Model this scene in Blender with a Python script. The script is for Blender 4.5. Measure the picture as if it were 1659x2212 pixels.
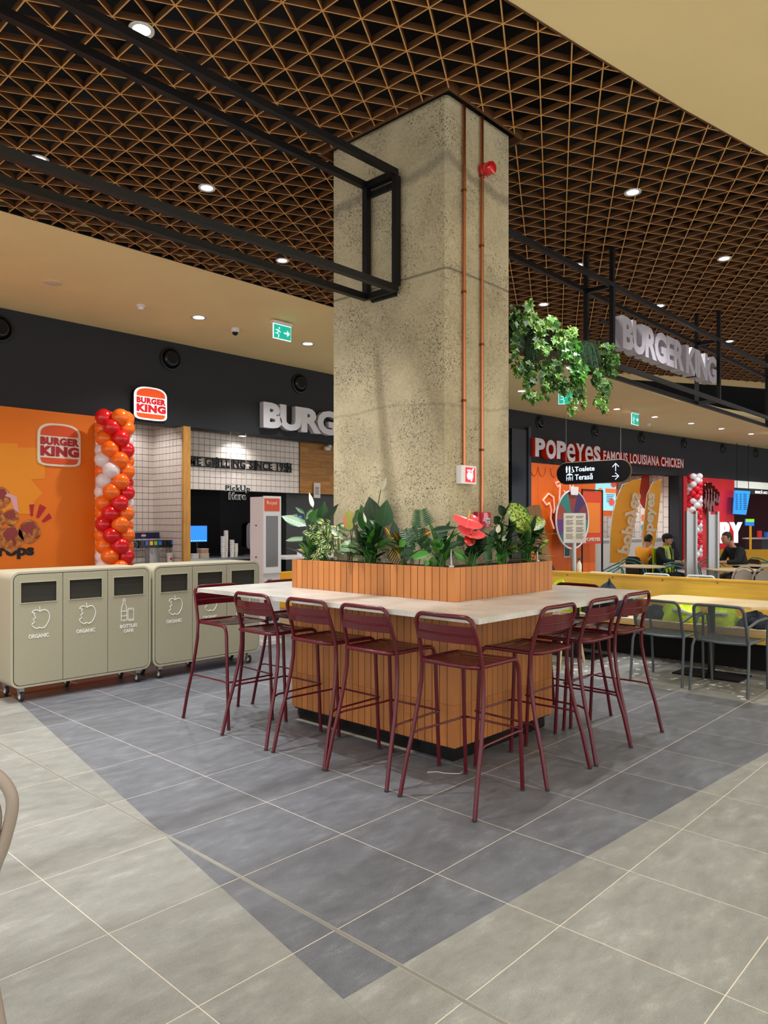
import bpy, bmesh, math, random
from mathutils import Vector, Matrix, Euler
from mathutils.geometry import tessellate_polygon

for o in list(bpy.data.objects): bpy.data.objects.remove(o)
SC = bpy.context.scene
COL = SC.collection
R = random.Random(7)
PI = math.pi

# ------------------------------------------------------------------ camera
F, HY, TH, CU, CV, CH = 1580.744, 1129.698, 0.7535, -2.4872, -2.01607, 1.5311
cam_d = bpy.data.cameras.new('camera'); cam = bpy.data.objects.new('camera', cam_d); COL.objects.link(cam)
cam_d.sensor_fit = 'HORIZONTAL'; cam_d.sensor_width = 36.0
cam_d.lens = 36.0 * F / 1659.0
cam_d.shift_y = (HY - 1106.0) / 1659.0
cam_d.clip_start = 0.05; cam_d.clip_end = 200
cam.location = (CU, CV, CH); cam.rotation_euler = (PI/2, 0, TH - PI/2)
SC.camera = cam
# ------------------------------------------------------------------ world and exposure
W = bpy.data.worlds.new('hall_air'); SC.world = W; W.use_nodes = True
bg = W.node_tree.nodes['Background']; bg.inputs[0].default_value = (0.985, 0.99, 1.0, 1); bg.inputs[1].default_value = 0.85
SC.view_settings.view_transform = 'Standard'; SC.view_settings.look = 'None'
SC.view_settings.exposure = 1.05; SC.view_settings.gamma = 1.0; SC.view_settings.use_curve_mapping = False
SPOT_W = 100.0          # power of one recessed downlight

# ------------------------------------------------------------------ measuring helpers (pixel of the 1659x2212 frame -> point in the hall)
def ray(x, y):
    a = (x - 829.5) / F; b = (HY - y) / F
    return Vector((math.cos(TH) + a*math.sin(TH), math.sin(TH) - a*math.cos(TH), b))
CAMP = Vector((CU, CV, CH))
def atz(x, y, z): d = ray(x, y); return CAMP + d*((z - CH)/d.z)
def atu(x, y, u): d = ray(x, y); return CAMP + d*((u - CU)/d.x)
def atv(x, y, v): d = ray(x, y); return CAMP + d*((v - CV)/d.y)
def atd(x, y, k): return CAMP + ray(x, y)*k
def topx(p):
    du, dv = p[0]-CU, p[1]-CV
    fw = du*math.cos(TH) + dv*math.sin(TH); r = du*math.sin(TH) - dv*math.cos(TH)
    if fw < 0.1: return None
    return (829.5 + F*r/fw, HY - F*(p[2]-CH)/fw)
def inview(p, m=150):
    q = topx(p)
    return q is not None and -m < q[0] < 1659+m and -m < q[1] < 2212+m

# ------------------------------------------------------------------ materials
def lin(h):
    if not isinstance(h, str): return tuple(h)
    h = h.lstrip('#'); c = [int(h[i:i+2], 16)/255 for i in (0, 2, 4)]
    return tuple(x/12.92 if x <= 0.04045 else ((x+0.055)/1.055)**2.4 for x in c)
MC = {}
def mat(name, col, rough=0.5, metal=0.0, spec=0.5, coat=0.0, var=0.0, vscale=6.0, bump=0.0, bscale=60.0, emit=0.0, ecol=None, rnd=0.0, trans=0.0, stretch=None):
    if name in MC: return MC[name]
    m = bpy.data.materials.new(name); m.use_nodes = True; nt = m.node_tree; N = nt.nodes; L = nt.links
    b = N['Principled BSDF']; c = lin(col)
    b.inputs['Base Color'].default_value = (*c, 1); b.inputs['Roughness'].default_value = rough
    b.inputs['Metallic'].default_value = metal; b.inputs['Specular IOR Level'].default_value = spec
    b.inputs['Coat Weight'].default_value = coat
    b.inputs['Transmission Weight'].default_value = trans
    if emit: 
        b.inputs['Emission Strength'].default_value = emit; b.inputs['Emission Color'].default_value = (*(lin(ecol) if ecol else c), 1)
    tc = None
    if var or bump:
        tc = N.new('ShaderNodeNewGeometry'); vec = tc.outputs['Position']
        if stretch:
            mp = N.new('ShaderNodeMapping'); mp.inputs['Scale'].default_value = stretch; L.new(vec, mp.inputs[0]); vec = mp.outputs[0]
    if var or rnd:
        hs = N.new('ShaderNodeHueSaturation'); hs.inputs['Color'].default_value = (*c, 1); L.new(hs.outputs[0], b.inputs['Base Color'])
        acc = None
        if var:
            nz = N.new('ShaderNodeTexNoise'); nz.inputs['Scale'].default_value = vscale; nz.inputs['Detail'].default_value = 6; L.new(vec, nz.inputs['Vector'])
            mr = N.new('ShaderNodeMapRange'); mr.inputs[1].default_value = 0.3; mr.inputs[2].default_value = 0.7
            mr.inputs[3].default_value = 1-var; mr.inputs[4].default_value = 1+var; L.new(nz.outputs['Fac'], mr.inputs[0]); acc = mr.outputs[0]
        if rnd:
            oi = N.new('ShaderNodeObjectInfo'); m2 = N.new('ShaderNodeMapRange'); m2.inputs[3].default_value = 1-rnd; m2.inputs[4].default_value = 1+rnd
            L.new(oi.outputs['Random'], m2.inputs[0])
            if acc is None: acc = m2.outputs[0]
            else:
                mm = N.new('ShaderNodeMath'); mm.operation = 'MULTIPLY'; L.new(acc, mm.inputs[0]); L.new(m2.outputs[0], mm.inputs[1]); acc = mm.outputs[0]
        L.new(acc, hs.inputs['Value'])
    if bump:
        n2 = N.new('ShaderNodeTexNoise'); n2.inputs['Scale'].default_value = bscale; n2.inputs['Detail'].default_value = 4; L.new(vec, n2.inputs['Vector'])
        bp = N.new('ShaderNodeBump'); bp.inputs['Strength'].default_value = bump; bp.inputs['Distance'].default_value = 0.01
        L.new(n2.outputs['Fac'], bp.inputs['Height']); L.new(bp.outputs[0], b.inputs['Normal'])
    MC[name] = m; return m

def nodes_of(name, rough=0.5):
    m = bpy.data.materials.new(name); m.use_nodes = True; MC[name] = m
    nt = m.node_tree; b = nt.nodes['Principled BSDF']; b.inputs['Roughness'].default_value = rough
    return m, nt.nodes, nt.links, b
def mathn(N, L, op, a, b_=None, c=None, clamp=False):
    n = N.new('ShaderNodeMath'); n.operation = op; n.use_clamp = clamp
    for i, v in enumerate((a, b_, c)):
        if v is None: continue
        if isinstance(v, (int, float)): n.inputs[i].default_value = v
        else: L.new(v, n.inputs[i])
    return n.outputs[0]
def mixc(N, L, fac, a, b_):
    n = N.new('ShaderNodeMix'); n.data_type = 'RGBA'
    if isinstance(fac, (int, float)): n.inputs[0].default_value = fac
    else: L.new(fac, n.inputs[0])
    for i, v in ((6, a), (7, b_)):
        if isinstance(v, (str, tuple, list)): n.inputs[i].default_value = (*lin(v), 1)
        else: L.new(v, n.inputs[i])
    return n.outputs[2]
def maprange(N, L, v, a, b_, c, d):
    n = N.new('ShaderNodeMapRange'); L.new(v, n.inputs[0])
    for i, x in enumerate((a, b_, c, d)): n.inputs[i+1].default_value = x
    return n.outputs[0]

def stone_mat(name, base, light, dark, chips=False):
    m, N, L, b = nodes_of(name, 0.42)
    g = N.new('ShaderNodeNewGeometry'); oi = N.new('ShaderNodeObjectInfo')
    sh = N.new('ShaderNodeVectorMath'); sh.operation = 'MULTIPLY_ADD'
    cmb = N.new('ShaderNodeCombineXYZ'); L.new(oi.outputs['Random'], cmb.inputs[0]); L.new(oi.outputs['Random'], cmb.inputs[1])
    L.new(cmb.outputs[0], sh.inputs[0]); sh.inputs[1].default_value = (37, 91, 0); L.new(g.outputs['Position'], sh.inputs[2])
    mp = N.new('ShaderNodeMapping'); mp.inputs['Rotation'].default_value = (0, 0, 0.8); mp.inputs['Scale'].default_value = (1.0, 2.4, 1); L.new(sh.outputs[0], mp.inputs[0])
    n1 = N.new('ShaderNodeTexNoise'); n1.inputs['Scale'].default_value = 5.0; n1.inputs['Detail'].default_value = 12; n1.inputs['Roughness'].default_value = 0.74; L.new(mp.outputs[0], n1.inputs['Vector'])
    n2 = N.new('ShaderNodeTexNoise'); n2.inputs['Scale'].default_value = 140; n2.inputs['Detail'].default_value = 4; L.new(mp.outputs[0], n2.inputs['Vector'])
    n3 = N.new('ShaderNodeTexNoise'); n3.inputs['Scale'].default_value = 1.3; n3.inputs['Detail'].default_value = 7; n3.inputs['Roughness'].default_value = 0.7; L.new(g.outputs['Position'], n3.inputs['Vector'])
    c = mixc(N, L, maprange(N, L, n1.outputs['Fac'], 0.3, 0.62, 0, 1), dark, base)
    c = mixc(N, L, maprange(N, L, n1.outputs['Fac'], 0.56, 0.82, 0, 0.6), c, light)
    c = mixc(N, L, maprange(N, L, n2.outputs['Fac'], 0.5, 0.7, 0, 0.55), c, dark)
    c = mixc(N, L, maprange(N, L, n3.outputs['Fac'], 0.5, 0.75, 0, 0.3), c, light)       # trodden dust
    n4 = N.new('ShaderNodeTexNoise'); n4.inputs['Scale'].default_value = 260; n4.inputs['Detail'].default_value = 2; L.new(g.outputs['Position'], n4.inputs['Vector'])
    c = mixc(N, L, maprange(N, L, n4.outputs['Fac'], 0.52, 0.75, 0, 0.5), c, light)
    if chips:
        v = N.new('ShaderNodeTexVoronoi'); v.inputs['Scale'].default_value = 13; v.inputs['Randomness'].default_value = 1.0; L.new(g.outputs['Position'], v.inputs['Vector'])
        sx = N.new('ShaderNodeSeparateColor'); L.new(v.outputs['Color'], sx.inputs[0])
        rad = mathn(N, L, 'MULTIPLY', sx.outputs[0], 0.42)
        near = mathn(N, L, 'LESS_THAN', v.outputs['Distance'], rad)
        few = mathn(N, L, 'GREATER_THAN', sx.outputs[1], 0.30)
        c = mixc(N, L, mathn(N, L, 'MULTIPLY', near, few), c, '#D6DAD6')
    hs = N.new('ShaderNodeHueSaturation'); L.new(c, hs.inputs['Color']); L.new(maprange(N, L, oi.outputs['Random'], 0, 1, 0.92, 1.08), hs.inputs['Value'])
    L.new(hs.outputs[0], b.inputs['Base Color'])
    L.new(maprange(N, L, n1.outputs['Fac'], 0.3, 0.7, 0.38, 0.55), b.inputs['Roughness'])
    bp = N.new('ShaderNodeBump'); bp.inputs['Strength'].default_value = 0.25; bp.inputs['Distance'].default_value = 0.004
    L.new(n1.outputs['Fac'], bp.inputs['Height']); L.new(bp.outputs[0], b.inputs['Normal'])
    return m
M_DT = stone_mat('dark_slate_tile', '#6a6c71', '#94979a', '#505257')
M_LT = stone_mat('light_stone_tile', '#8f8f87', '#b3b3ab', '#73736c')
M_TT = stone_mat('chip_tile', '#84847f', '#a3a39c', '#6a6a66', chips=True)
M_SHADE = mat('brown_bin_shade', '#2b1e17', 0.45, var=0.35, vscale=4, stretch=(1, 8, 1), rnd=0.2)  # shade under the bins, painted as a streaky dark brown floor
M_GROUT = mat('grout', '#cdc2b0', 0.9)

def concrete_mat():
    m, N, L, b = nodes_of('column_concrete', 0.85)
    g = N.new('ShaderNodeNewGeometry'); P = g.outputs['Position']
    n1 = N.new('ShaderNodeTexNoise'); n1.inputs['Scale'].default_value = 2.2; n1.inputs['Detail'].default_value = 8; n1.inputs['Roughness'].default_value = 0.6; L.new(P, n1.inputs['Vector'])
    n2 = N.new('ShaderNodeTexNoise'); n2.inputs['Scale'].default_value = 45; n2.inputs['Detail'].default_value = 5; L.new(P, n2.inputs['Vector'])
    c = mixc(N, L, maprange(N, L, n1.outputs['Fac'], 0.33, 0.66, 0, 1), '#9c9070', '#bcae8c')
    c = mixc(N, L, maprange(N, L, n2.outputs['Fac'], 0.4, 0.7, 0, 0.4), c, '#ccbf9e')
    # pits, denser in patches
    h = None
    for sc, thr in ((85, 0.19), (150, 0.27), (62, 0.07)):
        v = N.new('ShaderNodeTexVoronoi'); v.inputs['Scale'].default_value = sc
        nd = N.new('ShaderNodeTexNoise'); nd.inputs['Scale'].default_value = 30; L.new(P, nd.inputs['Vector'])
        ad = N.new('ShaderNodeVectorMath'); ad.operation = 'MULTIPLY_ADD'; L.new(nd.outputs['Color'], ad.inputs[0]); ad.inputs[1].default_value = (0.02, 0.02, 0.02); L.new(P, ad.inputs[2])
        L.new(ad.outputs[0], v.inputs['Vector'])
        sx = N.new('ShaderNodeSeparateColor'); L.new(v.outputs['Color'], sx.inputs[0])
        npz = N.new('ShaderNodeTexNoise'); npz.inputs['Scale'].default_value = 3.1; npz.inputs['Detail'].default_value = 3; L.new(P, npz.inputs['Vector'])
        lim = mathn(N, L, 'MULTIPLY', mathn(N, L, 'MULTIPLY', sx.outputs[0], sx.outputs[1]), thr*2.2)
        lim = mathn(N, L, 'MULTIPLY', lim, maprange(N, L, npz.outputs['Fac'], 0.35, 0.65, 0.45, 1.5))
        pit = mathn(N, L, 'LESS_THAN', v.outputs['Distance'], lim)
        h = pit if h is None else mathn(N, L, 'MAXIMUM', h, pit)
    c = mixc(N, L, mathn(N, L, 'MULTIPLY', h, 0.8), c, '#39322a')
    # pour seams and stained patches below them
    s = N.new('ShaderNodeSeparateXYZ'); L.new(P, s.inputs[0])
    nw = N.new('ShaderNodeTexNoise'); nw.inputs['Scale'].default_value = 1.6; nw.inputs['Detail'].default_value = 6; L.new(P, nw.inputs['Vector'])
    for z, wd, amp, al in ((3.26, 0.008, 0.03, 0.75), (3.95, 0.035, 0.35, 0.5), (2.35, 0.01, 0.2, 0.25)):
        zz = mathn(N, L, 'MULTIPLY_ADD', nw.outputs['Fac'], amp, z - amp/2)
        d = mathn(N, L, 'ABSOLUTE', mathn(N, L, 'SUBTRACT', s.outputs[2], zz))
        ln = maprange(N, L, d, wd*0.4, wd*1.6, al, 0)
        c = mixc(N, L, ln, c, '#5c5648')
    st = maprange(N, L, nw.outputs['Fac'], 0.56, 0.7, 0, 0.35); c = mixc(N, L, st, c, '#7e7666')
    L.new(c, b.inputs['Base Color'])
    bp = N.new('ShaderNodeBump'); bp.inputs['Strength'].default_value = 0.6; bp.inputs['Distance'].default_value = 0.006
    hh = mathn(N, L, 'SUBTRACT', mathn(N, L, 'MULTIPLY', n2.outputs['Fac'], 0.3), h)
    L.new(hh, bp.inputs['Height']); L.new(bp.outputs[0], b.inputs['Normal'])
    return m
M_CONC = concrete_mat()

def terrazzo_mat():
    m, N, L, b = nodes_of('worktop_quartz', 0.28)
    g = N.new('ShaderNodeNewGeometry'); P = g.outputs['Position']
    v = N.new('ShaderNodeTexVoronoi'); v.inputs['Scale'].default_value = 120; L.new(P, v.inputs['Vector'])
    sx = N.new('ShaderNodeSeparateColor'); L.new(v.outputs['Color'], sx.inputs[0])
    near = mathn(N, L, 'LESS_THAN', v.outputs['Distance'], mathn(N, L, 'MULTIPLY', sx.outputs[0], 0.4))
    n = N.new('ShaderNodeTexNoise'); n.inputs['Scale'].default_value = 5; n.inputs['Detail'].default_value = 6; L.new(P, n.inputs['Vector'])
    c = mixc(N, L, maprange(N, L, n.outputs['Fac'], 0.35, 0.65, 0, 1), '#b7b3a9', '#cfccc3')
    chip = mixc(N, L, sx.outputs[1], '#7d7466', '#e2ded4')
    c = mixc(N, L, mathn(N, L, 'MULTIPLY', near, 0.7), c, chip); L.new(c, b.inputs['Base Color'])
    return m
M_TOP = terrazzo_mat()

M_CLAD = mat('cedar_cladding', '#b8743a', 0.5, var=0.16, vscale=9, stretch=(1, 1, 0.12), rnd=0.12, bump=0.05)
M_SLAT = mat('ceiling_slat_shaded_wood', '#5f3a19', 0.6, var=0.14, vscale=14, rnd=0.06)  # slat wood coloured darker to paint in the shade on its sides
M_EDGE = mat('ceiling_slat_lit_edge', '#dba35e', 0.5, var=0.08, vscale=14)  # same wood coloured lighter, painting the light on the bottom edges
M_BLACK = mat('black_painted_steel', '#0b0b0d', 0.45, spec=0.35, var=0.2, vscale=5)
M_DECK = mat('dark_plenum', '#08080a', 0.9)
M_DUCT = mat('duct_metal', '#1b1c1f', 0.6, metal=0.3)
M_PLAST = mat('ceiling_plaster', '#f6dda2', 0.8, var=0.03, vscale=1.5)
M_FASC = mat('charcoal_fascia', '#25272c', 0.8, var=0.12, vscale=120)
M_STOOL = mat('burgundy_enamel', '#550314', 0.28, spec=0.35, coat=0.28)
M_BIN = mat('olive_grey_powdercoat', '#a39d85', 0.45, var=0.03, vscale=60)
M_BINL = mat('bin_edge_powdercoat', '#b3ae95', 0.45)
M_SEAM = mat('dark_seam', '#2f2c25', 0.8)
M_INS = mat('bin_liner', '#5c584a', 0.6)
M_RUB = mat('dark_rubber', '#2a2b2d', 0.7)
M_WHITE = mat('white_plastic', '#e6e4e2', 0.4)
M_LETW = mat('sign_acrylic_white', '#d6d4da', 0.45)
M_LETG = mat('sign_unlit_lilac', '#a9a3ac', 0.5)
M_INK = mat('white_ink', '#e9e8df', 0.6)
M_COP = mat('copper_pipe', '#c67e55', 0.28, metal=1.0)
M_RED = mat('alarm_red', '#b01220', 0.25, coat=0.5)
M_STEEL = mat('brushed_steel', '#b4b6b8', 0.35, metal=0.8)
M_SOIL = mat('potting_soil', '#241d16', 0.95, var=0.4, vscale=60, bump=0.6, bscale=90)
M_ORANGE = mat('orange_panel', '#ef7a0c', 0.6)
M_OAK = mat('oak_trim', '#c08a3e', 0.5, var=0.2, vscale=6, stretch=(4, 4, 0.6))
M_OAKD = mat('oak_panel', '#a36f30', 0.5, var=0.28, vscale=5, stretch=(0.5, 1, 6))
M_BENCH = mat('birch_ply', '#e2b24a', 0.45, var=0.10, vscale=5, stretch=(1, 0.5, 6))
M_BENCHL = mat('pale_ply', '#d6bf95', 0.45, var=0.08, vscale=5, stretch=(1, 0.5, 6))
M_GREY = mat('grey_painted_metal', '#4d5558', 0.45)
M_TEAL = mat('teal_painted_metal', '#3d7f78', 0.4)
M_TAUPE = mat('taupe_painted_metal', '#9b8d80', 0.45)
M_TWHITE = mat('white_painted_metal', '#d8dcd6', 0.35)
M_NAVY = mat('navy_cloth', '#1b2130', 0.9)
M_HIVIS = mat('hi_vis_yellow', '#c9e815', 0.7, emit=0.0)
M_REFL = mat('reflective_tape', '#a9aeb0', 0.4)
M_TILEW = mat('white_wall_tile', '#dccfc4', 0.25, var=0.04, vscale=9)
M_TJ = mat('tile_joint', '#5d544c', 0.9)
M_TILEG = mat('grey_wall_tile', '#3c3b3c', 0.4)
M_BKRED = mat('brand_red', '#c9151d', 0.5)
M_BKOR = mat('brand_orange', '#ee5a1c', 0.5)
M_CREAM = mat('brand_cream', '#e9e1cc', 0.5)

# ------------------------------------------------------------------ mesh builder
class MB:
    def __init__(s): s.v = []; s.f = []; s.m = []; s.cur = 0
    def face(s, idx): s.f.append(tuple(idx)); s.m.append(s.cur)
    def box(s, x0, y0, z0, x1, y1, z1):
        n = len(s.v)
        for z in (z0, z1):
            for x, y in ((x0, y0), (x1, y0), (x1, y1), (x0, y1)): s.v.append((x, y, z))
        for q in ((0, 3, 2, 1), (4, 5, 6, 7), (0, 1, 5, 4), (1, 2, 6, 5), (2, 3, 7, 6), (3, 0, 4, 7)): s.face([n+i for i in q])
        return s
    def bbox(s, x0, y0, z0, x1, y1, z1, c):          # box with chamfered vertical-plan edges and top
        pts = [(x0+c, y0), (x1-c, y0), (x1, y0+c), (x1, y1-c), (x1-c, y1), (x0+c, y1), (x0, y1-c), (x0, y0+c)]
        s.prism([(p[0], p[1], z0) for p in pts], (0, 0, z1-z0)); return s
    def obox(s, A, B, w, h, up=(0, 0, 1)):            # bar from A to B, width w, height h
        A = Vector(A); B = Vector(B); d = (B-A).normalized(); up = Vector(up)
        if abs(d.dot(up)) > 0.98: up = Vector((0, 1, 0))
        sd = d.cross(up).normalized(); u2 = sd.cross(d).normalized(); n = len(s.v)
        for P in (A, B):
            for a, b in ((-1, -1), (1, -1), (1, 1), (-1, 1)): s.v.append(tuple(P + sd*(a*w/2) + u2*(b*h/2)))
        for q in ((0, 3, 2, 1), (4, 5, 6, 7), (0, 1, 5, 4), (1, 2, 6, 5), (2, 3, 7, 6), (3, 0, 4, 7)): s.face([n+i for i in q][::-1])
        return s
    def prism(s, pts, ext):
        n = len(s.v); k = len(pts); e = Vector(ext)
        pv = [Vector(p) for p in pts]
        s.v += [tuple(p) for p in pv] + [tuple(p+e) for p in pv]
        tris = tessellate_polygon([pv])
        for t in tris: s.face([n+i for i in t]); s.face([n+k+i for i in reversed(t)])
        for i in range(k): j = (i+1) % k; s.face((n+i, n+j, n+k+j, n+k+i))
        return s
    def tube(s, pts, r, n=8, closed=False, caps=True):
        pts = [Vector(p) for p in pts]; k = len(pts); base = len(s.v)
        rr = r if isinstance(r, (list, tuple)) else [r]*k
        T = []
        for i in range(k):
            a = pts[i-1] if (i or closed) else pts[0]; b = pts[(i+1) % k] if (i < k-1 or closed) else pts[-1]
            t = (b-a); T.append(t.normalized() if t.length > 1e-9 else Vector((0, 0, 1)))
        ref = Vector((0, 0, 1)) if abs(T[0].z) < 0.9 else Vector((1, 0, 0))
        nx = T[0].cross(ref).normalized()
        for i in range(k):
            nx = (nx - T[i]*nx.dot(T[i])); nx = nx.normalized() if nx.length > 1e-6 else T[i].orthogonal().normalized()
            by = T[i].cross(nx)
            for j in range(n):
                a = 2*PI*j/n; s.v.append(tuple(pts[i] + (nx*math.cos(a) + by*math.sin(a))*rr[i]))
        for i in range(k if closed else k-1):
            i2 = (i+1) % k
            for j in range(n): j2 = (j+1) % n; s.face((base+i*n+j, base+i*n+j2, base+i2*n+j2, base+i2*n+j))
        if caps and not closed:
            s.face([base+j for j in range(n)][::-1]); s.face([base+(k-1)*n+j for j in range(n)])
        return s
    def lathe(s, prof, c=(0, 0, 0), n=20, axis='z'):
        base = len(s.v)
        for (r, h) in prof:
            for j in range(n):
                a = 2*PI*j/n; x, y = r*math.cos(a), r*math.sin(a)
                p = (x, y, h) if axis == 'z' else ((x, h, y) if axis == 'y' else (h, x, y))
                s.v.append((c[0]+p[0], c[1]+p[1], c[2]+p[2]))
        for i in range(len(prof)-1):
            for j in range(n): j2 = (j+1) % n; s.face((base+i*n+j, base+i*n+j2, base+(i+1)*n+j2, base+(i+1)*n+j))
        s.face([base+j for j in range(n)][::-1]); s.face([base+(len(prof)-1)*n+j for j in range(n)])
        return s
    def sphere(s, c, r, n=12, k=8, sc=(1, 1, 1)):
        prof = [(r*math.sin(PI*i/k)+1e-5, -r*math.cos(PI*i/k)) for i in range(k+1)]
        b0 = len(s.v); s.lathe(prof, (0, 0, 0), n)
        for i in range(b0, len(s.v)): p = s.v[i]; s.v[i] = (c[0]+p[0]*sc[0], c[1]+p[1]*sc[1], c[2]+p[2]*sc[2])
        return s
    def mesh(s, name, mats, smooth=False, fixn=True):
        me = bpy.data.meshes.new(name); me.from_pydata(s.v, [], s.f)
        for m in (mats if isinstance(mats, (list, tuple)) else [mats]): me.materials.append(m)
        me.polygons.foreach_set('material_index', s.m)
        if fixn:
            bm = bmesh.new(); bm.from_mesh(me); bmesh.ops.recalc_face_normals(bm, faces=bm.faces); bm.to_mesh(me); bm.free()
        if smooth:
            me.polygons.foreach_set('use_smooth', [True]*len(me.polygons))
            try: me.set_sharp_from_angle(angle=math.radians(40))
            except Exception: pass
        me.update(); return me
    def build(s, name, mats, parent=None, smooth=False, **k):
        o = bpy.data.objects.new(name, s.mesh(name, mats, smooth)); COL.objects.link(o)
        if parent is not None: o.parent = parent
        for a, b in k.items():
            if a == 'loc': o.location = b
            elif a == 'rot': o.rotation_euler = b
            else: o[a] = b
        return o
def thing(name, label, cat, loc=(0, 0, 0), rz=0.0, group=None, rot=None):
    o = bpy.data.objects.new(name, None); COL.objects.link(o); o.empty_display_size = 0.1
    o.location = loc; o.rotation_euler = rot if rot else (0, 0, rz); o['label'] = label; o['category'] = cat
    if group: o['group'] = group
    return o
def tag(o, label, cat, group=None, kind=None):
    o['label'] = label; o['category'] = cat
    if group: o['group'] = group
    if kind: o['kind'] = kind
    return o
def struct(o): o['kind'] = 'structure'; return o
KIDS = {}
def dup(root, loc=None, rz=None, label=None, group=None):
    def cp(o, par):
        c = o.copy(); COL.objects.link(c)
        if par is not None: c.parent = par
        for ch in o.children: cp(ch, c)
        return c
    r = cp(root, None)
    if loc is not None: r.location = loc
    if rz is not None: r.rotation_euler = (0, 0, rz)
    if label: r['label'] = label
    if group: r['group'] = group
    return r
def inst(name, me, parent, loc=(0, 0, 0), rot=(0, 0, 0), sc=(1, 1, 1)):
    o = bpy.data.objects.new(name, me); COL.objects.link(o); o.parent = parent
    o.location = loc; o.rotation_euler = rot; o.scale = sc; return o

def arc(c, r, a0, a1, n, ax=(1, 0, 0), ay=(0, 0, 1)):
    c = Vector(c); ax = Vector(ax); ay = Vector(ay)
    return [c + ax*(r*math.cos(a0+(a1-a0)*i/n)) + ay*(r*math.sin(a0+(a1-a0)*i/n)) for i in range(n+1)]
def rrect(x0, z0, x1, z1, r, n=6):                     # rounded rectangle outline in 2-D
    P = []
    for cx, cz, a in ((x1-r, z0+r, -PI/2), (x1-r, z1-r, 0), (x0+r, z1-r, PI/2), (x0+r, z0+r, PI)):
        for i in range(n+1): t = a + PI/2*i/n; P.append((cx+r*math.cos(t), cz+r*math.sin(t)))
    return P

# text as real extruded mesh, fitted into width w (along A->B) and z0..z1
def glyphs(body, bold=0.0, extrude=0.5, spacing=1.0, res=3):
    cu = bpy.data.curves.new('txt', 'FONT'); cu.body = body; cu.offset = bold; cu.extrude = extrude; cu.space_character = spacing; cu.resolution_u = res
    ob = bpy.data.objects.new('txt', cu); COL.objects.link(ob)
    dg = bpy.context.evaluated_depsgraph_get(); dg.update()
    me = bpy.data.meshes.new_from_object(ob.evaluated_get(dg))
    V = [tuple(v.co) for v in me.vertices]; Fs = [tuple(p.vertices) for p in me.polygons]
    bpy.data.objects.remove(ob); bpy.data.curves.remove(cu); bpy.data.meshes.remove(me)
    return V, Fs
def text(body, A, xdir, z0, z1, width, depth, m, name='lettering', parent=None, split=None, bold=0.0, spacing=1.0, up=(0, 0, 1), ref=None, res=3):
    # A: lower-left point of the front plane; letters grow backwards (away from the reader) by depth
    V, Fs = glyphs(body, bold, 0.5, spacing, res)
    xs = [v[0] for v in V]; ys = [v[1] for v in V]; x0, x1 = min(xs), max(xs)
    if ref: rv, _ = glyphs(ref, bold, 0.5); ys = [v[1] for v in rv]
    y0, y1 = min(ys), max(ys)
    A = Vector(A); X = Vector(xdir).normalized(); U = Vector(up).normalized(); Nn = X.cross(U).normalized()  # points towards reader
    P = [A + X*((v[0]-x0)/(x1-x0)*width) + U*(z0 + (v[1]-y0)/(y1-y0)*(z1-z0)) - Nn*((0.5 - v[2])*depth) for v in V]
    mats = m if isinstance(m, (list, tuple)) else [m]
    def midx(f):
        if len(mats) < 2: return 0
        a, b, c = (Vector(V[i]) for i in f[:3]); n = (b-a).cross(c-a)
        return 0 if n.length > 0 and n.normalized().z > 0.5 else 1
    if not split:
        mb = MB(); mb.v = [tuple(p) for p in P]; mb.f = Fs; mb.m = [midx(f) for f in Fs]
        return mb.build(name, mats, parent)
    par = list(range(len(V)))
    def fd(a):
        while par[a] != a: par[a] = par[par[a]]; a = par[a]
        return a
    for f in Fs:
        for i in f[1:]: par[fd(i)] = fd(f[0])
    # merge coincident verts
    key = {}
    for i, v in enumerate(V):
        k = (round(v[0], 4), round(v[1], 4), round(v[2], 4))
        if k in key: par[fd(i)] = fd(key[k])
        else: key[k] = i
    groups = {}
    for f in Fs: groups.setdefault(fd(f[0]), []).append(f)
    # a glyph's inner contour walls join the outer by their caps, so one group per glyph
    out = []
    for g in sorted(groups, key=lambda q: min(V[i][0] for f in groups[q] for i in f)):
        mb = MB(); mp = {}
        for f in groups[g]:
            for i in f:
                if i not in mp: mp[i] = len(mb.v); mb.v.append(tuple(P[i]))
            mb.f.append(tuple(mp[i] for i in f)); mb.m.append(midx(f))
        out.append(mb.build(split, mats, parent))
    return out
def polyline_clip(pts2, a, b, c):   # keep a*x+b*y+c>=0
    out = []
    for i in range(len(pts2)):
        p, q = pts2[i], pts2[(i+1) % len(pts2)]
        dp, dq = a*p[0]+b*p[1]+c, a*q[0]+b*q[1]+c
        if dp >= 0: out.append(p)
        if (dp >= 0) != (dq >= 0):
            t = dp/(dp-dq); out.append((p[0]+t*(q[0]-p[0]), p[1]+t*(q[1]-p[1])))
    return out
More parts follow.
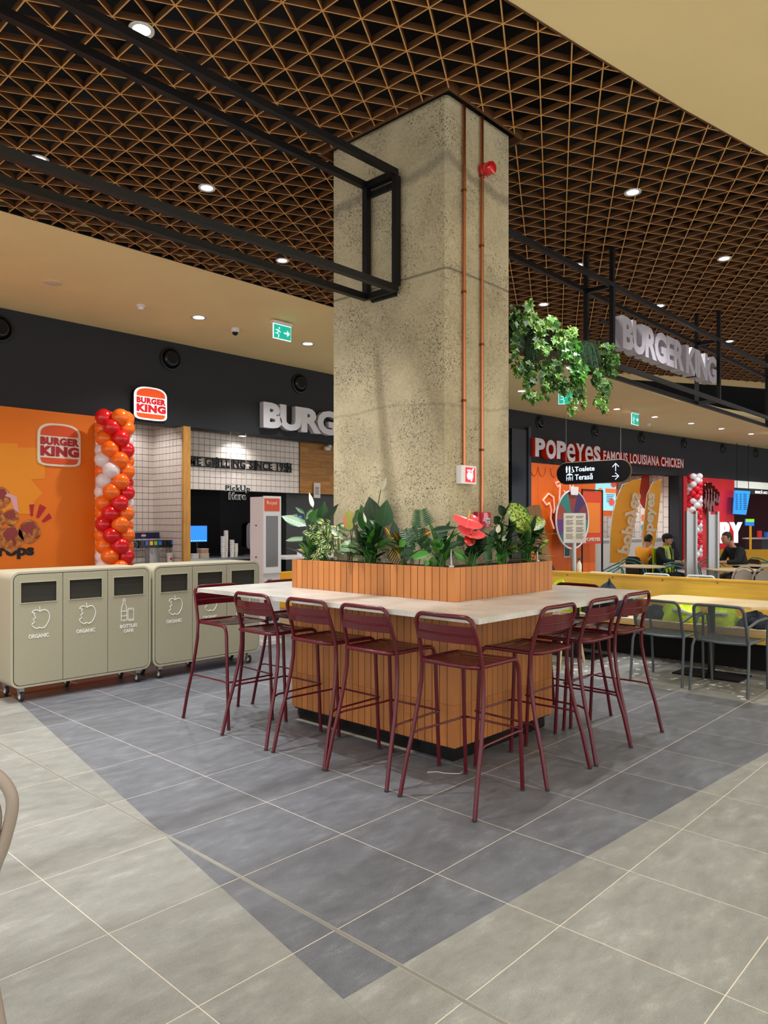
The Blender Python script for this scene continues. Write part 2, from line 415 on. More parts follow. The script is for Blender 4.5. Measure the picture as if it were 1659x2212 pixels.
# ================================================================== FLOOR
ZC = 4.40
floor = struct(MB().box(-9, -7, -0.06, 40, 13, -0.0007).build('floor', M_GROUT))
G = 0.6
LB = ((-0.86, -0.31), (-0.07, 4.47)); RB = [(-0.86, -0.31), (1.82, -0.47), (2.83, -0.54), (6.0, -0.95), (12, -2.0)]
def side(p, a, b): return (b[0]-a[0])*(p[1]-a[1]) - (b[1]-a[1])*(p[0]-a[0])
def halfplane(a, b, sgn):    # keep points left (sgn 1) / right (-1) of a->b
    A_, B_ = -(b[1]-a[1]), (b[0]-a[0]); C_ = -(A_*a[0]+B_*a[1]); return sgn*A_, sgn*B_, sgn*C_
def split_cell(poly):
    # dark = right of LB (u larger) and left of the RB line(s)
    out = []
    l = halfplane(LB[0], LB[1], -1)
    inn = polyline_clip(poly, *l); outp = polyline_clip(poly, -l[0], -l[1], -l[2])
    if len(outp) >= 3: out.append(('light', outp))
    if len(inn) >= 3:
        cx = sum(p[0] for p in inn)/len(inn)
        k = 0
        while k < len(RB)-2 and cx > RB[k+1][0]: k += 1
        h = halfplane(RB[k], RB[k+1], 1)
        d = polyline_clip(inn, *h); e = polyline_clip(inn, -h[0], -h[1], -h[2])
        if len(d) >= 3: out.append(('dark', d))
        if len(e) >= 3: out.append(('light', e))
    return out
def area(p): return 0.5*abs(sum(p[i][0]*p[(i+1) % len(p)][1]-p[(i+1) % len(p)][0]*p[i][1] for i in range(len(p))))
cells = []
JG = 0.006                                    # wide movement joint just off u=-0.6
for i in range(-12, 64):
    for j in range(-11, 18):
        x0, x1, y0, y1 = i*G, (i+1)*G, j*G, (j+1)*G
        if x0 == -0.6 or i == -1: x0 = -0.6 + JG
        if i == -2: x1 = -0.6 - JG - 0.004
        g = 0.0019
        x0 += g; x1 -= g; y0 += g; y1 -= g
        c = ((x0+x1)/2, (y0+y1)/2, 0)
        if -0.1 < c[0]-1.2 < 1.15 and 0.9 < c[1] < 2.3: continue
        d = math.hypot(c[0]-CU, c[1]-CV)
        cells.append((d + (0 if inview(c, 260) else 50), i, j, (x0, y0, x1, y1)))
cells.sort()
FULL = {}
def tile_mesh(poly, m, key=None):
    if key and key in FULL: return FULL[key]
    cx = sum(p[0] for p in poly)/len(poly); cy = sum(p[1] for p in poly)/len(poly)
    mb = MB(); k = len(poly); e = 0.0007
    low = [(p[0]-cx, p[1]-cy, -0.010) for p in poly]; mid = [(p[0]-cx, p[1]-cy, -e) for p in poly]
    top = []
    for p in poly:
        v = Vector((p[0]-cx, p[1]-cy, 0)); L_ = v.length; v = v*((L_-e*1.4)/L_) if L_ > 0.01 else v; top.append(tuple(v))
    mb.v = low+mid+top
    for a in (0, k):
        for i in range(k): j = (i+1) % k; mb.face((a+i, a+j, a+k+j, a+k+i))
    mb.face([2*k+i for i in range(k)])
    me = mb.mesh('tile', m)
    if key: FULL[key] = (me, cx, cy)
    return me, cx, cy
rest = {'light': MB(), 'dark': MB(), 'chip': MB(), 'wood': MB()}
MT = {'light': M_LT, 'dark': M_DT, 'chip': M_TT, 'wood': M_SHADE}
nt_ = 0
for d, i, j, (x0, y0, x1, y1) in cells:
    poly = [(x0, y0), (x1, y0), (x1, y1), (x0, y1)]
    for kind, p in split_cell(poly):
        if area(p) < 0.0015: continue
        if kind == 'dark' and x0 >= 4.19: kind = 'chip'
        if 4.79 <= y0 < 5.9 and x0 < 1.9: kind = 'wood'  # tiles round the bins get the painted shade colour, not real planks
        if nt_ < 292 and d < 11:
            full = area(p) > 0.354 and i not in (-1, -2)
            if full:
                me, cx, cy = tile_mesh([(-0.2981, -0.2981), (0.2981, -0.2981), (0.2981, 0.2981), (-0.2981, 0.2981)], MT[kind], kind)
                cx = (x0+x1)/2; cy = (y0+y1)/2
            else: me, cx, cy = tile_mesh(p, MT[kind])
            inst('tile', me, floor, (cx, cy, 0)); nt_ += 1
        else:
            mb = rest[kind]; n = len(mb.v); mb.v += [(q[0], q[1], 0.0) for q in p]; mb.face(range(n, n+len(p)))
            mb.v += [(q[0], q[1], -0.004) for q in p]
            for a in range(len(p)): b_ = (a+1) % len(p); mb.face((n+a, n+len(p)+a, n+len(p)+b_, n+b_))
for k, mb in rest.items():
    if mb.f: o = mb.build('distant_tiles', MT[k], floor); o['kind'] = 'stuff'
trim = MB().box(-0.6105, -6.5, -0.006, -0.5945, 4.8, 0.0004)
o = trim.build('trim_1', mat('joint_profile', '#9a988f', 0.4, metal=0.5)); struct(o)

# ================================================================== CEILING
EDGE_L = [(-7, 5.17), (4.1, 5.13), (6.2, 5.02), (8.3, 4.85), (9.8, 4.62), (10.9, 4.28), (11.95, 3.62), (13.0, 2.98), (13.95, 2.50), (16, 1.3), (19, -0.2), (24, -2.4)]
EDGE_R = [(-7, 1.55), (-3, 0.86), (0.9, 0.24), (1.3, 0.175), (1.8, 0.09), (2.65, -0.06), (3.75, -0.29), (5.5, -0.72), (8, -1.45), (12, -2.8), (20, -6.5)]
GRID = EDGE_L + [(24, -8.5)] + EDGE_R[::-1]
def slab(pts, z, th, name, m, kind='structure', parent=None):
    o = MB().prism([(p[0], p[1], z) for p in pts], (0, 0, th)).build(name, m, parent)
    if kind and parent is None: o['kind'] = kind
    return o
ceil = slab([(-9, -9), (42, -9), (42, 13), (-9, 13)], 5.35, 0.05, 'ceiling', M_DECK)
BAND = [(p[0]+0.10*0, p[1]) for p in EDGE_L[5:]]
band_out = [(11.25, 4.62), (12.35, 3.98), (13.4, 3.34), (14.4, 2.82), (16.4, 1.65), (19.4, 0.2), (24.4, -2.0)]
leftpoly = EDGE_L[:6] + [(11.25, 4.62), (14.68, 4.74), (17.3, 4.56), (19.6, 4.12), (26, 2.6), (40, 0.2), (40, 12.5), (-7, 12.5)]
slab(leftpoly, ZC+0.004, 0.10, 'ceiling', M_PLAST)
slab(BAND[0:] + band_out[::-1], ZC+0.004, 0.10, 'ceiling', M_PLAST)
slab(EDGE_R + [(20, -9), (-7, -9)], ZC+0.004, 0.10, 'ceiling', M_PLAST)
def edge_trim(pts, z0, z1, t, name, m):
    mb = MB()
    for a, b in zip(pts[:-1], pts[1:]): mb.obox((a[0], a[1], (z0+z1)/2), (b[0], b[1], (z0+z1)/2), t, z1-z0)
    return struct(mb.build(name, m))
edge_trim([(p[0], p[1]+0.006) for p in EDGE_R], ZC, ZC+0.06, 0.012, 'trim_2', M_SLAT)
edge_trim([(p[0], p[1]-0.004) for p in EDGE_L[:6]], ZC-0.004, ZC+0.06, 0.008, 'trim_3', M_BLACK)

# triangular wooden lattice
A_ = 0.2257; SU = A_*math.cos(PI/6); U0, V0 = 0.071, 1.379
HOLE = (1.34, 0.985, 2.235, 2.255)
def inpoly(p, P):
    c = False; n = len(P)
    for i in range(n):
        a, b = P[i], P[i-1]
        if (a[1] > p[1]) != (b[1] > p[1]) and p[0] < (b[0]-a[0])*(p[1]-a[1])/(b[1]-a[1])+a[0]: c = not c
    return c
def cuts(o, d, P):
    t = []
    for i in range(len(P)):
        a, b = P[i-1], P[i]; ex, ey = b[0]-a[0], b[1]-a[1]; den = d[0]*ey - d[1]*ex
        if abs(den) < 1e-12: continue
        s = ((a[0]-o[0])*ey - (a[1]-o[1])*ex)/den; q = ((a[0]-o[0])*d[1] - (a[1]-o[1])*d[0])/den
        if 0 <= q < 1: t.append(s)
    return t
hole_poly = [(HOLE[0], HOLE[1]), (HOLE[2], HOLE[1]), (HOLE[2], HOLE[3]), (HOLE[0], HOLE[3])]
segs = []
for ang in (90, 30, -30):
    d = (math.cos(math.radians(ang)), math.sin(math.radians(ang))); nrm = (-d[1], d[0])
    for k in range(-160, 161):
        o = (U0 + nrm[0]*SU*k, V0 + nrm[1]*SU*k)
        t = sorted(cuts(o, d, GRID) + cuts(o, d, hole_poly))
        for a, b in zip(t[:-1], t[1:]):
            if b-a < 0.03: continue
            mx = (o[0]+d[0]*(a+b)/2, o[1]+d[1]*(a+b)/2)
            if not inpoly(mx, GRID) or inpoly(mx, hole_poly): continue
            # keep the portion near what the hall view shows
            ns = max(2, int((b-a)/0.3)); ts = [a+(b-a)*i/ns for i in range(ns+1)]
            vis = [tt for tt in ts if inview((o[0]+d[0]*tt, o[1]+d[1]*tt, ZC), 330)]
            if not vis: continue
            a2 = max(a, min(vis)-0.5); b2 = min(b, max(vis)+0.5)
            mid = (o[0]+d[0]*(a2+b2)/2, o[1]+d[1]*(a2+b2)/2)
            near = min(math.hypot(o[0]+d[0]*tt-CU, o[1]+d[1]*tt-CV) for tt in (a2, (a2+b2)/2, b2))
            segs.append((near, ang, o, d, a2, b2))
segs.sort()
lattice = struct(MB().box(1.325, 0.97, ZC+0.0, 1.345, 2.27, ZC+0.055).box(2.23, 0.97, ZC, 2.25, 2.27, ZC+0.055).box(1.345, 0.97, ZC, 2.23, 0.99, ZC+0.055).box(1.345, 2.25, ZC, 2.23, 2.27, ZC+0.055).build('trim_4', M_SLAT))
sbm = MB(); sbm.box(-0.5, -0.0042, 0, 0.5, 0.0042, 0.04); sbm.m[0] = 1  # underside face takes the painted lit colour
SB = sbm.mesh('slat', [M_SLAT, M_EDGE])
far = MB(); nsl = 0
for near, ang, o, d, a, b in segs:
    c = (o[0]+d[0]*(a+b)/2, o[1]+d[1]*(a+b)/2, ZC + (0.0004 if ang == 30 else 0.0008 if ang == -30 else 0))
    if nsl < 290:
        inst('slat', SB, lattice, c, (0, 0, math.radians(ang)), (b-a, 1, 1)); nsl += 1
    else:
        p = Vector(c)+Vector((d[0], d[1], 0))*(b-a)/2; q = Vector(c)-Vector((d[0], d[1], 0))*(b-a)/2
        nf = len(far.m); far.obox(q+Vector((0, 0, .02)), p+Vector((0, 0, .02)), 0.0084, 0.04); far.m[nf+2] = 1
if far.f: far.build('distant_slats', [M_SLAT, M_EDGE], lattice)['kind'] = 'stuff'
# services in the dark void
for k, (x, y0, y1, z, w) in enumerate(((0.3, -1, 6, 5.0, 0.5), (3.2, -2, 6, 5.05, 0.35), (6.5, -2, 5, 5.0, 0.5), (9.5, -2, 4, 5.0, 0.4))):
    tag(MB().box(x, y0, z, x+w, y1, z+0.28).build('air_duct', M_DUCT), ['dark air duct above the slats over the left rail frame', 'dark air duct above the slats just right of the column', 'dark air duct above the slats over the long rail frame', 'dark air duct above the farthest wooden slats'][k], 'duct', 'air ducts in the dark ceiling void')

# ================================================================== WALLS
VW = 8.40
WP = [(11, 8.4), (13.1, 8.3), (17.3, 8.03), (22.0, 7.45), (28.4, 6.55), (36, 5.3), (41, 4.4)]
def strip(pts, z0, z1, th, name, m, kind=True):
    mb = MB()
    for a, b in zip(pts[:-1], pts[1:]):
        a = Vector((a[0], a[1], 0)); b = Vector((b[0], b[1], 0)); n = Vector((-(b-a).y, (b-a).x, 0)).normalized()*th
        mb.prism([(*a.xy, z0), (*b.xy, z0), (*(b+n).xy, z0), (*(a+n).xy, z0)], (0, 0, z1-z0))
    o = mb.build(name, m)
    return struct(o) if kind else o
strip([(-7, VW)] + WP, 3.09, ZC+0.05, 0.35, 'wall_left', M_FASC)
strip([(-7, VW+0.02), (2.43, VW+0.02)], 0, 3.09, 0.30, 'wall_left', M_TILEW)
# far rear walls of the shops
strip([(2.0, 11.2), (13.4, 11.2)], 0, 3.6, 0.1, 'wall_back', M_TILEG)
strip([(13.2, 8.9), (13.2, 11.2)], 0, 3.6, 0.1, 'wall_back', M_FASC)
struct(MB().box(2.3, 8.75, 3.30, 13.3, 11.3, 3.36).build('ceiling', mat('shop_ceiling', '#8d8375', 0.8)))
slab([(13.3, 8.45), (17.3, 8.2), (22.0, 7.65), (28.4, 6.8), (36, 5.5), (40, 5.0), (40, 12.4), (13.3, 12.4)], 3.30, 0.06, 'ceiling', mat('shop_ceiling', '#8d8375', 0.8))
strip([(13.9, 11.4), (40, 9.0)], 0, 3.4, 0.1, 'wall_back', mat('maroon_wall', '#4a1020', 0.6))
struct(MB().box(41, -9, 0, 41.2, 13, 5.3).build('wall_right', M_FASC))

ORD = ['first','second','third','fourth','fifth','sixth','seventh','eighth','ninth','tenth','eleventh','twelfth','thirteenth','fourteenth']
# ================================================================== DOWNLIGHTS
M_LENS = mat('downlight_lens', '#ffffff', 0.4, emit=6, ecol=(0.93, 0.97, 1.0))
M_RING = mat('downlight_ring', '#cfcac0', 0.4)
def downlight(x, y, z, label, grp, w=SPOT_W, r=0.075, ang=128, size=0.05, lamp=True, col=(0.98, 0.985, 1.0)):
    t = thing('downlight', label, 'ceiling light', (x, y, z), group=grp)
    MB().lathe([(r*0.80, 0.0), (r*1.15, -0.004), (r*1.18, 0.004), (r*0.80, 0.02)], n=24).build('ring', M_RING, t, True)
    MB().lathe([(r*0.001, -0.002), (r*0.82, 0.0), (r*0.82, 0.006)], n=24).build('lens', M_LENS, t, True)
    if lamp:
        L = bpy.data.lights.new('downlight_lamp', 'SPOT'); L.energy = w; L.spot_size = math.radians(ang); L.spot_blend = 0.65; L.shadow_soft_size = size; L.color = col
        lo = bpy.data.objects.new('downlight_lamp', L); COL.objects.link(lo); lo.parent = t; lo.location = (0, 0, -0.012)
    return t
GG = 'small round downlights between the wooden slats'; GB = 'round downlights in the cream plaster ceiling'
sp = [(-0.35, 1.92), (-0.14, 3.91), (1.04, 3.37), (2.58, 4.26), (3.61, 0.75), (5.82, 0.72), (4.92, 1.98), (5.94, 3.02), (7.04, 1.94), (9.66, 1.91), (-2.4, 2.2), (8.1, 0.2), (11.6, 0.6)]
for i, (x, y) in enumerate(sp):
    lb = ['bright downlight nearest the upper left corner, beside the overhead black rail', 'small downlight just above the lower black rail at far left', 'small downlight among slats left of the column, below the upper rails',
          'small downlight among slats close to the cream ceiling edge', 'downlight among the slats right of the column, nearest the red beacon'][i] if i < 5 else ORD[i-5]+' small downlight counted away from the column among the right-hand slats'
    downlight(x, y, ZC-0.006, lb, GG if i >= 5 else None, w=SPOT_W*(1.9 if i == 0 else 1.7 if i == 1 or i == 10 else 1.0), r=0.062, ang=104, size=0.035)
sb = [(-2.8, 6.9), (-0.8, 6.9), (3.2, 6.87), (5.23, 6.9), (9.2, 6.8), (11.18, 6.7), (13.1, 6.55), (14.99, 6.33), (16.99, 6.2), (18.98, 5.97), (20.8, 5.74), (22.83, 5.5), (25, 5.2), (27, 4.9)]
for i, (x, y) in enumerate(sb):
    downlight(x, y, ZC, ORD[i]+' cream-ceiling downlight from the left, along the dark fascia' if x < 9 else ORD[i-5]+' downlight right of the column in the curved row over the far counters', 'pair of downlights left of the column' if x < 9 else GB, w=SPOT_W*1.15, r=0.095)
for x, y in ((-5, 0.3), (-3.2, -0.4), (-1.3, -0.7), (0.7, -1.2), (2.7, -1.6), (4.8, -2.2), (-4.2, -2.6), (-2.0, -3.0), (0.4, -3.4), (3.0, -3.8), (7, -3.2), (-5, -5), (-1.5, -5.4), (2, -5.8)):  # unseen downlights added above and behind the viewer for fill light
    downlight(x, y, ZC, 'unseen added downlight in the near cream ceiling, above the viewer', 'unseen downlights added in the near cream ceiling', w=SPOT_W*0.45, r=0.095)
for x, y, z, w in ((3.3, 8.95, 3.29, 22), (5.3, 8.75, 3.08, 18), (7.2, 9.6, 3.29, 10), (15.5, 9.0, 3.29, 60), (18.5, 8.9, 3.29, 120), (20.5, 8.9, 3.29, 120), (24, 8.7, 3.29, 60), (28, 8.2, 3.29, 50)):  # downlights added to brighten the shop interiors
    downlight(x, y, z, 'added downlight in the low ceiling inside a shop', 'downlights added inside the shops', w=w, r=0.07, ang=150)

# ================================================================== COLUMN
c0, c1, d0, d1 = 1.40, 2.165, 1.05, 2.19
col = MB()
ch = 0.022
col.prism([(c0+ch, d0, 0.0), (c1-ch, d0, 0), (c1, d0+ch, 0), (c1, d1-ch, 0), (c1-ch, d1, 0), (c0+ch, d1, 0), (c0, d1-ch, 0), (c0, d0+ch, 0)], (0, 0, 4.425))
struct(col.build('column', M_CONC))
def pipe(x, z0, z1, lab):
    t = thing('copper_pipe', lab, 'pipe', (x, d0-0.018, z0))
    MB().tube([(0, 0, 0), (0, 0, z1-z0)], 0.0115, 12).build('tube', M_COP, t, True)
    k = 0
    for z in (0.45, 1.2, 1.9, 2.4):
        if z < z1-z0-0.1: MB().lathe([(0.014, -0.008), (0.016, -0.006), (0.016, 0.006), (0.014, 0.008)], (0, 0, z), 12).box(-0.01, 0.005, z-0.008, 0.01, 0.0185, z+0.008).build('clip', mat('pipe_clip', '#7a4a2c', 0.4, metal=0.8), t, True)
pipe(1.57, 1.925, ZC+0.02, 'left copper pipe on the column, ending at the lit emblem box')
pipe(1.78, 1.60, ZC+0.02, 'right copper pipe on the column, passing the red beacon')
# red beacon
t = thing('alarm_beacon', 'round red alarm beacon high on the concrete column', 'alarm', (1.80, d0, 4.04))
MB().lathe([(0.045, 0), (0.05, -0.008), (0.05, -0.03), (0.044, -0.034)], n=24, axis='y').build('base', M_RED, t, True)
MB().lathe([(0.043, -0.034), (0.046, -0.045), (0.046, -0.085), (0.040, -0.10), (0.03, -0.105)], n=24, axis='y').build('lens_cap', mat('beacon_lens', '#c8101c', 0.12, coat=1.0), t, True)
# emblem box (lit hose sign)
t = thing('emblem_box', 'small lit box with a red and white fire sign on column', 'sign', (1.50, d0-0.002, 1.80))
MB().box(0, -0.045, 0, 0.17, 0, 0.125).build('case', M_WHITE, t)
MB().box(0.045, -0.048, 0.012, 0.155, -0.045, 0.113).build('sign_face', mat('fire_sign_red', '#d8101c', 0.4, emit=0.6, ecol='#e0101c'), t)
mb = MB().lathe([(0.026, -0.0505), (0.026, -0.049)], (0.083, 0, 0.055), 18, 'y').tube([(0.105, -0.050, 0.02), (0.12, -0.050, 0.05), (0.115, -0.05, 0.09), (0.13, -0.05, 0.105)], 0.005, 6)
mb.box(0.062, -0.0505, 0.085, 0.100, -0.049, 0.097)
mb.build('hose_symbol', mat('sign_white_lit', '#ffffff', 0.4, emit=0.7), t)
# call point
t = thing('call_point', 'red fire call point box with clear cover above the plants', 'alarm', (1.70, d0, 1.50))
MB().bbox(0, -0.045, 0, 0.14, 0, 0.11, 0.006).build('case', M_RED, t)
MB().box(0.035, -0.056, 0.006, 0.135, -0.045, 0.104).build('cover', mat('clear_cover', '#d8495a', 0.08, coat=1.0), t)
MB().box(0.075, -0.0575, 0.025, 0.122, -0.056, 0.065).build('label_plate', M_WHITE, t)
mb = MB()
for i in range(3): mb.box(0.083+i*0.012, -0.0585, 0.045, 0.090+i*0.012, -0.0575, 0.055)
mb.box(0.086, -0.0585, 0.031, 0.110, -0.0575, 0.036); mb.build('print', M_SEAM, t)

# ================================================================== CLAD ISLAND
B0, B1, E0, E1 = 1.20, 2.40, 0.83, 2.435
PITCH = 0.0612
ZT = 1.027
def cladding(parent, z0, z1, rows, th=0.018):
    # planks all round, each one an object; rows = list of (za, zb)
    mesh = {}
    def plank(w, h):
        k = (round(w, 4), round(h, 4))
        if k not in mesh:
            e = 0.0014
            mb = MB(); mb.prism([(-w/2, 0, 0), (-w/2, -th+e, 0), (-w/2+e, -th, 0), (w/2-e, -th, 0), (w/2, -th+e, 0), (w/2, 0, 0)], (0, 0, h)); mesh[k] = mb.mesh('plank', M_CLAD)
        return mesh[k]
    for za, zb in rows:
        h = zb-za-0.0015
        nu = round((B1-B0)/PITCH); nv = round((E1-E0)/PITCH)
        for i in range(nu):
            w = (B1-B0)/nu; x = B0+w*(i+0.5)
            inst('plank', plank(w-0.0052, h), parent, (x, E0+th+R.uniform(-.0006, .0006), za), (0, 0, 0))
            if len(rows) == 1 or za > 0.6: inst('plank', plank(w-0.0052, h), parent, (x, E1-th, za), (0, 0, PI))
        for i in range(nv):
            w = (E1-E0)/nv; y = E0+w*(i+0.5)
            inst('plank', plank(w-0.0052, h), parent, (B0+th+R.uniform(-.0006, .0006), y, za), (0, 0, -PI/2))
            if len(rows) == 1 or za > 0.6: inst('plank', plank(w-0.0052, h), parent, (B1-th, y, za), (0, 0, PI/2))
M_CORE = mat('dark_core', '#1a120c', 0.9)
isl = thing('island_base', 'square island base clad in upright cedar planks under the worktop', 'counter')
def ring_box(z0, z1, inset, m, name, parent):
    i = inset; a0, a1, b0, b1 = B0+i, B1-i, E0+i, E1-i
    mb = MB()
    mb.box(a0, b0, z0, a1, d0-0.002, z1).box(a0, d1+0.002, z0, a1, b1, z1).box(a0, d0-0.002, z0, c0-0.002, d1+0.002, z1).box(c1+0.002, d0-0.002, z0, a1, d1+0.002, z1)
    return mb.build(name, m, parent)
ring_box(0.085, ZT-0.030, 0.017, M_CORE, 'core', isl)
cladding(isl, 0.1, ZT-0.030, [(0.10, 0.37), (0.37, 0.675), (0.675, ZT-0.030)])
ring_box(0.0, 0.10, 0.042, mat('black_plinth', '#070708', 0.25), 'plinth', isl)
# sockets under the worktop
for (x, y, rz) in ((B0, 2.30, -PI/2), (B0, 1.65, -PI/2), (B0, 1.05, -PI/2), (1.42, E0, 0), (1.9, E0, 0)):
    o = MB().box(-0.045, -0.02, 0, 0.045, 0.0, 0.05).box(-0.03, -0.024, 0.01, -0.006, -0.02, 0.04).box(0.006, -0.024, 0.01, 0.03, -0.02, 0.04).build('power_socket', mat('socket_black', '#0c0c0d', 0.4), isl)
    o.location = (x, y, 0.93); o.rotation_euler = (0, 0, rz)
# worktop: one continuous slab with a hole for planter/column
T0, T1, S0, S1_ = 0.658, 2.815, 0.25, 2.915
wt = MB()
for (a, b, c, d) in ((T0, S0, T1, E0+0.001), (T0, E1-0.001, T1, S1_), (T0, E0+0.001, B0+0.001, E1-0.001), (B1-0.001, E0+0.001, T1, E1-0.001)): wt.box(a, b, ZT-0.030, c, d, ZT)
tag(wt.build('worktop', M_TOP), 'pale speckled stone worktop running round the planter', 'worktop')
pl = thing('planter', 'raised cedar plank planter box wrapped round the concrete column', 'planter')
ring_box(ZT, 1.238, 0.017, M_CORE, 'core', pl)
cladding(pl, ZT, 1.245, [(ZT+0.001, 1.248)])
ring_box(1.238, 1.243, 0.030, M_SOIL, 'soil', pl)
# ================================================================== OVERHEAD BLACK RAIL FRAMES
def bar(mb, A, B, w=0.045): mb.obox(A, B, w, w)
def truss(name, label, u0, u1, ends, hangers):
    t = thing(name, label, 'frame', (0, 0, 0))
    for v in (1.47, 1.765):
        for z in (3.19, 4.01):
            MB().obox((u0, v, z), (u1, v, z), 0.045, 0.045).build('rail', M_BLACK, t)
    for u in ends:
        for v in (1.47, 1.765): MB().obox((u, v, 3.2125), (u, v, 3.9875), 0.045, 0.045).build('post', M_BLACK, t)
        for z in (3.19, 4.01): MB().obox((u, 1.4925, z), (u, 1.7425, z), 0.045, 0.045).build('cross_bar', M_BLACK, t)
    for u in hangers:
        for v in (1.47, 1.765): MB().obox((u, v, 4.0325), (u, v, 4.42), 0.045, 0.045).build('hanger', M_BLACK, t)
    return t
t = truss('rail_frame', 'black steel box frame overhead, fixed to the left face of the column', -7.0, 1.355, (1.355, -3.0), (-3.0,))
for z in (3.155, 3.93):
    mb = MB().box(1.378, 1.50, z, 1.40, 1.74, z+0.045)
    for v in (1.53, 1.58, 1.66, 1.71): mb.lathe([(0.008, 1.372), (0.008, 1.378)], (0, v, z+0.022), 8, 'x')
    mb.build('bracket', M_BLACK, t)
t2 = truss('rail_frame', 'long black steel box frame overhead, running away right of the column', 2.19, 30.0, (2.22, 4.71, 7.88, 11.1, 14.3, 17.5, 20.7), (4.71, 7.88, 11.1, 14.3, 17.5, 20.7))
# letters hung in the frame
t = thing('hanging_sign', 'white block letters reading BURGER KING hung in the black frame', 'sign')
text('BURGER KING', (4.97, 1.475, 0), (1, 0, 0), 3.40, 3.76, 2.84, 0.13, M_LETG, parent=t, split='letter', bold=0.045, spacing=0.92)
MB().box(4.72, 1.60, 3.66, 7.87, 1.625, 3.69).box(4.72, 1.60, 3.46, 7.87, 1.625, 3.49).build('support_bar', M_BLACK, t)
# trough for the ivy
t = thing('hanging_trough', 'long black trough in the overhead frame filled with ivy', 'planter')
MB().box(2.30, 1.50, 3.14, 4.66, 1.735, 3.16).box(2.30, 1.50, 3.16, 4.66, 1.515, 3.30).box(2.30, 1.72, 3.16, 4.66, 1.735, 3.30).box(2.30, 1.515, 3.16, 2.315, 1.72, 3.3).box(4.645, 1.515, 3.16, 4.66, 1.72, 3.3).build('box', M_BLACK, t)
MB().box(2.315, 1.515, 3.26, 4.645, 1.72, 3.285).build('soil', M_SOIL, t)

# ================================================================== BAR STOOLS
def make_stool():
    t = thing('bar_stool', 'x', 'stool')
    prof = [(0.0, 0.0, .255), (.045, .21, .243), (.09, .37, .232), (.122, .52, .222), (.138, .64, .213), (.138, .765, .208), (.118, .85, .205), (.092, .93, .200)]
    rt = 0.0125
    # back frame: one bent tube = both rear legs and the top rail
    L_ = [(-w, y, z) for y, z, w in prof]; Rr = [(w, y, z) for y, z, w in prof]
    top = []
    for i in range(7):
        a = PI - PI/2*i/6; top.append((-0.145 + 0.052*math.cos(a), 0.074 - 0.010*i/6, 0.978 + 0.052*math.sin(a)))
    mid = [(-0.07, 0.058, 1.031), (0, 0.054, 1.031), (0.07, 0.058, 1.031)]
    top2 = [(-p[0], p[1], p[2]) for p in top[::-1]]
    MB().tube(L_+top+mid+top2+Rr[::-1], rt, 10).build('back_frame', M_STOOL, t, True)
    # front legs with bend into the seat side rails, joined round the back of the seat
    fl = [(-.200, .545, 0), (-.198, .525, .40), (-.196, .512, .68), (-.195, .505, .72), (-.195, .49, .748), (-.195, .465, .760), (-.195, .40, .762), (-.195, .16, .762)]
    cr = [(-.188, .118, .763), (-.165, .093, .764), (-.13, .085, .765), (0, .082, .765)]
    fr = fl+cr; full = fr + [(-p[0], p[1], p[2]) for p in fr[::-1][1:]]
    MB().tube(full, rt, 10).build('seat_frame', M_STOOL, t, True)
    # seat slats
    n = 6; y0, y1 = 0.105, 0.485; w = (y1-y0)/n
    for i in range(n):
        a = y0+i*w+0.0065; b = y0+(i+1)*w-0.0065; hw = 0.183 if i else 0.165
        z = 0.772 - 0.006*math.sin(PI*(i+0.5)/n)
        mb = MB(); pts = []
        for k in range(7):
            x = -hw+2*hw*k/6; pts.append((x, z-0.006*math.cos(x/hw*PI/2)))
        for (x, zz) in pts: mb.v += [(x, a, zz-0.003), (x, b, zz-0.003), (x, b, zz), (x, a, zz)]
        for k in range(6):
            q = k*4
            for j in range(4): j2 = (j+1) % 4; mb.face((q+j, q+j2, q+4+j2, q+4+j))
        mb.face((0, 1, 2, 3)); mb.face((24, 25, 26, 27))
        mb.build('seat_slat', M_STOOL, t)
    # backrest panel: two curved slats with a ridge
    for za, zb, dy in ((0.885, 0.925, 0.0), (0.937, 0.980, -0.008)):
        mb = MB()
        for k in range(9):
            s = k/8; x = -0.200+0.400*s; y = 0.094 + dy - 0.030*math.sin(PI*s)
            mb.v += [(x, y+0.003, za), (x, y-0.003, za), (x, y-0.010, zb), (x, y-0.004, zb)]
        for k in range(8):
            q = k*4
            for j in range(4): j2 = (j+1) % 4; mb.face((q+j, q+j2, q+4+j2, q+4+j))
        mb.face((0, 1, 2, 3)); mb.face((32, 33, 34, 35))
        mb.build('backrest_slat', M_STOOL, t)
    MB().tube([(-0.2+0.4*k/8, 0.084-0.030*math.sin(PI*k/8), 0.931) for k in range(9)], 0.0055, 8).build('backrest_ridge', M_STOOL, t, True)
    # foot ring
    z = 0.352
    rg = [(-.236, .085, z-.01), (-.224, .13, z), (-.206, .47, z), (-.212, .515, z), (-.200, .545, z), (-.17, .548, z), (.17, .548, z), (.200, .545, z), (.212, .515, z), (.206, .47, z), (.224, .13, z), (.236, .085, z-.01)]
    MB().tube(rg, 0.0065, 8).build('foot_ring', M_STOOL, t, True)
    for x, y in ((-.255, 0), (.255, 0), (-.2, .545), (.2, .545)):
        MB().lathe([(0.0135, 0), (0.0135, 0.012)], (x, y, 0), 10).build('foot_cap', M_RUB, t)
    return t
st0 = make_stool()
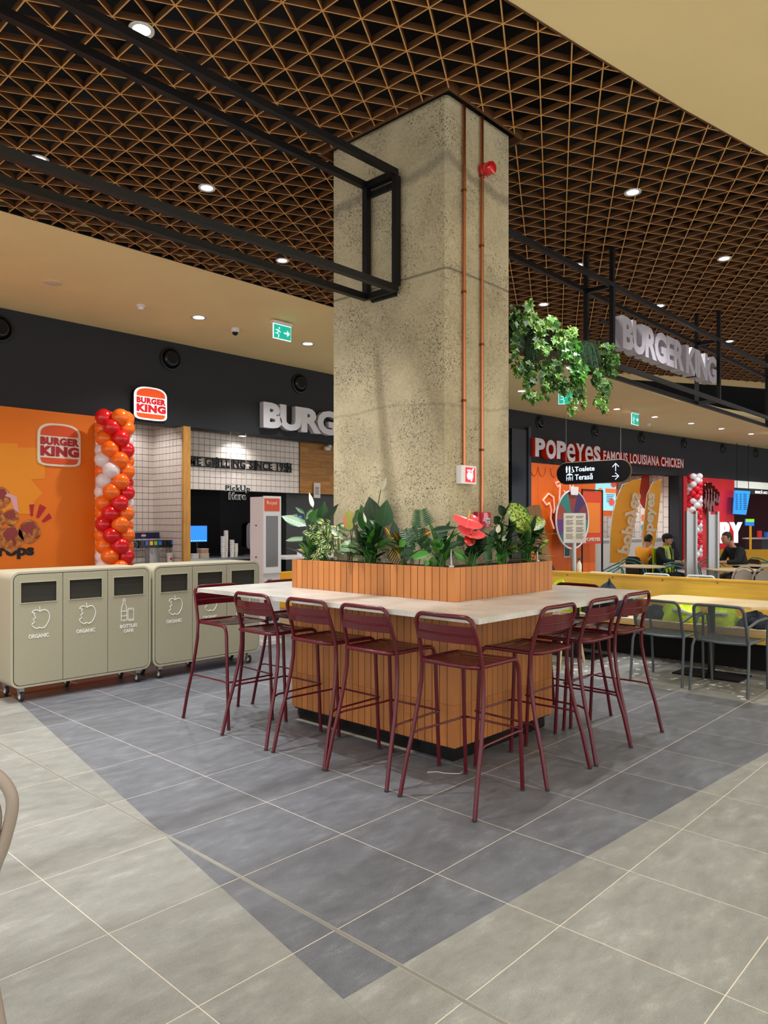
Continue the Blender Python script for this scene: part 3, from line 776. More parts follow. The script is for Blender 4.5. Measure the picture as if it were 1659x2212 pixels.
# (u, v of mid rear feet, heading of the seat, label)
ST = [(0.562, 2.19, 'burgundy bar stool at the long left side, second from the bins end'),
      (0.562, 1.605, 'burgundy bar stool in the middle of the left side of the island'),
      (0.562, 1.08, 'burgundy bar stool on the left side, beside the corner stool'),
      (0.562, 0.465, 'burgundy bar stool nearest the viewer, at the front corner of the worktop')]
for i, (u, v, lb) in enumerate(ST):
    if i == 0: st0.location = (u, v, 0); st0.rotation_euler = (0, 0, -PI/2); st0['label'] = lb; st0['group'] = 'burgundy bar stools round the island'
    else: dup(st0, (u, v, 0), -PI/2 + (0.0, -0.01, 0.0, 0.01)[i], lb)
for u, lb, a in ((1.455, 'burgundy bar stool on the right side, beside the front corner', 0.0), (2.04, 'burgundy bar stool in the middle of the right side', 0.01), (2.55, 'burgundy bar stool at the far right end before the grey armchairs', -0.01)):
    dup(st0, (u, 0.163, 0), a, lb)
dup(st0, (0.88, 3.06, 0), PI-0.02, 'burgundy bar stool at the back left corner, facing the viewer')
dup(st0, (1.52, 3.03, 0), PI, 'burgundy bar stool on the far side, half hidden by the worktop before the bins')
dup(st0, (2.985, 0.90, 0), PI/2, 'burgundy bar stool on the far right side, its slanted legs behind the row')
dup(st0, (2.985, 1.50, 0), PI/2, 'burgundy bar stool behind the planter on the far right side')

# ================================================================== WASTE BINS
def apple(mb, cx, cz, s, y, r=0.0032):
    P = []
    pts = [(-.08, .33), (.02, .27), (.16, .33), (.34, .28), (.45, .05), (.40, -.22), (.25, -.45), (.10, -.50), (0, -.455), (-.12, -.50), (-.28, -.40), (-.33, -.27), (-.22, -.20), (-.27, -.06), (-.17, 0.0), (-.24, .12), (-.20, .20), (-.33, .24), (-.22, .34)]
    n = len(pts); sm = []
    for i in range(n):
        p0, p1, p2, p3 = pts[i-1], pts[i], pts[(i+1) % n], pts[(i+2) % n]
        for k in range(4):
            t = k/4
            f = lambda a, b, c, d: 0.5*((2*b)+(-a+c)*t+(2*a-5*b+4*c-d)*t*t+(-a+3*b-3*c+d)*t**3)
            sm.append((cx+s*f(p0[0], p1[0], p2[0], p3[0]), y, cz+s*f(p0[1], p1[1], p2[1], p3[1])))
    mb.tube(sm, r, 5, closed=True)
    mb.tube([(cx+s*0.02, y, cz+s*.27), (cx+s*0.01, y, cz+s*.5)], r, 5)
def make_bin(u0, label, kinds):
    Wd, D, z0, z1 = 1.285, 0.46, 0.125, 1.115
    t = thing('recycling_bin', label, 'bin', (u0, 4.49, 0), group='wheeled three-door bins')
    out = rrect(0, z0, Wd, z1, 0.075); inn = rrect(0.018, z0+0.018, Wd-0.018, z1-0.018, 0.06)
    mb = MB(); n = len(out)
    for y in (0, D):
        mb.v += [(p[0], y, p[1]) for p in out] + [(p[0], y, p[1]) for p in inn]
    for i in range(n):
        j = (i+1) % n
        mb.face((i, j, n+j, n+i)); mb.face((2*n+i, 3*n+i, 3*n+j, 2*n+j))
        mb.face((i, 2*n+i, 2*n+j, j)); mb.face((n+i, n+j, 3*n+j, 3*n+i))
    mb.build('body', M_BINL, t, True)
    MB().prism([(p[0], 0.012, p[1]) for p in rrect(0.018, z0+0.018, Wd-0.018, z1-0.018, 0.06)], (0, 0.008, 0)).build('seam', M_SEAM, t)
    MB().prism([(p[0], D-0.02, p[1]) for p in rrect(0.01, z0+0.01, Wd-0.01, z1-0.01, 0.065)], (0, 0.018, 0)).build('back_panel', M_BIN, t)
    w3 = (Wd-0.044)/3
    for k in range(3):
        x0 = 0.022+w3*k+0.003; x1 = 0.022+w3*(k+1)-0.003; za, zb = z0+0.024, z1-0.024
        wx0, wx1, wz0, wz1 = x0+0.055, x1-0.055, 0.850, 1.022
        # door outline with rounded outer corners
        rr = 0.055
        pol = []
        def cornerpts(cx, cz, a):
            return [(cx+rr*math.cos(a+PI/2*i/6), cz+rr*math.sin(a+PI/2*i/6)) for i in range(7)]
        br = cornerpts(x1-rr, za+rr, -PI/2) if k == 2 else [(x1, za)]
        tr = cornerpts(x1-rr, zb-rr, 0) if k == 2 else [(x1, zb)]
        tl = cornerpts(x0+rr, zb-rr, PI/2) if k == 0 else [(x0, zb)]
        bl = cornerpts(x0+rr, za+rr, PI) if k == 0 else [(x0, za)]
        def pieces(poly):
            # split polygon around window hole: below, above, left, right
            A = polyline_clip(poly, 0, -1, wz0); B = polyline_clip(poly, 0, 1, -wz1)
            mid = polyline_clip(polyline_clip(poly, 0, 1, -wz0), 0, -1, wz1)
            return [A, B, polyline_clip(mid, -1, 0, wx0), polyline_clip(mid, 1, 0, -wx1)]
        mb = MB()
        for p in pieces(br+tr+tl+bl): 
            if len(p) > 2: mb.prism([(q[0], -0.004, q[1]) for q in p], (0, 0.016, 0))
        d = mb.build('door', M_BIN, t)
        fr = MB(); e = 0.006
        for (a, b_, c, dd) in ((wx0-e, wz0-e, wx1+e, wz0), (wx0-e, wz1, wx1+e, wz1+e), (wx0-e, wz0, wx0, wz1), (wx1, wz0, wx1+e, wz1)): fr.box(a, -0.010, b_, c, 0.010, dd)
        fr.build('opening_frame', M_BINL, d)
        ch = MB()
        ch.box(wx0-.004, 0.02, wz0-.012, wx0, 0.24, wz1+.01).box(wx1, 0.02, wz0-.012, wx1+.004, 0.24, wz1+.01).box(wx0, 0.02, wz0-.016, wx1, 0.24, wz0-.012).box(wx0, 0.02, wz1+.006, wx1, 0.24, wz1+.01)
        ch.box(wx0, 0.235, wz0-.01, wx1, 0.24, wz1+.008).box((wx0+wx1)/2, 0.10, wz0-.01, (wx0+wx1)/2+.006, 0.235, wz1+.006)
        ch.build('chute', M_INS, d)
        ic = MB(); cx = (x0+x1)/2; yf = -0.0055
        if kinds[k] == 'a': 
            apple(ic, cx+0.005, 0.715, 0.19, yf); ic.build('apple_icon', M_INK, d)
            text('ORGANIC', (cx-0.086, -0.0065, 0), (1, 0, 0), 0.540, 0.574, 0.172, 0.0025, M_INK, 'lettering', d, bold=0.02)
        else:
            b0 = cx-0.075
            bott = [(b0+.02, .80), (b0+.02, .775), (b0+.005, .74), (b0, .70), (b0, .61), (b0+.012, .62), (b0+.022, .605), (b0+.034, .62), (b0+.046, .605), (b0+.056, .615), (b0+.056, .70), (b0+.052, .74), (b0+.038, .775), (b0+.038, .80)]
            ic.tube([(p[0], yf, p[1]) for p in bott], 0.0028, 5, closed=True)
            ic.tube([(b0+.018, yf, .803), (b0+.018, yf, .815), (b0+.040, yf, .815), (b0+.040, yf, .803)], 0.0028, 5, closed=True)
            for z in (.70, .655): ic.tube([(b0, yf, z), (b0+.056, yf, z)], 0.0025, 5)
            can = rrect(b0+.068, .605, b0+.125, .72, .010, 3); ic.tube([(p[0], yf, p[1]) for p in can], 0.0028, 5, closed=True)
            ic.tube([(b0+.072, yf, .705), (b0+.121, yf, .705)], .0022, 5); ic.tube([(b0+.072, yf, .617), (b0+.121, yf, .617)], .0022, 5)
            ic.build('bottle_icon', M_INK, d)
            text('BOTTLES', (cx-0.086, -0.0065, 0), (1, 0, 0), 0.543, 0.574, 0.172, 0.0025, M_INK, 'lettering', d, bold=0.02)
            text('CANS', (cx-0.05, -0.0065, 0), (1, 0, 0), 0.497, 0.528, 0.10, 0.0025, M_INK, 'lettering', d, bold=0.02)
    for x in (0.105, Wd-0.105, Wd*0.5):
        for y in (0.065, 0.40):
            if x == Wd*0.5 and y < 0.1: continue
            c = MB().box(x-0.022, y-0.02, 0.085, x+0.022, y+0.03, z0+.001); c.box(x-0.020, y-0.012, 0.045, x-0.016, y+0.02, 0.09); c.box(x+0.016, y-0.012, 0.045, x+0.020, y+0.02, 0.09)
            c = c.build('caster', M_STEEL, t)
            MB().lathe([(0.040, -0.014), (0.0445, -0.010), (0.0445, 0.010), (0.040, 0.014)], (x, y, 0.0445), 20, 'x').build('wheel', M_RUB, c, True)
            MB().lathe([(0.024, -0.0155), (0.026, -0.014), (0.026, 0.014), (0.024, 0.0155)], (x, y, 0.0445), 16, 'x').build('hub', M_WHITE, c, True)
    return t
make_bin(-0.145, 'left three-door wheeled bin with a bottles and cans door', ('a', 'a', 'b'))
make_bin(1.165, 'right three-door wheeled bin, partly behind the bar stools', ('a', 'a', 'a'))

# ================================================================== BURGER SHOP FRONT (left)
def logo(parent, A, X, w, h, m_bun, m_txt, m_back, yo=0.0, rim=None):
    # A lower-left corner of the emblem plane facing the hall; X unit vector to the reader's right
    A = Vector(A); X = Vector(X).normalized(); Z = Vector((0, 0, 1)); Nn = X.cross(Z)
    def P(x, z, d): return A + X*(x*w) + Z*(z*h) + Nn*d
    def bunpts(x0, z0, x1, z1, top):
        pts = []
        if top:
            pts = [(x0, z0+.012), (x0+.02, z0), (x1-.02, z0), (x1, z0+.012)]
            for i in range(1, 14): a = PI*i/14; pts.append(((x0+x1)/2+(x1-x0)/2*math.copysign(abs(math.cos(a))**0.75, math.cos(a)), z0+.03+(z1-z0-.03)*math.sin(a)**0.85))
        else:
            pts = [(x0, z1), (x0+.005, z1-.05), (x0+.04, z0+.03), (x0+.14, z0+.006), (.5, z0), (x1-.14, z0+.006), (x1-.04, z0+.03), (x1-.005, z1-.05), (x1, z1)]
        return pts
    sh = []
    for i in range(15): a = PI*i/14; sh.append((.5+.5*math.copysign(abs(math.cos(a))**0.62, math.cos(a)), .72+.28*math.sin(a)**0.9))
    sh += [(0, .12), (.03, .055), (.12, .015), (.3, 0), (.7, 0), (.88, .015), (.97, .055), (1, .12)]
    MB().prism([P(x, z, yo) for x, z in sh[::-1]], Nn*0.02).build('emblem_board', m_back, parent)
    if rim:
        MB().prism([P(.5+(x-.5)*1.0, z, yo-rim) for x, z in sh], Nn*(rim-0.001)).build('emblem_case', M_BLACK, parent)
    MB().prism([P(x, z, yo+.02) for x, z in bunpts(.06, .70, .94, .955, True)], Nn*0.004).build('bun_top', m_bun, parent)
    MB().prism([P(x, z, yo+.02) for x, z in bunpts(.06, .045, .94, .19, False)], Nn*0.004).build('bun_bottom', m_bun, parent)
    text('BURGER', P(.06, 0, yo+.025), X, A.z*0+h*.485, h*.67, w*.90, .004, m_txt, 'lettering', parent, bold=0.065, spacing=1.1)
    text('KING', P(.06, 0, yo+.025), X, h*.225, h*.465, w*.90, .004, m_txt, 'lettering', parent, bold=0.07, spacing=1.1)
M_LITW = mat('lit_sign_white', '#f5f7fa', 0.4, emit=0.275)
M_LITR = mat('lit_sign_red', '#d5141d', 0.4, emit=0.175)
M_LITO = mat('lit_sign_orange', '#f2561a', 0.4, emit=0.2)
# orange poster wall
t = thing('poster_wall', 'large orange poster panel with an emblem and glazed snack balls', 'poster', (0, 0, 0))
MB().box(-3.0, VW-0.03, 0.0, 2.42, VW+0.015, 3.09).build('panel', M_ORANGE, t)
MB().box(2.42, VW-0.034, 0.0, 2.435, VW+0.02, 3.095).build('edge_strip', M_WHITE, t)
M_OR2 = mat('orange_light_print', '#f29318', 0.6)
def P8(x, y, off=0.034): return atv(x, y, VW-off)
def print_poly(pts, m, name, off=0.032, th=0.002, parent=None):
    MB().prism([P8(x, y, off) for x, y in pts], (0, -th, 0)).build(name, m, parent or t)
# crown-like pale print cut by the frame edge
print_poly([(-60, 955), (38, 958), (38, 967), (97, 967), (97, 1034), (67, 1036), (92, 1065), (74, 1084), (74, 1110), (-60, 1112)], M_OR2, 'pale_print')
logo(t, atv(80, 1005, VW-0.031), (1, 0, 0), 0.60, 0.60, mat('print_bun', '#e25222', 0.6), mat('print_red', '#b3202c', 0.6), M_CREAM)
for q in ([(63, 1090), (74, 1089), (71, 1115), (66, 1115)], [(86, 1089), (100, 1096), (84, 1119), (78, 1118)], [(106, 1108), (112, 1119), (94, 1129), (90, 1125)]):
    print_poly(q, mat('print_red', '#b3202c', 0.6), 'red_dash', 0.034)
# printed snack balls: flat discs in print, mottled
def snack_mat():
    m, N, L, b = nodes_of('snack_print', 0.5)
    g = N.new('ShaderNodeNewGeometry')
    n = N.new('ShaderNodeTexNoise'); n.inputs['Scale'].default_value = 14; n.inputs['Detail'].default_value = 6; L.new(g.outputs['Position'], n.inputs['Vector'])
    c = mixc(N, L, maprange(N, L, n.outputs['Fac'], .35, .65, 0, 1), '#7a2a0e', '#d98a3c'); L.new(c, b.inputs['Base Color']); return m
M_SN = snack_mat(); M_GLZ = mat('glaze_print', '#8c1a0c', 0.3)
def disc_print(cx, cy, rx, ry, m, name, off):
    print_poly([(cx+rx*math.cos(a)*(1+.04*math.sin(5*a)), cy+ry*math.sin(a)*(1+.05*math.cos(4*a))) for a in [2*PI*i/22 for i in range(22)]], m, name, off)
for (cx, cy, r) in ((2, 1075, 22), (-12, 1120, 24), (24, 1117, 17), (-18, 1162, 30), (64, 1148, 24), (24, 1163, 27)):
    disc_print(cx, cy, r, r*1.05, M_SN, 'snack_ball', 0.034+0.001*(cx > 0)); 
    print_poly([(cx-r*.7, cy-r*.35), (cx-r*.3, cy-r*.85), (cx+r*.35, cy-r*.85), (cx+r*.6, cy-r*.4), (cx+r*.3, cy-r*.1), (cx+r*.25, cy+r*.5), (cx, cy+r*.1), (cx-r*.3, cy+r*.3), (cx-r*.5, cy-r*.05)], M_GLZ, 'glaze', 0.037)
print_poly([(-20, 1040), (6, 1060), (36, 1073), (41, 1108), (30, 1100), (22, 1075), (-20, 1062)], mat('print_pink', '#e3a6ac', 0.6), 'paper_cone', 0.0365)
text('drops', atv(-28, 1210, VW-0.036), (1, 0, 0), 0, .20, 0.60, .003, mat('print_black', '#161010', 0.6), 'lettering', t, bold=0.05)

# lit emblem on the fascia
t = thing('emblem_sign', 'lit burger emblem sign on the dark fascia above the balloons', 'sign')
logo(t, atv(289, 904, VW-0.10)+Vector((0, 0, -0.0)), (1, 0, 0), 0.545, 0.505, M_LITO, M_LITR, M_LITW, yo=0.0, rim=0.10)
# big letters
t = thing('fascia_sign', 'big white BURGER KING letters on the dark fascia, cut off by the column', 'sign')
text('BURGER KING', (5.40, VW-0.13, 0), (1, 0, 0), 3.20, 3.66, 4.35, 0.11, [M_LETW, mat('letter_side', '#b9b7ba', 0.5)], parent=t, split='letter', bold=0.05, spacing=0.93)
# round air nozzles
def nozzle(c, X, label, grp):
    t = thing('air_nozzle', label, 'vent', c, rz=math.atan2(X[1], X[0]), group=grp)
    MB().lathe([(0.17, 0.0), (0.185, -0.01), (0.185, -0.022), (0.155, -0.028), (0.135, 0.0)], n=28, axis='y').build('flange', M_BLACK, t, True)
    MB().lathe([(0.132, -0.015), (0.125, -0.050), (0.105, -0.072), (0.085, -0.074), (0.078, -0.03)], n=28, axis='y').build('ball', mat('nozzle_black', '#101113', 0.3), t, True)
    MB().lathe([(0.080, -0.078), (0.080, -0.03), (0.03, 0.0)], n=24, axis='y').build('throat', M_DECK, t, True)
nozzle((1.11, VW-0.003, 4.12), (1, 0), 'black round air nozzle at the left edge of the fascia', None)
nozzle((3.66, VW-0.003, 4.13), (1, 0), 'black round air nozzle above the lit burger emblem', None)
nozzle((6.32, VW-0.003, 4.11), (1, 0), 'black round air nozzle above the big letters beside the column', None)
def wallpt(x, off=0.0):                    # point on the curved wall line at u=x, off towards the hall
    pts = WP
    for a, b in zip(pts[:-1], pts[1:]):
        if a[0] <= x <= b[0]:
            s = (x-a[0])/(b[0]-a[0]); p = Vector((x, a[1]+s*(b[1]-a[1]), 0)); d = Vector((b[0]-a[0], b[1]-a[1], 0)).normalized()
            return p + Vector((d.y, -d.x, 0))*off, d
for i, x in enumerate((14.43, 17.15, 19.65, 22.23, 24.87, 27.4)):
    p, d = wallpt(x, 0.003); nozzle((p.x, p.y, 4.19), d, ORD[i]+' black round air nozzle from the left above the orange and red shops', 'air nozzles on the far fascia')

# balloon columns
def balloons(x, y, z0, z1, cols, label, r=0.118, step=.153, rad=.165, fn=None):
    t = thing('balloon_column', label, 'balloons', (x, y, 0))
    me = [MB().sphere((0, 0, 0), 1, 16, 12).mesh('balloon', m, True) for m in cols]
    for k in range(int((z1-z0)/step)+1):
        z = z1-step*k
        for j in range(4):
            a = PI/4*(k % 2) + PI/2*j + 0.07*math.sin(k*1.3)
            inst('balloon', me[fn(k, j)], t, (rad*math.cos(a)+R.uniform(-.006, .006), rad*math.sin(a), z+R.uniform(-.008, .008)), (R.uniform(-.2, .2), 0.1, 0), (r, r, r*R.uniform(.92, 1.0)))
    MB().tube([(0, 0, 0.03), (0, 0, z1+0.02)], 0.02, 8).build('pole', M_WHITE, t)
    MB().lathe([(0.16, 0), (0.16, 0.02), (0.03, 0.04)], n=20).build('base', M_WHITE, t)
    return t
def bal(name, c): return mat(name, c, 0.25, coat=0.3)
mats = [bal('balloon_red', '#e0141c'), bal('balloon_orange', '#ff6f12'), bal('balloon_white', '#f0dfe0')]
PAT = ['ROo', 'ORO', 'ORw', 'WOR', 'WOo', 'OWO', 'WOr', 'WOR', 'ORw', 'ORO', 'ROo', 'ORO', 'ORo', 'WOR', 'WOr']
def fpat(k, j):           # k counts rows down from the top; odd rows show left, centre, right, even rows left and right
    p = PAT[k % 15]; c = {'R': 0, 'O': 1, 'W': 2, 'o': 1, 'w': 2, 'r': 0}
    if k % 2 == 0: return c[{2: p[0], 3: p[1]}.get(j, p[2])]
    return c[{1: p[0], 2: p[1], 3: p[2], 0: 'O'}[j]]
balloons(2.545, 8.02, 0.2, 3.04, mats, 'twisted column of red, orange and white balloons beside the orange poster', r=.124, step=.153, rad=.160, fn=fpat)

# niche with drinks machine
NV = 9.40
def tile_field(A, X, w, h, tw, th, name='wall_tiles', m=M_TILEW, gap=0.006, brick=False, vert=False, parent=None):
    A = Vector(A); X = Vector(X).normalized(); Z = Vector((0, 0, 1)); Nn = X.cross(Z)
    mb = MB(); nu = int(math.ceil(w/tw)); nz = int(math.ceil(h/th))
    for j in range(nz+1):
        for i in range(nu+1):
            zo = (th/2 if (vert and i % 2) else 0); xo = (tw/2 if (brick and j % 2) else 0)
            x0 = max(0, i*tw-xo+gap/2); x1 = min(w, (i+1)*tw-xo-gap/2); z0 = max(0, j*th-zo+gap/2); z1 = min(h, (j+1)*th-zo-gap/2)
            if x1-x0 < .01 or z1-z0 < .01: continue
            b = len(mb.v)
            for d, e in ((0.0, 0), (0.006, 0.0015)):
                for x, z in ((x0+e, z0+e), (x1-e, z0+e), (x1-e, z1-e), (x0+e, z1-e)): mb.v.append(tuple(A+X*x+Z*z+Nn*d))
            mb.face((b+4, b+5, b+6, b+7))
            for q in range(4): mb.face((b+q, b+(q+1) % 4, b+4+(q+1) % 4, b+4+q))
    o = mb.build(name, m, parent); o['kind'] = 'stuff'; return o
w1 = struct(MB().box(2.43, NV, 0, 3.95, NV+0.1, 3.3).build('wall_back', M_TJ)); tile_field((2.43, NV-.0005, 0.85), (1, 0, 0), 1.52, 2.4, 0.108, 0.108, parent=w1)
w2 = struct(MB().box(3.925, VW+0.03, 0, 4.0, NV+0.1, 3.3).build('wall_right', M_TJ)); tile_field((3.9245, NV, 0.85), (0, -1, 0), NV-VW-0.03, 2.4, 0.108, 0.108, parent=w2)
w3 = struct(MB().box(2.36, VW+0.32, 0, 2.43, NV+0.1, 3.3).build('wall_left', M_TJ))
struct(MB().box(3.885, VW-0.02, 0, 4.015, VW+0.03, 3.09).build('trim_5', M_OAK))
w4 = struct(MB().box(4.0, 9.0, 2.11, 6.82, 9.12, 3.3).build('wall_back', M_TJ)); tile_field((4.0, 8.9995, 2.11), (1, 0, 0), 2.82, 1.19, 0.112, 0.112, parent=w4)
# oak plank wall right of the tiled bulkhead
ow = struct(MB().box(6.82, 8.98, 2.11, 12.0, 9.12, 3.3).build('wall_back', M_CORE))
mo = MAT_O = mat('oak_plank', '#a5702f', 0.5, var=0.25, vscale=5, stretch=(0.6, 1, 7), rnd=0.18)
for k in range(9):
    x = 6.82 - R.uniform(0, .5); z = 2.11+k*0.132
    while x < 9.8:
        L2 = R.uniform(0.7, 1.3); a = max(6.822, x); b_ = x+L2-0.003
        if b_-a > 0.05: inst('plank', MB().box(0, -0.012, 0, b_-a, 0, 0.130).mesh('plank', mo), ow, (a, 8.98, z))
        x += L2
# slogan letters on a rail
t = thing('slogan_sign', 'black cut-out slogan letters on a dark rail across the white tiles', 'sign')
MB().box(4.05, 8.965, 2.505, 6.62, 8.985, 2.525).box(4.05, 8.965, 2.66, 6.62, 8.985, 2.68).build('rail', M_BLACK, t)
for x in (4.9, 5.75, 6.5): MB().box(x, 8.95, 2.50, x+0.02, 8.992, 2.69).build('bracket', M_BLACK, t)
text('FLAME GRILLING SINCE 1954', (4.02, 8.945, 0), (1, 0, 0), 2.52, 2.665, 2.58, 0.02, M_BLACK, 'letter', t, split='letter', bold=0.018, spacing=1.12)
# pick-up sign
t = thing('pickup_sign', 'clear hanging sign with black outlined words Pick Up Here', 'sign')
MB().box(4.83, 8.464, 2.165, 5.19, 8.478, 2.185).build('hanging_bar', M_WHITE, t)
for bo, yy, mm in ((0.075, 8.464, M_WHITE), (0.02, 8.456, mat('ink_black', '#0a0a0c', .5))):
    e_ = .008 if bo > .05 else 0
    text('PickUp', (4.74-e_, yy, 0), (1, 0, 0), 2.055-e_, 2.175+e_, .51+2*e_, .006, mm, 'lettering', t, bold=bo, spacing=1.12); text('Here', (4.82-e_, yy, 0), (1, 0, 0), 1.94-e_, 2.045+e_, .35+2*e_, .006, mm, 'lettering', t, bold=bo, spacing=1.12)
for x in (4.85, 5.17): MB().tube([(x, 8.47, 2.18), (x, 8.47, 3.095)], 0.004, 6).build('wire', M_WHITE, t)
# drinks counter + machine
t = thing('drinks_counter', 'pale counter in the tiled niche carrying the drinks machine', 'counter')
MB().box(2.46, 8.55, 0, 3.90, 9.36, 0.84).build('cabinet', M_GREY, t); MB().box(2.44, 8.50, 0.84, 3.915, 9.38, 0.875).build('counter_top', M_STEEL, t)
t = thing('drinks_machine', 'black eight-tap drinks dispenser with coloured flavour labels', 'dispenser', (3.28, 8.9, 0.875))
MB().box(0.27, -0.06, 0, 0.45, 0.10, 0.37).build('tower', M_STEEL, t)
MB().bbox(0.02, -0.13, 0.255, 0.72, 0.09, 0.375, 0.03).build('tap_bar', mat('tap_black', '#0e0e11', 0.3), t)
cols = ['#1a1a1f', '#2c4fa8', '#eaa22c', '#5fae2b', '#2c62b8', '#1d1c22', '#101014', '#2c62b8']
for i in range(8):
    x = 0.07+0.078*i
    MB().box(x, -0.142, 0.30, x+0.055, -0.131, 0.362).build('flavour_label', mat('label_%s' % ['cola', 'blue', 'amber', 'green', 'azure', 'dark', 'black', 'azure'][i], cols[i], 0.3, emit=0.075), t)
    MB().tube([(x+.03, -.10, .255), (x+.03, -.115, .19), (x+.045, -.14, .15)], 0.006, 6).build('lever', M_STEEL, t, True)
MB().lathe([(0.05, -0.15), (0.055, -0.14), (0.055, -0.06)], (-0.03, 0, 0.31), 20, 'y').build('badge', M_GREY, t, True)
MB().lathe([(0.036, -0.155), (0.036, -0.15)], (-0.03, 0, 0.31), 20, 'y').build('badge_face', mat('navy_print', '#1a2148', 0.4), t)
bn = MB().box(0.0, 0.25, 0.395, 0.62, 0.28, 0.50).build('sign_panel', mat('navy_print', '#1a2148', 0.4), t)
for (z0, z1, m) in ((0.46, 0.49, mat('cola_red', '#c8203a', 0.4)), (0.435, 0.46, M_WHITE), (0.405, 0.435, mat('cola_blue', '#274fb0', 0.4))):
    pts = [(0.33+0.042*math.cos(a), 0.447+0.042*math.sin(a)) for a in [2*PI*i/24 for i in range(24)]]
    pp = polyline_clip(polyline_clip(pts, 0, 1, -z0), 0, -1, z1)
    if len(pp) > 2: MB().prism([(p[0], 0.249, p[1]) for p in pp], (0, -0.003, 0)).build('round_emblem', m, bn)
def cup(x, y, z, s, label, grp=None, name='paper_cup', m=None):
    t = thing(name, label, 'cup', (x, y, z), group=grp)
    MB().lathe([(0.032*s, 0), (0.045*s, 0.135*s), (0.048*s, 0.138*s), (0.048*s, 0.143*s), (0.043*s, 0.143*s)], n=18).build('body', m or mat('paper_white', '#eee6dd', 0.6), t, True)
    MB().box(-0.015*s, -0.042*s, 0.05*s, 0.015*s, -0.036*s, 0.08*s).build('print', M_BKRED, t)
    return t
cup(4.02-0.22, 8.66, 0.875, 1.15, 'white paper cup standing right of the drinks machine')
# kitchen counter line and clutter
t = thing('kitchen_counter', 'dark steel kitchen counter behind the pick-up opening', 'counter')
MB().box(4.06, 9.15, 0, 6.9, 9.75, 0.86).build('cabinet', mat('dark_steel', '#2a2b2e', 0.4, metal=0.5), t); MB().box(4.04, 9.12, 0.86, 6.92, 9.78, 0.90).build('counter_top', M_STEEL, t)
tag(MB().box(4.02, 10.1, 0.9, 5.75, 10.16, 2.4).build('partition', M_DECK), 'black partition behind the kitchen screen', 'partition')
t = thing('kitchen_screen', 'blue lit order screen in the dark kitchen', 'screen', (4.68, 9.55, 1.18))
MB().box(0, 0, 0, 0.42, 0.03, 0.31).build('case', M_BLACK, t)
MB().box(0.012, -0.003, 0.012, 0.408, 0, 0.298).build('display', mat('blue_display', '#1666f0', 0.4, emit=0.8, ecol='#1a6cff'), t)
mb = MB()
for i in range(9): mb.box(0.03+i*0.042, -0.005, 0.022, 0.055+i*0.042, -0.003, 0.036)
mb.build('icon_row', mat('icon_glow', '#8fd0ff', 0.4, emit=0.75), t)
MB().box(0.19, 0.01, -0.28, 0.23, 0.03, 0.0).build('stand', M_BLACK, t)
for i, (x, n) in enumerate(((5.30, 9), (5.42, 12), (5.50, 7), (5.64, 5))):
    t = thing('cup_stack', ['short stack of paper cups left in the kitchen', 'tallest stack of paper cups in the kitchen', 'stack of paper cups behind the tallest one', 'right stack of lidded paper cups in the kitchen'][i], 'cups', (x, 9.35+.08*(i % 2), 0.90))
    for k in range(n): inst('paper_cup', MB().lathe([(0.032, 0), (0.043, 0.10), (0.046, 0.104), (0.041, 0.108)], n=14).mesh('paper_cup', mat('paper_white', '#eee6dd', 0.6), True) if k == 0 else cm, t, (0, 0, 0.035*k)); cm = t.children[0].data
t = thing('towel_dispenser', 'black oval paper towel dispenser on the kitchen wall', 'dispenser', (5.98, 9.72, 1.02))
MB().prism([(p[0], 0, p[1]) for p in rrect(0, 0, 0.28, 0.52, 0.10)], (0, -0.16, 0)).build('case', mat('gloss_black', '#0c0c0e', 0.15, coat=0.6), t)
MB().prism([(p[0], -0.161, p[1]) for p in rrect(0.07, 0.07, 0.21, 0.47, 0.06)], (0, -0.004, 0)).build('window', mat('smoke_window', '#9a948c', 0.2), t)
MB().box(0.05, -0.30, -0.12, 0.23, 0.0, -0.10).build('tray', M_STEEL, t)
for x, z, w, c, lb in ((4.62, .90, .15, '#d8d2c8', 'white food tub left on the kitchen counter'), (4.79, .90, .19, '#c9b49a', 'lower clear tub of sauce cups on the kitchen counter'), (4.80, .985, .17, '#b98c68', 'upper clear tub stacked on the kitchen counter')):
    t = thing('food_tub', lb, 'tub', (x, 9.3, z)); MB().bbox(0, 0, 0, w, .14, .08, .015).build('body', mat('tub_'+c[1:], c, 0.3), t); MB().bbox(-.005, -.005, .08, w+.005, .145, .086, .015).build('lid', M_WHITE, t)
for i in range(3):
    t = thing('sauce_bottle', ['dark sauce bottle nearest the towel dispenser', 'middle dark sauce bottle right of the towel dispenser', 'dark sauce bottle farthest right of the towel dispenser'][i], 'bottle', (6.40+.08*i, 9.5, .9), group='sauce bottles in the kitchen')
    MB().lathe([(0.03, 0), (0.032, .01), (0.032, .15), (0.012, .21), (0.01, .25)], n=12).build('body', M_DECK, t, True); MB().lathe([(0.0325, .05), (0.0325, .11)], n=12).build('label_band', M_OAK, t)
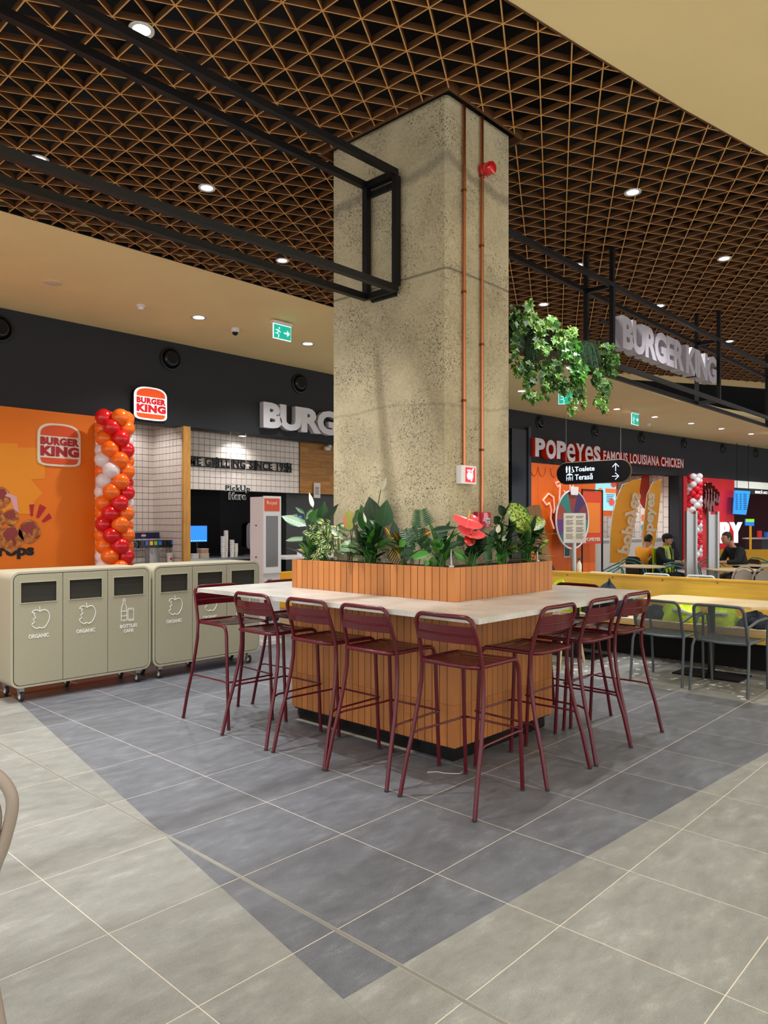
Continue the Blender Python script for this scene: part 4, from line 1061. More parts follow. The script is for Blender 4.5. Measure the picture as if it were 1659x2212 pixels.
# kiosk
t = thing('order_kiosk', 'tall white self-order kiosk with orange header and grey screen', 'kiosk', (3.13, 5.32, 0)); t.scale = (.65, .62, 1)
MB().box(0, 0, 0, 0.46, 0.50, 0.05).box(0.03, 0.03, 0.05, 0.43, 0.47, 1.86).build('case', mat('kiosk_white', '#d9d3d2', 0.4), t)
MB().box(0.02, 0.0, 0.90, 0.44, 0.028, 1.87).build('head', M_WHITE, t)
MB().box(0.07, -0.006, 0.98, 0.36, 0.0, 1.62).build('screen', mat('grey_screen', '#6f6d6f', 0.2), t)
MB().box(0.03, -0.006, 1.68, 0.40, 0.0, 1.84).build('header_print', mat('header_orange', '#e2552c', 0.5), t)
text('Royal', (0.09, -0.0085, 0), (1, 0, 0), 1.75, 1.81, .24, .002, M_CREAM, 'lettering', t)
for z, w in ((0.72, .07), (0.30, .09)): MB().box(0.14, -0.004, z, 0.14+w, 0.029, z+0.10).build('slot', M_SEAM, t)
MB().lathe([(0.05, -0.01), (0.055, 0.0), (0.055, 0.03)], (0.34, 0, 0.34), 16, 'y').build('scanner', M_BLACK, t, True)
for z in (0.7, 1.1, 1.5): MB().lathe([(0.008, -0.002), (0.008, 0.031)], (0, .25, z), 8, 'x').build('screw', M_SEAM, t)
# security camera
t = thing('security_camera', 'small white camera on the oak wall beside the column', 'camera', (7.55, 8.9, 3.08))
MB().lathe([(0.04, 0.06), (0.045, -0.0), (0.03, -0.02)], n=14, axis='y').build('base', M_WHITE, t, True)
MB().lathe([(0.035, -0.10), (0.04, -0.09), (0.04, 0.02)], (-0.05, -0.02, -0.05), 14, 'x').build('body', M_WHITE, t, True)
# service till zone right of the kiosk
t = thing('service_counter', 'dark service counter glimpsed between kiosk and planter', 'counter')
MB().box(5.6, 7.9, 0.0, 9.5, 8.5, 0.90).build('front', mat('black_gloss_panel', '#121317', 0.25), t); MB().box(5.55, 7.85, 0.90, 9.55, 8.55, 0.94).build('counter_top', M_WHITE, t)
struct(strip([(6.75, 9.3), (9.9, 9.3)], 0, 2.15, 0.05, 'wall_back', M_TILEG))
ob = tag(MB().box(7.15, 8.93, 2.03, 7.32, 8.938, 2.33).build('wall_notice', mat('notice_white', '#d9cfc8', 0.6)), 'white printed notice on the oak wall above the till', 'notice')
mb = MB()
for i in range(8): mb.box(7.18, 8.927, 2.10+.02*i, 7.29-(i % 3)*.012, 8.929, 2.108+.02*i)
mb.build('print', M_SEAM, ob)
t = thing('card_terminal', 'tilted pos screen standing on the service counter', 'till', (6.60, 8.1, 0.94))
MB().box(0, 0, 0, .22, .14, .08).build('foot', M_WHITE, t); o = MB().box(0, 0, 0, .27, .02, .17).build('display', mat('pos_display', '#a9d6ee', 0.3, emit=0.35), t); o.location = (-.02, 0, .09); o.rotation_euler = (-0.5, 0, 0)
t = thing('leaflet_holder', 'reddish brown leaflet box with a round green mark on the counter', 'box', (6.2, 8.1, .94))
MB().box(0, 0, 0, .20, .05, .32).build('body', mat('leaflet_brown', '#8c3418', 0.5), t); MB().lathe([(0.035, -.004), (.035, 0)], (.10, 0, .17), 16, 'y').build('mark', mat('mark_green', '#1d6b52', 0.5), t)
t = thing('sauce_caddy', 'white caddy of yellow sauce cups with two red dots', 'caddy', (6.0, 7.98, .94))
MB().box(0, 0, 0, .18, .10, .09).build('body', M_WHITE, t)
for i in range(2): MB().lathe([(.018, -.003), (.018, 0)], (.05+.08*i, 0, .045), 12, 'y').build('dot', M_BKRED, t)
for i in range(3): MB().sphere((.04+.05*i, .05, .105), .028, 8, 6).build('sauce_cup', mat('sauce_yellow', '#e9a412', 0.4), t)
t = thing('card_reader', 'white wall reader with a small blue display', 'terminal', (6.90, 9.248, 1.5))
MB().bbox(0, 0, 0, .10, .05, .20, .01).build('case', M_WHITE, t); MB().box(.11, -.01, .02, .19, .04, .17).build('display', mat('blue_display', '#1666f0', .4), t)
# yellow booth bench
t = thing('yellow_bench', 'yellow upholstered bench behind the island worktop, near the kiosk', 'bench', (3.95, 5.75, 0))
M_YEL = mat('yellow_upholstery', '#eab010', 0.6)
MB().bbox(0, .5, .10, 1.6, .62, .82, .03).build('backrest', M_YEL, t); MB().bbox(0, 0, .36, 1.6, .5, .48, .03).build('seat', M_YEL, t)
MB().box(.04, .04, 0, 1.56, .58, .36).build('base', M_BENCHL, t)
# ================================================================== CHICKEN SHOP FRONT (right of the column)
def wbox(xa, xb, z0, z1, off, th, name, m, parent=None):
    # box following the wall line from u=xa to xb, front face `off` in front of the wall
    a, da = wallpt(xa, off); b, db = wallpt(xb, off); n = Vector((da.y, -da.x, 0))
    return MB().prism([(*a.xy, z0), (*b.xy, z0), (*(b-n*th).xy, z0), (*(a-n*th).xy, z0)], (0, 0, z1-z0)).build(name, m, parent)
def onwall(x, z, off): p, d = wallpt(x, off); return Vector((p.x, p.y, z))
t = thing('recess_wall', 'dark blue-black recess wall left of the orange chicken shop wall', 'wall panel')
wbox(13.15, 13.88, 0, 3.92, 0.06, 0.2, 'panel', mat('ink_blue_panel', '#0f141d', 0.4), t)
wbox(13.80, 13.92, 0, 4.0, 0.10, 0.2, 'edge', mat('ink_blue_edge', '#1d2430', 0.4), t)
t = thing('orange_wall', 'orange planked shop wall with an outlined chicken neon', 'wall panel')
for i in range(9):
    xa = 13.92+i*0.355; wbox(xa+0.003, xa+0.352, 0.0, 3.10, 0.05+0.002*(i % 2), 0.12, 'panel', mat('orange_boards', '#ee6a0e', 0.55, var=0.04, vscale=2), t)
neon = [(1173, 1080), (1185, 1066), (1196, 1074), (1198, 1100), (1196, 1108)], [(1173, 1080), (1181, 1091), (1187, 1086), (1191, 1100), (1190, 1120), (1197, 1142)], [(1208, 1040), (1200, 1043), (1205, 1052), (1210, 1046), (1208, 1085), (1206, 1100)], [(1219, 1060), (1224, 1075), (1232, 1092)], [(1231, 1045), (1232, 1092)], [(1238, 1048), (1236, 1062), (1242, 1068), (1237, 1078), (1240, 1084), (1245, 1080), (1246, 1072), (1259, 1072), (1256, 1095)]
def onray(x, y, off):
    for a, b in zip(WP[:-1], WP[1:]):
        A = Vector((a[0], a[1])); B = Vector((b[0], b[1])); d2 = (B-A).normalized(); A = A+Vector((d2.y, -d2.x))*off; B = B+Vector((d2.y, -d2.x))*off
        d = ray(x, y); e = B-A; det = -d.x*e.y+d.y*e.x
        if abs(det) < 1e-9: continue
        w = A-Vector((CU, CV)); tt = (-w.x*e.y+w.y*e.x)/det; s = (d.x*w.y-d.y*w.x)/det
        if -.001 <= s <= 1.001: return CAMP+d*tt
    return atv(x, y, 8)
mb = MB()
for ln in neon: mb.tube([onray(x, y, 0.08) for x, y in ln], 0.022, 6)
mb.build('neon_outline', mat('neon_pinkish', '#f6c6ad', 0.4, emit=0.25), t, True)
# scallop shadows printed as raised lips
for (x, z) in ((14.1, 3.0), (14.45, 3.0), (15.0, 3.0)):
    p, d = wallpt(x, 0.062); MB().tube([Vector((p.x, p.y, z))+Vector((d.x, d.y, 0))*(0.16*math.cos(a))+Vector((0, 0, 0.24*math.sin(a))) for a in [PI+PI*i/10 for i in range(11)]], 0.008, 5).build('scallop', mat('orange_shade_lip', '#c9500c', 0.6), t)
# signs
def wall_text(body, xa, xb, z0, z1, off, depth, m, parent, **k):
    a, _ = wallpt(xa, off); b, _ = wallpt(xb, off); return text(body, (a.x, a.y, 0), (b-a), z0, z1, (b-a).length, depth, m, parent=parent, **k)
M_SIGR = mat('sign_red_side', '#d8260c', 0.45)
t = thing('shop_sign', 'white letters with red sides reading POPEYES on the dark fascia', 'sign')
xc = 13.95
for ch, w_, z0_ in (('P', .48, 3.25), ('O', .50, 3.22), ('P', .48, 3.25), ('e', .45, 3.20), ('Y', .46, 3.25), ('e', .45, 3.20), ('S', .40, 3.26)):
    wall_text(ch, xc, xc+w_-.035, z0_, 3.73-.03*(ch == 'e'), .20, .19, [M_LETW, M_SIGR], t, split='letter', bold=.012 if ch == 'e' else .05); xc += w_
t = thing('shop_sign', 'smaller red-backed letters reading FAMOUS LOUISIANA CHICKEN', 'sign')
wall_text('FAMOUS LOUISIANA CHICKEN', 17.4, 21.95, 3.34, 3.64, 0.14, 0.13, [M_LETW, M_SIGR], t, split='letter', bold=0.025, spacing=1.1)
# prize wheel
t = thing('prize_wheel', 'round prize wheel with coloured wedges beside the orange wall', 'wheel')
pc = onray(1237, 1122, 0.45); xw, dw = wallpt(pc.x, 0); X = Vector((dw.x, dw.y, 0)); Nw = Vector((dw.y, -dw.x, 0)); rw = 0.78; pc.z = 1.62
wc = ['#7a2230', '#3b1a55', '#8a2a20', '#1e7f74', '#a03a20', '#5b2370', '#1c6a60', '#93301e', '#6d1f3b', '#17766a']
for i in range(10):
    a0 = 2*PI*i/10; pts = [pc]+[pc+X*(rw*math.cos(a0+2*PI/10*k/4))+Vector((0, 0, rw*math.sin(a0+2*PI/10*k/4))) for k in range(5)]
    MB().prism(pts, -Nw*0.03).build('wedge', mat('wedge_%d' % i if False else 'wedge_colour_'+wc[i][1:], wc[i], 0.4), t)
MB().tube([pc+X*(rw*math.cos(a))+Vector((0, 0, rw*math.sin(a))) for a in [2*PI*i/40 for i in range(40)]], 0.025, 6, closed=True).build('rim', M_WHITE, t)
MB().tube([pc-Nw*0.05, (pc.x, pc.y, 0.02)], 0.04, 8).build('stand', M_STEEL, t)
o = MB().prism([pc+Nw*.04+X*.16+Vector((0, 0, rw-.12)), pc+Nw*.04-X*.16+Vector((0, 0, rw-.12)), pc+Nw*.04-X*.2+Vector((0, 0, rw+.1)), pc+Nw*.04+X*.2+Vector((0, 0, rw+.1))], Nw*.02).build('pointer_card', M_WHITE, t)
# cabinet of printed red posters beneath the wheel
t = thing('poster_board', 'tall red-orange poster board with a thin black frame', 'poster')
a, d = wallpt(16.0, 0.30); b, _ = wallpt(17.05, 0.30); n = Vector((d.y, -d.x, 0))
MB().prism([(*a.xy, .95), (*b.xy, .95), (*b.xy, 2.42), (*a.xy, 2.42)], -n*0.03).build('board', mat('poster_red_orange', '#d9431a', 0.5), t)
a2 = a+(b-a)*.12; b2 = a+(b-a)*.88
MB().prism([(*(a2+n*.004).xy, 1.25), (*(b2+n*.004).xy, 1.25), (*(b2+n*.004).xy, 2.1), (*(a2+n*.004).xy, 2.1)], n*0.003).build('print', mat('poster_orange', '#ef7f1e', 0.5), t)
MB().obox((*a.xy, 2.45), (*b.xy, 2.45), .04, .04).obox((*b.xy, 0), (*b.xy, 2.47), .04, .04).obox((*a.xy, 0), (*a.xy, 2.47), .03, .03).build('frame', M_BLACK, t)
text('POPEYES', a2+n*.012, b-a, 1.02, 1.12, (b2-a2).length, .004, M_CREAM, 'lettering', t, bold=.03)
# green card
t = thing('card_sign', 'small dark green card with white edge on the orange boards', 'sign')
p = onray(1225, 1188, .07); MB().prism([p+X*-.15+Vector((0, 0, -.2)), p+X*.15+Vector((0, 0, -.2)), p+X*.17+Vector((0, 0, .2)), p+X*-.15+Vector((0, 0, .2))], -Nw*.01).build('edge', M_WHITE, t)
MB().prism([p+Nw*.003+X*-.12+Vector((0, 0, -.17)), p+Nw*.003+X*.12+Vector((0, 0, -.17)), p+Nw*.003+X*.14+Vector((0, 0, .17)), p+Nw*.003+X*-.12+Vector((0, 0, .17))], Nw*.004).build('face', mat('dark_green_card', '#16584e', .5), t)
# cardboard roll
t = thing('cardboard_tube', 'tall leaning roll of brown cardboard against the dark recess', 'roll')
MB().tube([(*atd(1196, 1250, 13.4).xy, .02), atd(1152, 1095, 13.9)], .13, 14).build('roll', mat('cardboard', '#b98a63', .8), t, True)
# pale armchair back behind the planter corner (dark)
t = thing('lounge_chair', 'dark rounded lounge chair back peeping over the planter corner', 'chair', (*atd(1168, 1230, 10.7).xy, 0), rz=-.7)
MB().prism([(p[0], 0, p[1]) for p in rrect(-.22, .35, .22, 1.0, .2)], (0, .08, 0)).build('backrest', mat('dark_slate_shell', '#20262e', .4), t)
MB().bbox(-.22, .08, .38, .22, .5, .44, .05).build('seat', mat('dark_slate_shell', '#20262e', .4), t)
for sx in (-1, 1):
    for y in (.05, .45): MB().tube([(sx*.18, y, .38), (sx*.21, y, 0)], .014, 8).build('leg', M_BLACK, t)
# opening: menu boards, orange hood, white brick tile return
t = thing('menu_board', 'bright blue and white menu screens beside the orange wall', 'screen')
M_SCR = mat('screen_blue_white', '#8fd0ea', .3, emit=0.275)
wbox(17.15, 18.25, 1.90, 2.80, 0.0, .05, 'screen', M_SCR, t)
wbox(17.70, 18.25, 2.42, 2.55, 0.012, .012, 'orange_band', mat('band_orange', '#ef6a22', .4, emit=0.2), t)
for x, z, c in ((17.42, 2.45, '#d8912e'), (17.4, 2.02, '#2e9b54'), (18.0, 2.15, '#e24a3c'), (18.1, 2.7, '#d8392a')):
    p, d = wallpt(x, .02); MB().prism([Vector((p.x, p.y, z))+Vector((d.x, d.y, 0))*(.14*math.cos(a))+Vector((0, 0, .11*math.sin(a))) for a in [2*PI*i/12 for i in range(12)]], Vector((d.y, -d.x, 0))*.004).build('food_print', mat('food_'+c[1:], c, .4, emit=0.15), t)
for i in range(5): wbox(17.75, 18.15-.05*i, 2.36-.05*i, 2.375-.05*i, .014, .008, 'text_line', M_SEAM, t)
t = thing('orange_hood', 'orange ceiling hood panel inside the chicken shop', 'panel')
wbox(18.35, 20.2, 1.75, 3.08, -1.2, .1, 'panel', mat('orange_boards', '#ee6a0e', .55), t)
p = onray(1398, 1062, -1.05); rr_ = .62
MB().prism([p+X*(rr_*math.cos(a))+Vector((0, 0, rr_*math.sin(a))) for a in [2*PI*i/28 for i in range(28)]], Nw*.05).build('round_badge', mat('badge_red', '#c2390f', .5), t)
wb = struct(MB().box(17.2, 10.6, 0, 22.3, 10.7, 3.3).build('wall_back', M_TJ)); tile_field((17.2, 10.599, 1.0), (1, 0, 0), 5.0, 2.3, .20, .34, vert=True, gap=.012, parent=wb)
a, d = wallpt(21.9, -.36); wr = struct(MB().prism([(a.x, a.y, 0), (a.x+.1, a.y, 0), (a.x+.1, 10.6, 0), (a.x, 10.6, 0)], (0, 0, 3.3)).build('wall_right', M_TJ)); tile_field((a.x-.001, 10.6, 0.2), (0, -1, 0), 10.6-a.y, 2.95, .20, .34, vert=True, gap=.012, parent=wr)
struct(wbox(21.90, 22.10, 0, 3.12, .02, .34, 'trim_6', M_FASC))
t = thing('shop_counter', 'pale counter front below the menu screens', 'counter'); wbox(17.15, 21.8, 0, 1.0, -.25, .6, 'front', mat('pale_front', '#b8b3ad', .5), t); wbox(17.10, 21.8, 1.0, 1.04, -.2, .7, 'counter_top', M_STEEL, t)
t = thing('oven', 'black ovens behind the counter left of the flags', 'oven'); wbox(17.2, 18.3, 1.04, 1.85, -.6, .5, 'body', mat('oven_black', '#0b0b0d', .2), t); wbox(17.25, 18.2, 1.1, 1.2, -.59, .01, 'controls', M_GREY, t)
for z, c, nm_ in ((1.6, '#e0743c', 'orange notice, topmost of three on the white brick wall'), (1.25, '#3f8f82', 'teal notice, middle one of three on the white brick wall'), (1.0, '#c9432a', 'red notice, lowest of three on the white brick wall')):
    p = Vector((a.x-.012, 8.1+.02, z))
    tag(MB().box(a.x-.012, 8.3, z, a.x-.004, 8.75, z+.22).build('wall_notice', mat('notice_'+c[1:], c, .5)), nm_, 'notice', 'notices on the white brick wall')
# feather flags
def flag(xb, yb, k, pts, body, label, flip):
    t = thing('feather_flag', label, 'flag', (0, 0, 0))
    P = [atd(x, y, k) for x, y in pts]; Nf = Vector((-math.cos(TH), -math.sin(TH), 0))
    MB().prism(P, Nf*.012).build('cloth', mat('flag_orange', '#ffb030', .6, var=.08, vscale=1.5), t)
    return t, Nf
tf, Nf = flag(0, 0, 16.6, [(1318, 1216), (1319, 1160), (1324, 1110), (1334, 1070), (1350, 1046), (1368, 1036), (1385, 1035), (1380, 1068), (1373, 1110), (1366, 1155), (1358, 1195), (1350, 1216)], '', 'left orange feather flag, its word mirrored', True)
R_ = Vector((math.sin(TH), -math.cos(TH), 0)); k_ = 16.6/F
p0 = atd(1333, 1193, 16.55); upv = (atd(1359, 1062, 16.55)-p0)
text('popeyes', p0+Nf*.02, upv, 0, 26*k_, upv.length, .012, M_CREAM, 'lettering', tf, up=upv.cross(Nf).normalized()*1, bold=.035)
MB().tube([atd(1316, 1262, 16.6), atd(1318, 1150, 16.6), atd(1326, 1090, 16.6), atd(1345, 1047, 16.6), atd(1385, 1034, 16.6)], .012, 6).build('pole', M_WHITE, tf, True)
tf, Nf = flag(0, 0, 16.2, [(1388, 1192), (1389, 1150), (1393, 1105), (1400, 1065), (1409, 1045), (1418, 1038), (1429, 1037), (1426, 1075), (1421, 1125), (1414, 1178), (1404, 1205), (1390, 1215)], '', 'right orange feather flag with the word readable', False)
k_ = 16.2/F; p0 = atd(1417, 1182, 16.15); upv = atd(1424, 1062, 16.15)-p0
sd = -(upv.cross(Nf)).normalized()
text('popeyes', atd(1413, 1186, 16.15)+Nf*.02, upv, 0, 19*k_, upv.length, .012, M_CREAM, 'lettering', tf, up=sd, bold=.035)
MB().tube([atd(1387, 1262, 16.2), atd(1388, 1150, 16.2), atd(1398, 1068, 16.2), atd(1410, 1042, 16.2), atd(1429, 1036, 16.2)], .012, 6).build('pole', M_WHITE, tf, True)
# red wall, glossy decor, letters
t = thing('red_wall', 'bright red shop wall right of the balloon column', 'wall panel')
wbox(22.15, 25.65, 0, 3.10, .03, .1, 'panel', mat('bright_red_panel', '#d8101c', .5), t)
mb = MB()
for i, (x, y0_, y1_) in enumerate(((1522, 1100, 1045), (1528, 1110, 1042), (1534, 1120, 1043), (1540, 1105, 1050), (1546, 1090, 1057), (1550, 1092, 1063))):
    mb.tube([onray(x-1, y0_, .12), onray(x, (y0_+y1_)/2, .15), onray(x+1, y1_, .12)], [.05, .07, .05], 8)
mb.build('glossy_tubes', mat('maroon_gloss', '#5a0912', .08, metal=.6, coat=1), t, True)
t = thing('lit_letters', 'large white lit letters RY low on the red wall', 'sign')
wall_text('RY', 24.3, 25.75, .82, 1.56, .28, .10, mat('letters_lit', '#ffffff', .4, emit=0.35), t, split='letter', bold=.0)
balloons(onray(1501, 1150, .5).x, onray(1501, 1150, .5).y, .2, 3.05, [bal('balloon_scarlet', '#df0f2b'), bal('balloon_pearl', '#ece6ea')], 'twisted column of scarlet and pearl balloons beside the red wall', r=.108, step=.135, rad=.145, fn=lambda k, j: (0 if ((k+[0, 1, 3, 4][j]) % 6) < 3 else 1))
# third shop: lit header, hanging blue menu, counter clutter
t = thing('lit_header', 'pale lit header strip with white pick-up words over the third shop', 'sign')
wbox(25.75, 30.5, 2.82, 3.08, .03, .1, 'panel', mat('header_lit', '#e8eadf', .4, emit=0.175), t); wbox(25.75, 30.5, 2.62, 2.82, .0, .1, 'band', M_SEAM, t)
wall_text('RIDICĂ AICI', 27.3, 28.3, 2.65, 2.78, .03, .01, mat('letters_lit', '#ffffff', .4, emit=0.35), t, bold=.03)
t = thing('hanging_menu', 'tilted blue menu screen hanging under the lit header', 'screen')
P = [onray(x, y, .3) for x, y in ((1585, 1110), (1612, 1112), (1621, 1061), (1588, 1059))]; MB().prism(P, -Nw*.04).build('screen', mat('menu_blue', '#2f8fe0', .3, emit=0.35), t)
for x in (1592, 1617): q = onray(x, 1062, .28); MB().tube([q, (q.x, q.y, ZC)], .012, 6).build('hanger_rod', M_BLACK, t)
mb = MB()
for i in range(9):
    for (xa, xb) in ((1589, 1594), (1598, 1602), (1606, 1613)):
        y = 1067+i*4; mb.prism([onray(xa, y+1, .31), onray(xb, y+1.4, .31), onray(xb, y, .31), onray(xa, y-.4, .31)], Nw*.003)
mb.build('text_lines', mat('menu_dark_text', '#123a6a', .4), t)
t = thing('shop_counter', 'dark counter of the third shop with pale worktop', 'counter'); wbox(25.9, 31, 0, .95, .9, .6, 'front', mat('dark_front', '#2a2a30', .5), t); wbox(25.8, 31, .95, 1.0, .95, .7, 'counter_top', M_STEEL, t)
cc = [('#d0202a', .18, .25), ('#1c63c4', .25, .2), ('#f0f0f0', .2, .12), ('#e8b820', .06, .5), ('#c8202c', .3, .15), ('#2858b0', .12, .35), ('#d84a3a', .15, .1)]
for i, (c, w, h) in enumerate(cc):
    p, d = wallpt(26.1+i*.55, .75); tag(MB().bbox(p.x, p.y, 1.0, p.x+w*1.3, p.y+.12, 1.0+h, .02).build('product_box', mat('product_'+c[1:], c, .4)), ['red pack nearest the lit letters on the far counter', 'blue pack second on the far counter', 'low white pack on the far counter', 'tall slim yellow pack on the far counter', 'wide low red pack on the far counter', 'tall slim blue pack on the far counter', 'small coral red pack at the right of the far counter'][i], 'box', 'coloured packs on the far counter')
t = thing('till_screen', 'small green and blue till screen on the far counter', 'screen'); P = [onray(x, y, .8) for x, y in ((1611, 1135), (1629, 1136), (1629, 1121), (1611, 1121))]; MB().prism(P, -Nw*.03).build('case', mat('till_blue', '#1c6ad8', .4, emit=0.4), t); P = [onray(x, y, .81) for x, y in ((1611, 1128), (1629, 1128), (1629, 1121), (1611, 1121))]; MB().prism(P, Nw*.005).build('upper_glow', mat('till_green', '#7ac43a', .4, emit=0.4), t)
MB().tube([(*onray(1621, 1136, .8).xy, 0.0), onray(1621, 1136, .8)], .04, 8).build('stand', M_YEL, t)

# toilets and terrace direction sign
t = thing('direction_sign', 'black pill-shaped hanging sign reading Toalete and Terasa with arrows', 'sign', (0, 0, 0))
us = 14.2; yl, yr, zt, zb = 7.57, 5.61, 3.05, 2.52
MB().prism([(us, yl-p[0], p[1]) for p in rrect(0, zb, yl-yr, zt, .26, 10)], (.07, 0, 0)).build('panel', mat('sign_black', '#0d0d12', .35), t)
MB().tube([(us+.035, yl-p[0], p[1]) for p in rrect(0, zb, yl-yr, zt, .26, 10)], .022, 6, closed=True).build('edge_band', mat('sign_gold_edge', '#8f7c55', .5), t)
M_SG = mat('sign_ice_letters', '#d6efff', .4, emit=0.45)
text('Toalete', (us-.008, 7.06, 0), (0, -1, 0), 2.82, 2.94, .53, .008, M_SG, 'lettering', t, bold=.008)
text('Terasă', (us-.008, 7.06, 0), (0, -1, 0), 2.61, 2.76, .48, .008, M_SG, 'lettering', t, bold=.008)
def yz(v, z): return (us-.004, v, z)
mb = MB()
for v in (7.29, 7.21): mb.sphere((us-.006, v, 2.955), .016, 8, 6); mb.box(us-.01, v-.022, 2.87, us-.002, v+.022, 2.935); mb.box(us-.01, v-.016, 2.80, us-.002, v-.004, 2.87); mb.box(us-.01, v+.004, 2.80, us-.002, v+.016, 2.87)
mb.sphere((us-.006, 7.13, 2.93), .014, 8, 6).tube([yz(7.13, 2.91), yz(7.13, 2.865), yz(7.10, 2.865), yz(7.085, 2.81)], .008, 5).tube([yz(7.135+.03*math.cos(a), 2.835+.03*math.sin(a)) for a in [PI*.4+PI*1.4*i/10 for i in range(11)]], .006, 5)
mb.build('toilet_icons', M_SG, t)
mb = MB(); mb.prism([yz(7.30, 2.745), yz(7.21, 2.79), yz(7.12, 2.745), yz(7.12, 2.735), yz(7.30, 2.735)], (-.006, 0, 0)); mb.tube([yz(7.21, 2.74), yz(7.21, 2.61)], .006, 5)
for s in (-1, 1): mb.tube([yz(7.21+s*.085, 2.72), yz(7.21+s*.085, 2.60)], .006, 5); mb.tube([yz(7.21+s*.08, 2.66), yz(7.21+s*.035, 2.66), yz(7.21+s*.035, 2.60)], .006, 5)
mb.tube([yz(7.25, 2.68), yz(7.17, 2.68)], .006, 5); mb.build('terrace_icon', M_SG, t)
mb = MB()
for P in ([(5.98, 2.78), (5.98, 2.97)], [(6.06, 2.885), (5.98, 2.97), (5.90, 2.885)], [(6.07, 2.66), (5.90, 2.66)], [(5.99, 2.74), (5.90, 2.66), (5.99, 2.58)]): mb.tube([yz(*q) for q in P], .010, 6)
mb.build('arrows', M_SG, t)
for v in (7.33, 5.87): MB().tube([(us+.035, v, 3.05), (us+.035, v, 4.41)], .006, 6).build('wire', M_STEEL, t)

# exit signs, detectors
def exit_sign(c, X, label, w=.30, h=.17):
    X = Vector(X).normalized(); c = Vector(c); t = thing('exit_sign', label, 'sign', c, rz=math.atan2(X.y, X.x))
    MB().box(-w/2-.01, -.03, .01, w/2+.01, .03, .05).build('housing', M_WHITE, t)
    MB().box(-w/2, -.008, -h, w/2, .008, .01).build('panel', mat('exit_white', '#e8fbf6', .3, emit=0.45), t)
    MB().box(-w/2+.008, -.012, -h+.01, w/2-.008, -.008, .0).build('face', mat('exit_green', '#12a48c', .4, emit=0.45), t)
    mb = MB(); y = -.014; mb.box(w*.08, y, -h*.55, w*.30, -.012, -h*.45); mb.prism([(w*.26, y, -h*.28), (w*.26, y, -h*.72), (w*.42, y, -h*.5)], (0, .002, 0))
    mb.lathe([(.012, y), (.012, -.012)], (-w*.18, 0, -h*.22), 10, 'y'); 
    for q in ([(-.22, -.35), (-.28, -.6), (-.40, -.62)], [(-.28, -.6), (-.2, -.75), (-.26, -.92)], [(-.38, -.38), (-.22, -.38), (-.12, -.52)]): mb.tube([(w*a, -.013, h*b) for a, b in q], .007, 5)
    mb.build('running_figure', M_SG, t); MB().tube([(0, 0, .04), (0, 0, .08)], .01, 6).build('mount', M_WHITE, t)
exit_sign((4.10, 6.15, 4.33), (1, 0, 0), 'green exit sign with arrow in the cream ceiling left of the column', .32, .2)
exit_sign((11.6, 5.8, 4.33), (.55, -.83, 0), 'green exit sign seen under the hanging ivy', .42, .26)
exit_sign((15.65, 6.15, 4.33), (1, 0, 0), 'green exit sign further right beside the ceiling downlights', .42, .28)
exit_sign((22.9, 4.9, 4.33), (1, 0, 0), 'green exit sign at the far right picture edge', .45, .3)
t = thing('smoke_detector', 'white smoke detector on the cream ceiling at left', 'detector', (2.36, 6.93, 4.404)); MB().lathe([(.055, 0), (.06, -.02), (.04, -.03), (.035, -.06), (.01, -.062)], n=20).build('body', M_WHITE, t, True)
t = thing('smoke_detector', 'small white detector on the cream ceiling over the far shops', 'detector', (18.2, 6.9, 4.404)); MB().lathe([(.07, 0), (.07, -.03), (.04, -.07)], n=20).build('body', M_WHITE, t, True)
t = thing('dome_camera', 'white dome camera with dark lens on the cream ceiling', 'camera', (3.89, 6.98, 4.404)); MB().lathe([(.06, 0), (.062, -.05), (.05, -.06)], n=20).build('base', M_WHITE, t, True); MB().sphere((0, 0, -.06), .045, 14, 10).build('dome', M_BLACK, t, True)
t = thing('ceiling_speaker', 'flat round white speaker grille in the cream ceiling, far left', 'speaker', (1.18, 6.85, 4.404)); MB().lathe([(.10, 0), (.105, -.008), (.09, -.012)], n=28).build('grille', mat('speaker_cream', '#e3cdb0', .6), t, True)

# ================================================================== DINING AREA
# long bench
t = thing('banquette', 'long birch plywood bench with high back, beyond the grey armchairs', 'bench')
MB().box(6.02, -4.5, .10, 6.07, 3.35, .885).box(6.005, -4.5, .885, 6.085, 3.35, .905).build('backrest', M_BENCH, t)
MB().box(5.50, -4.5, .40, 6.02, 3.35, .445).build('seat', M_BENCHL, t); MB().box(5.50, -4.5, .30, 5.53, 3.35, .40).build('apron', M_BENCH, t)
MB().box(5.72, -4.5, 0, 6.02, 3.35, .40).build('base', M_DECK, t)
for i in range(13):
    y = -4.1+i*.62; MB().lathe([(.012, -.003), (.012, .0)], (6.02, y, .86), 10, 'x').build('screw_cap', M_OAKD, t)
def plane_table(x0, y0, x1, y1, label):
    t = thing('dining_table', label, 'table', ((x0+x1)/2, (y0+y1)/2, 0)); w, d = (x1-x0)/2, (y1-y0)/2
    c = .12
    MB().prism([(-w, -d+c, .728), (-w+c, -d, .728), (w-c, -d, .728), (w, -d+c, .728), (w, d-c, .728), (w-c, d, .728), (-w+c, d, .728), (-w, d-c, .728)], (0, 0, .022)).build('tabletop', M_BENCHL, t)
    MB().tube([(0, 0, .01), (0, 0, .728)], .035, 12).build('post', M_BLACK, t, True); MB().box(-.2, -.32, 0, .2, .32, .012).build('base_plate', M_BLACK, t); MB().box(-.18, -.18, .715, .18, .18, .728).build('top_plate', M_BLACK, t)
    return t
plane_table(4.78, 0.02, 5.50, 1.22, 'light wood table in front of the bench, behind the grey armchairs')
plane_table(4.95, 1.75, 5.55, 2.60, 'light wood table half hidden behind the right side bar stools')
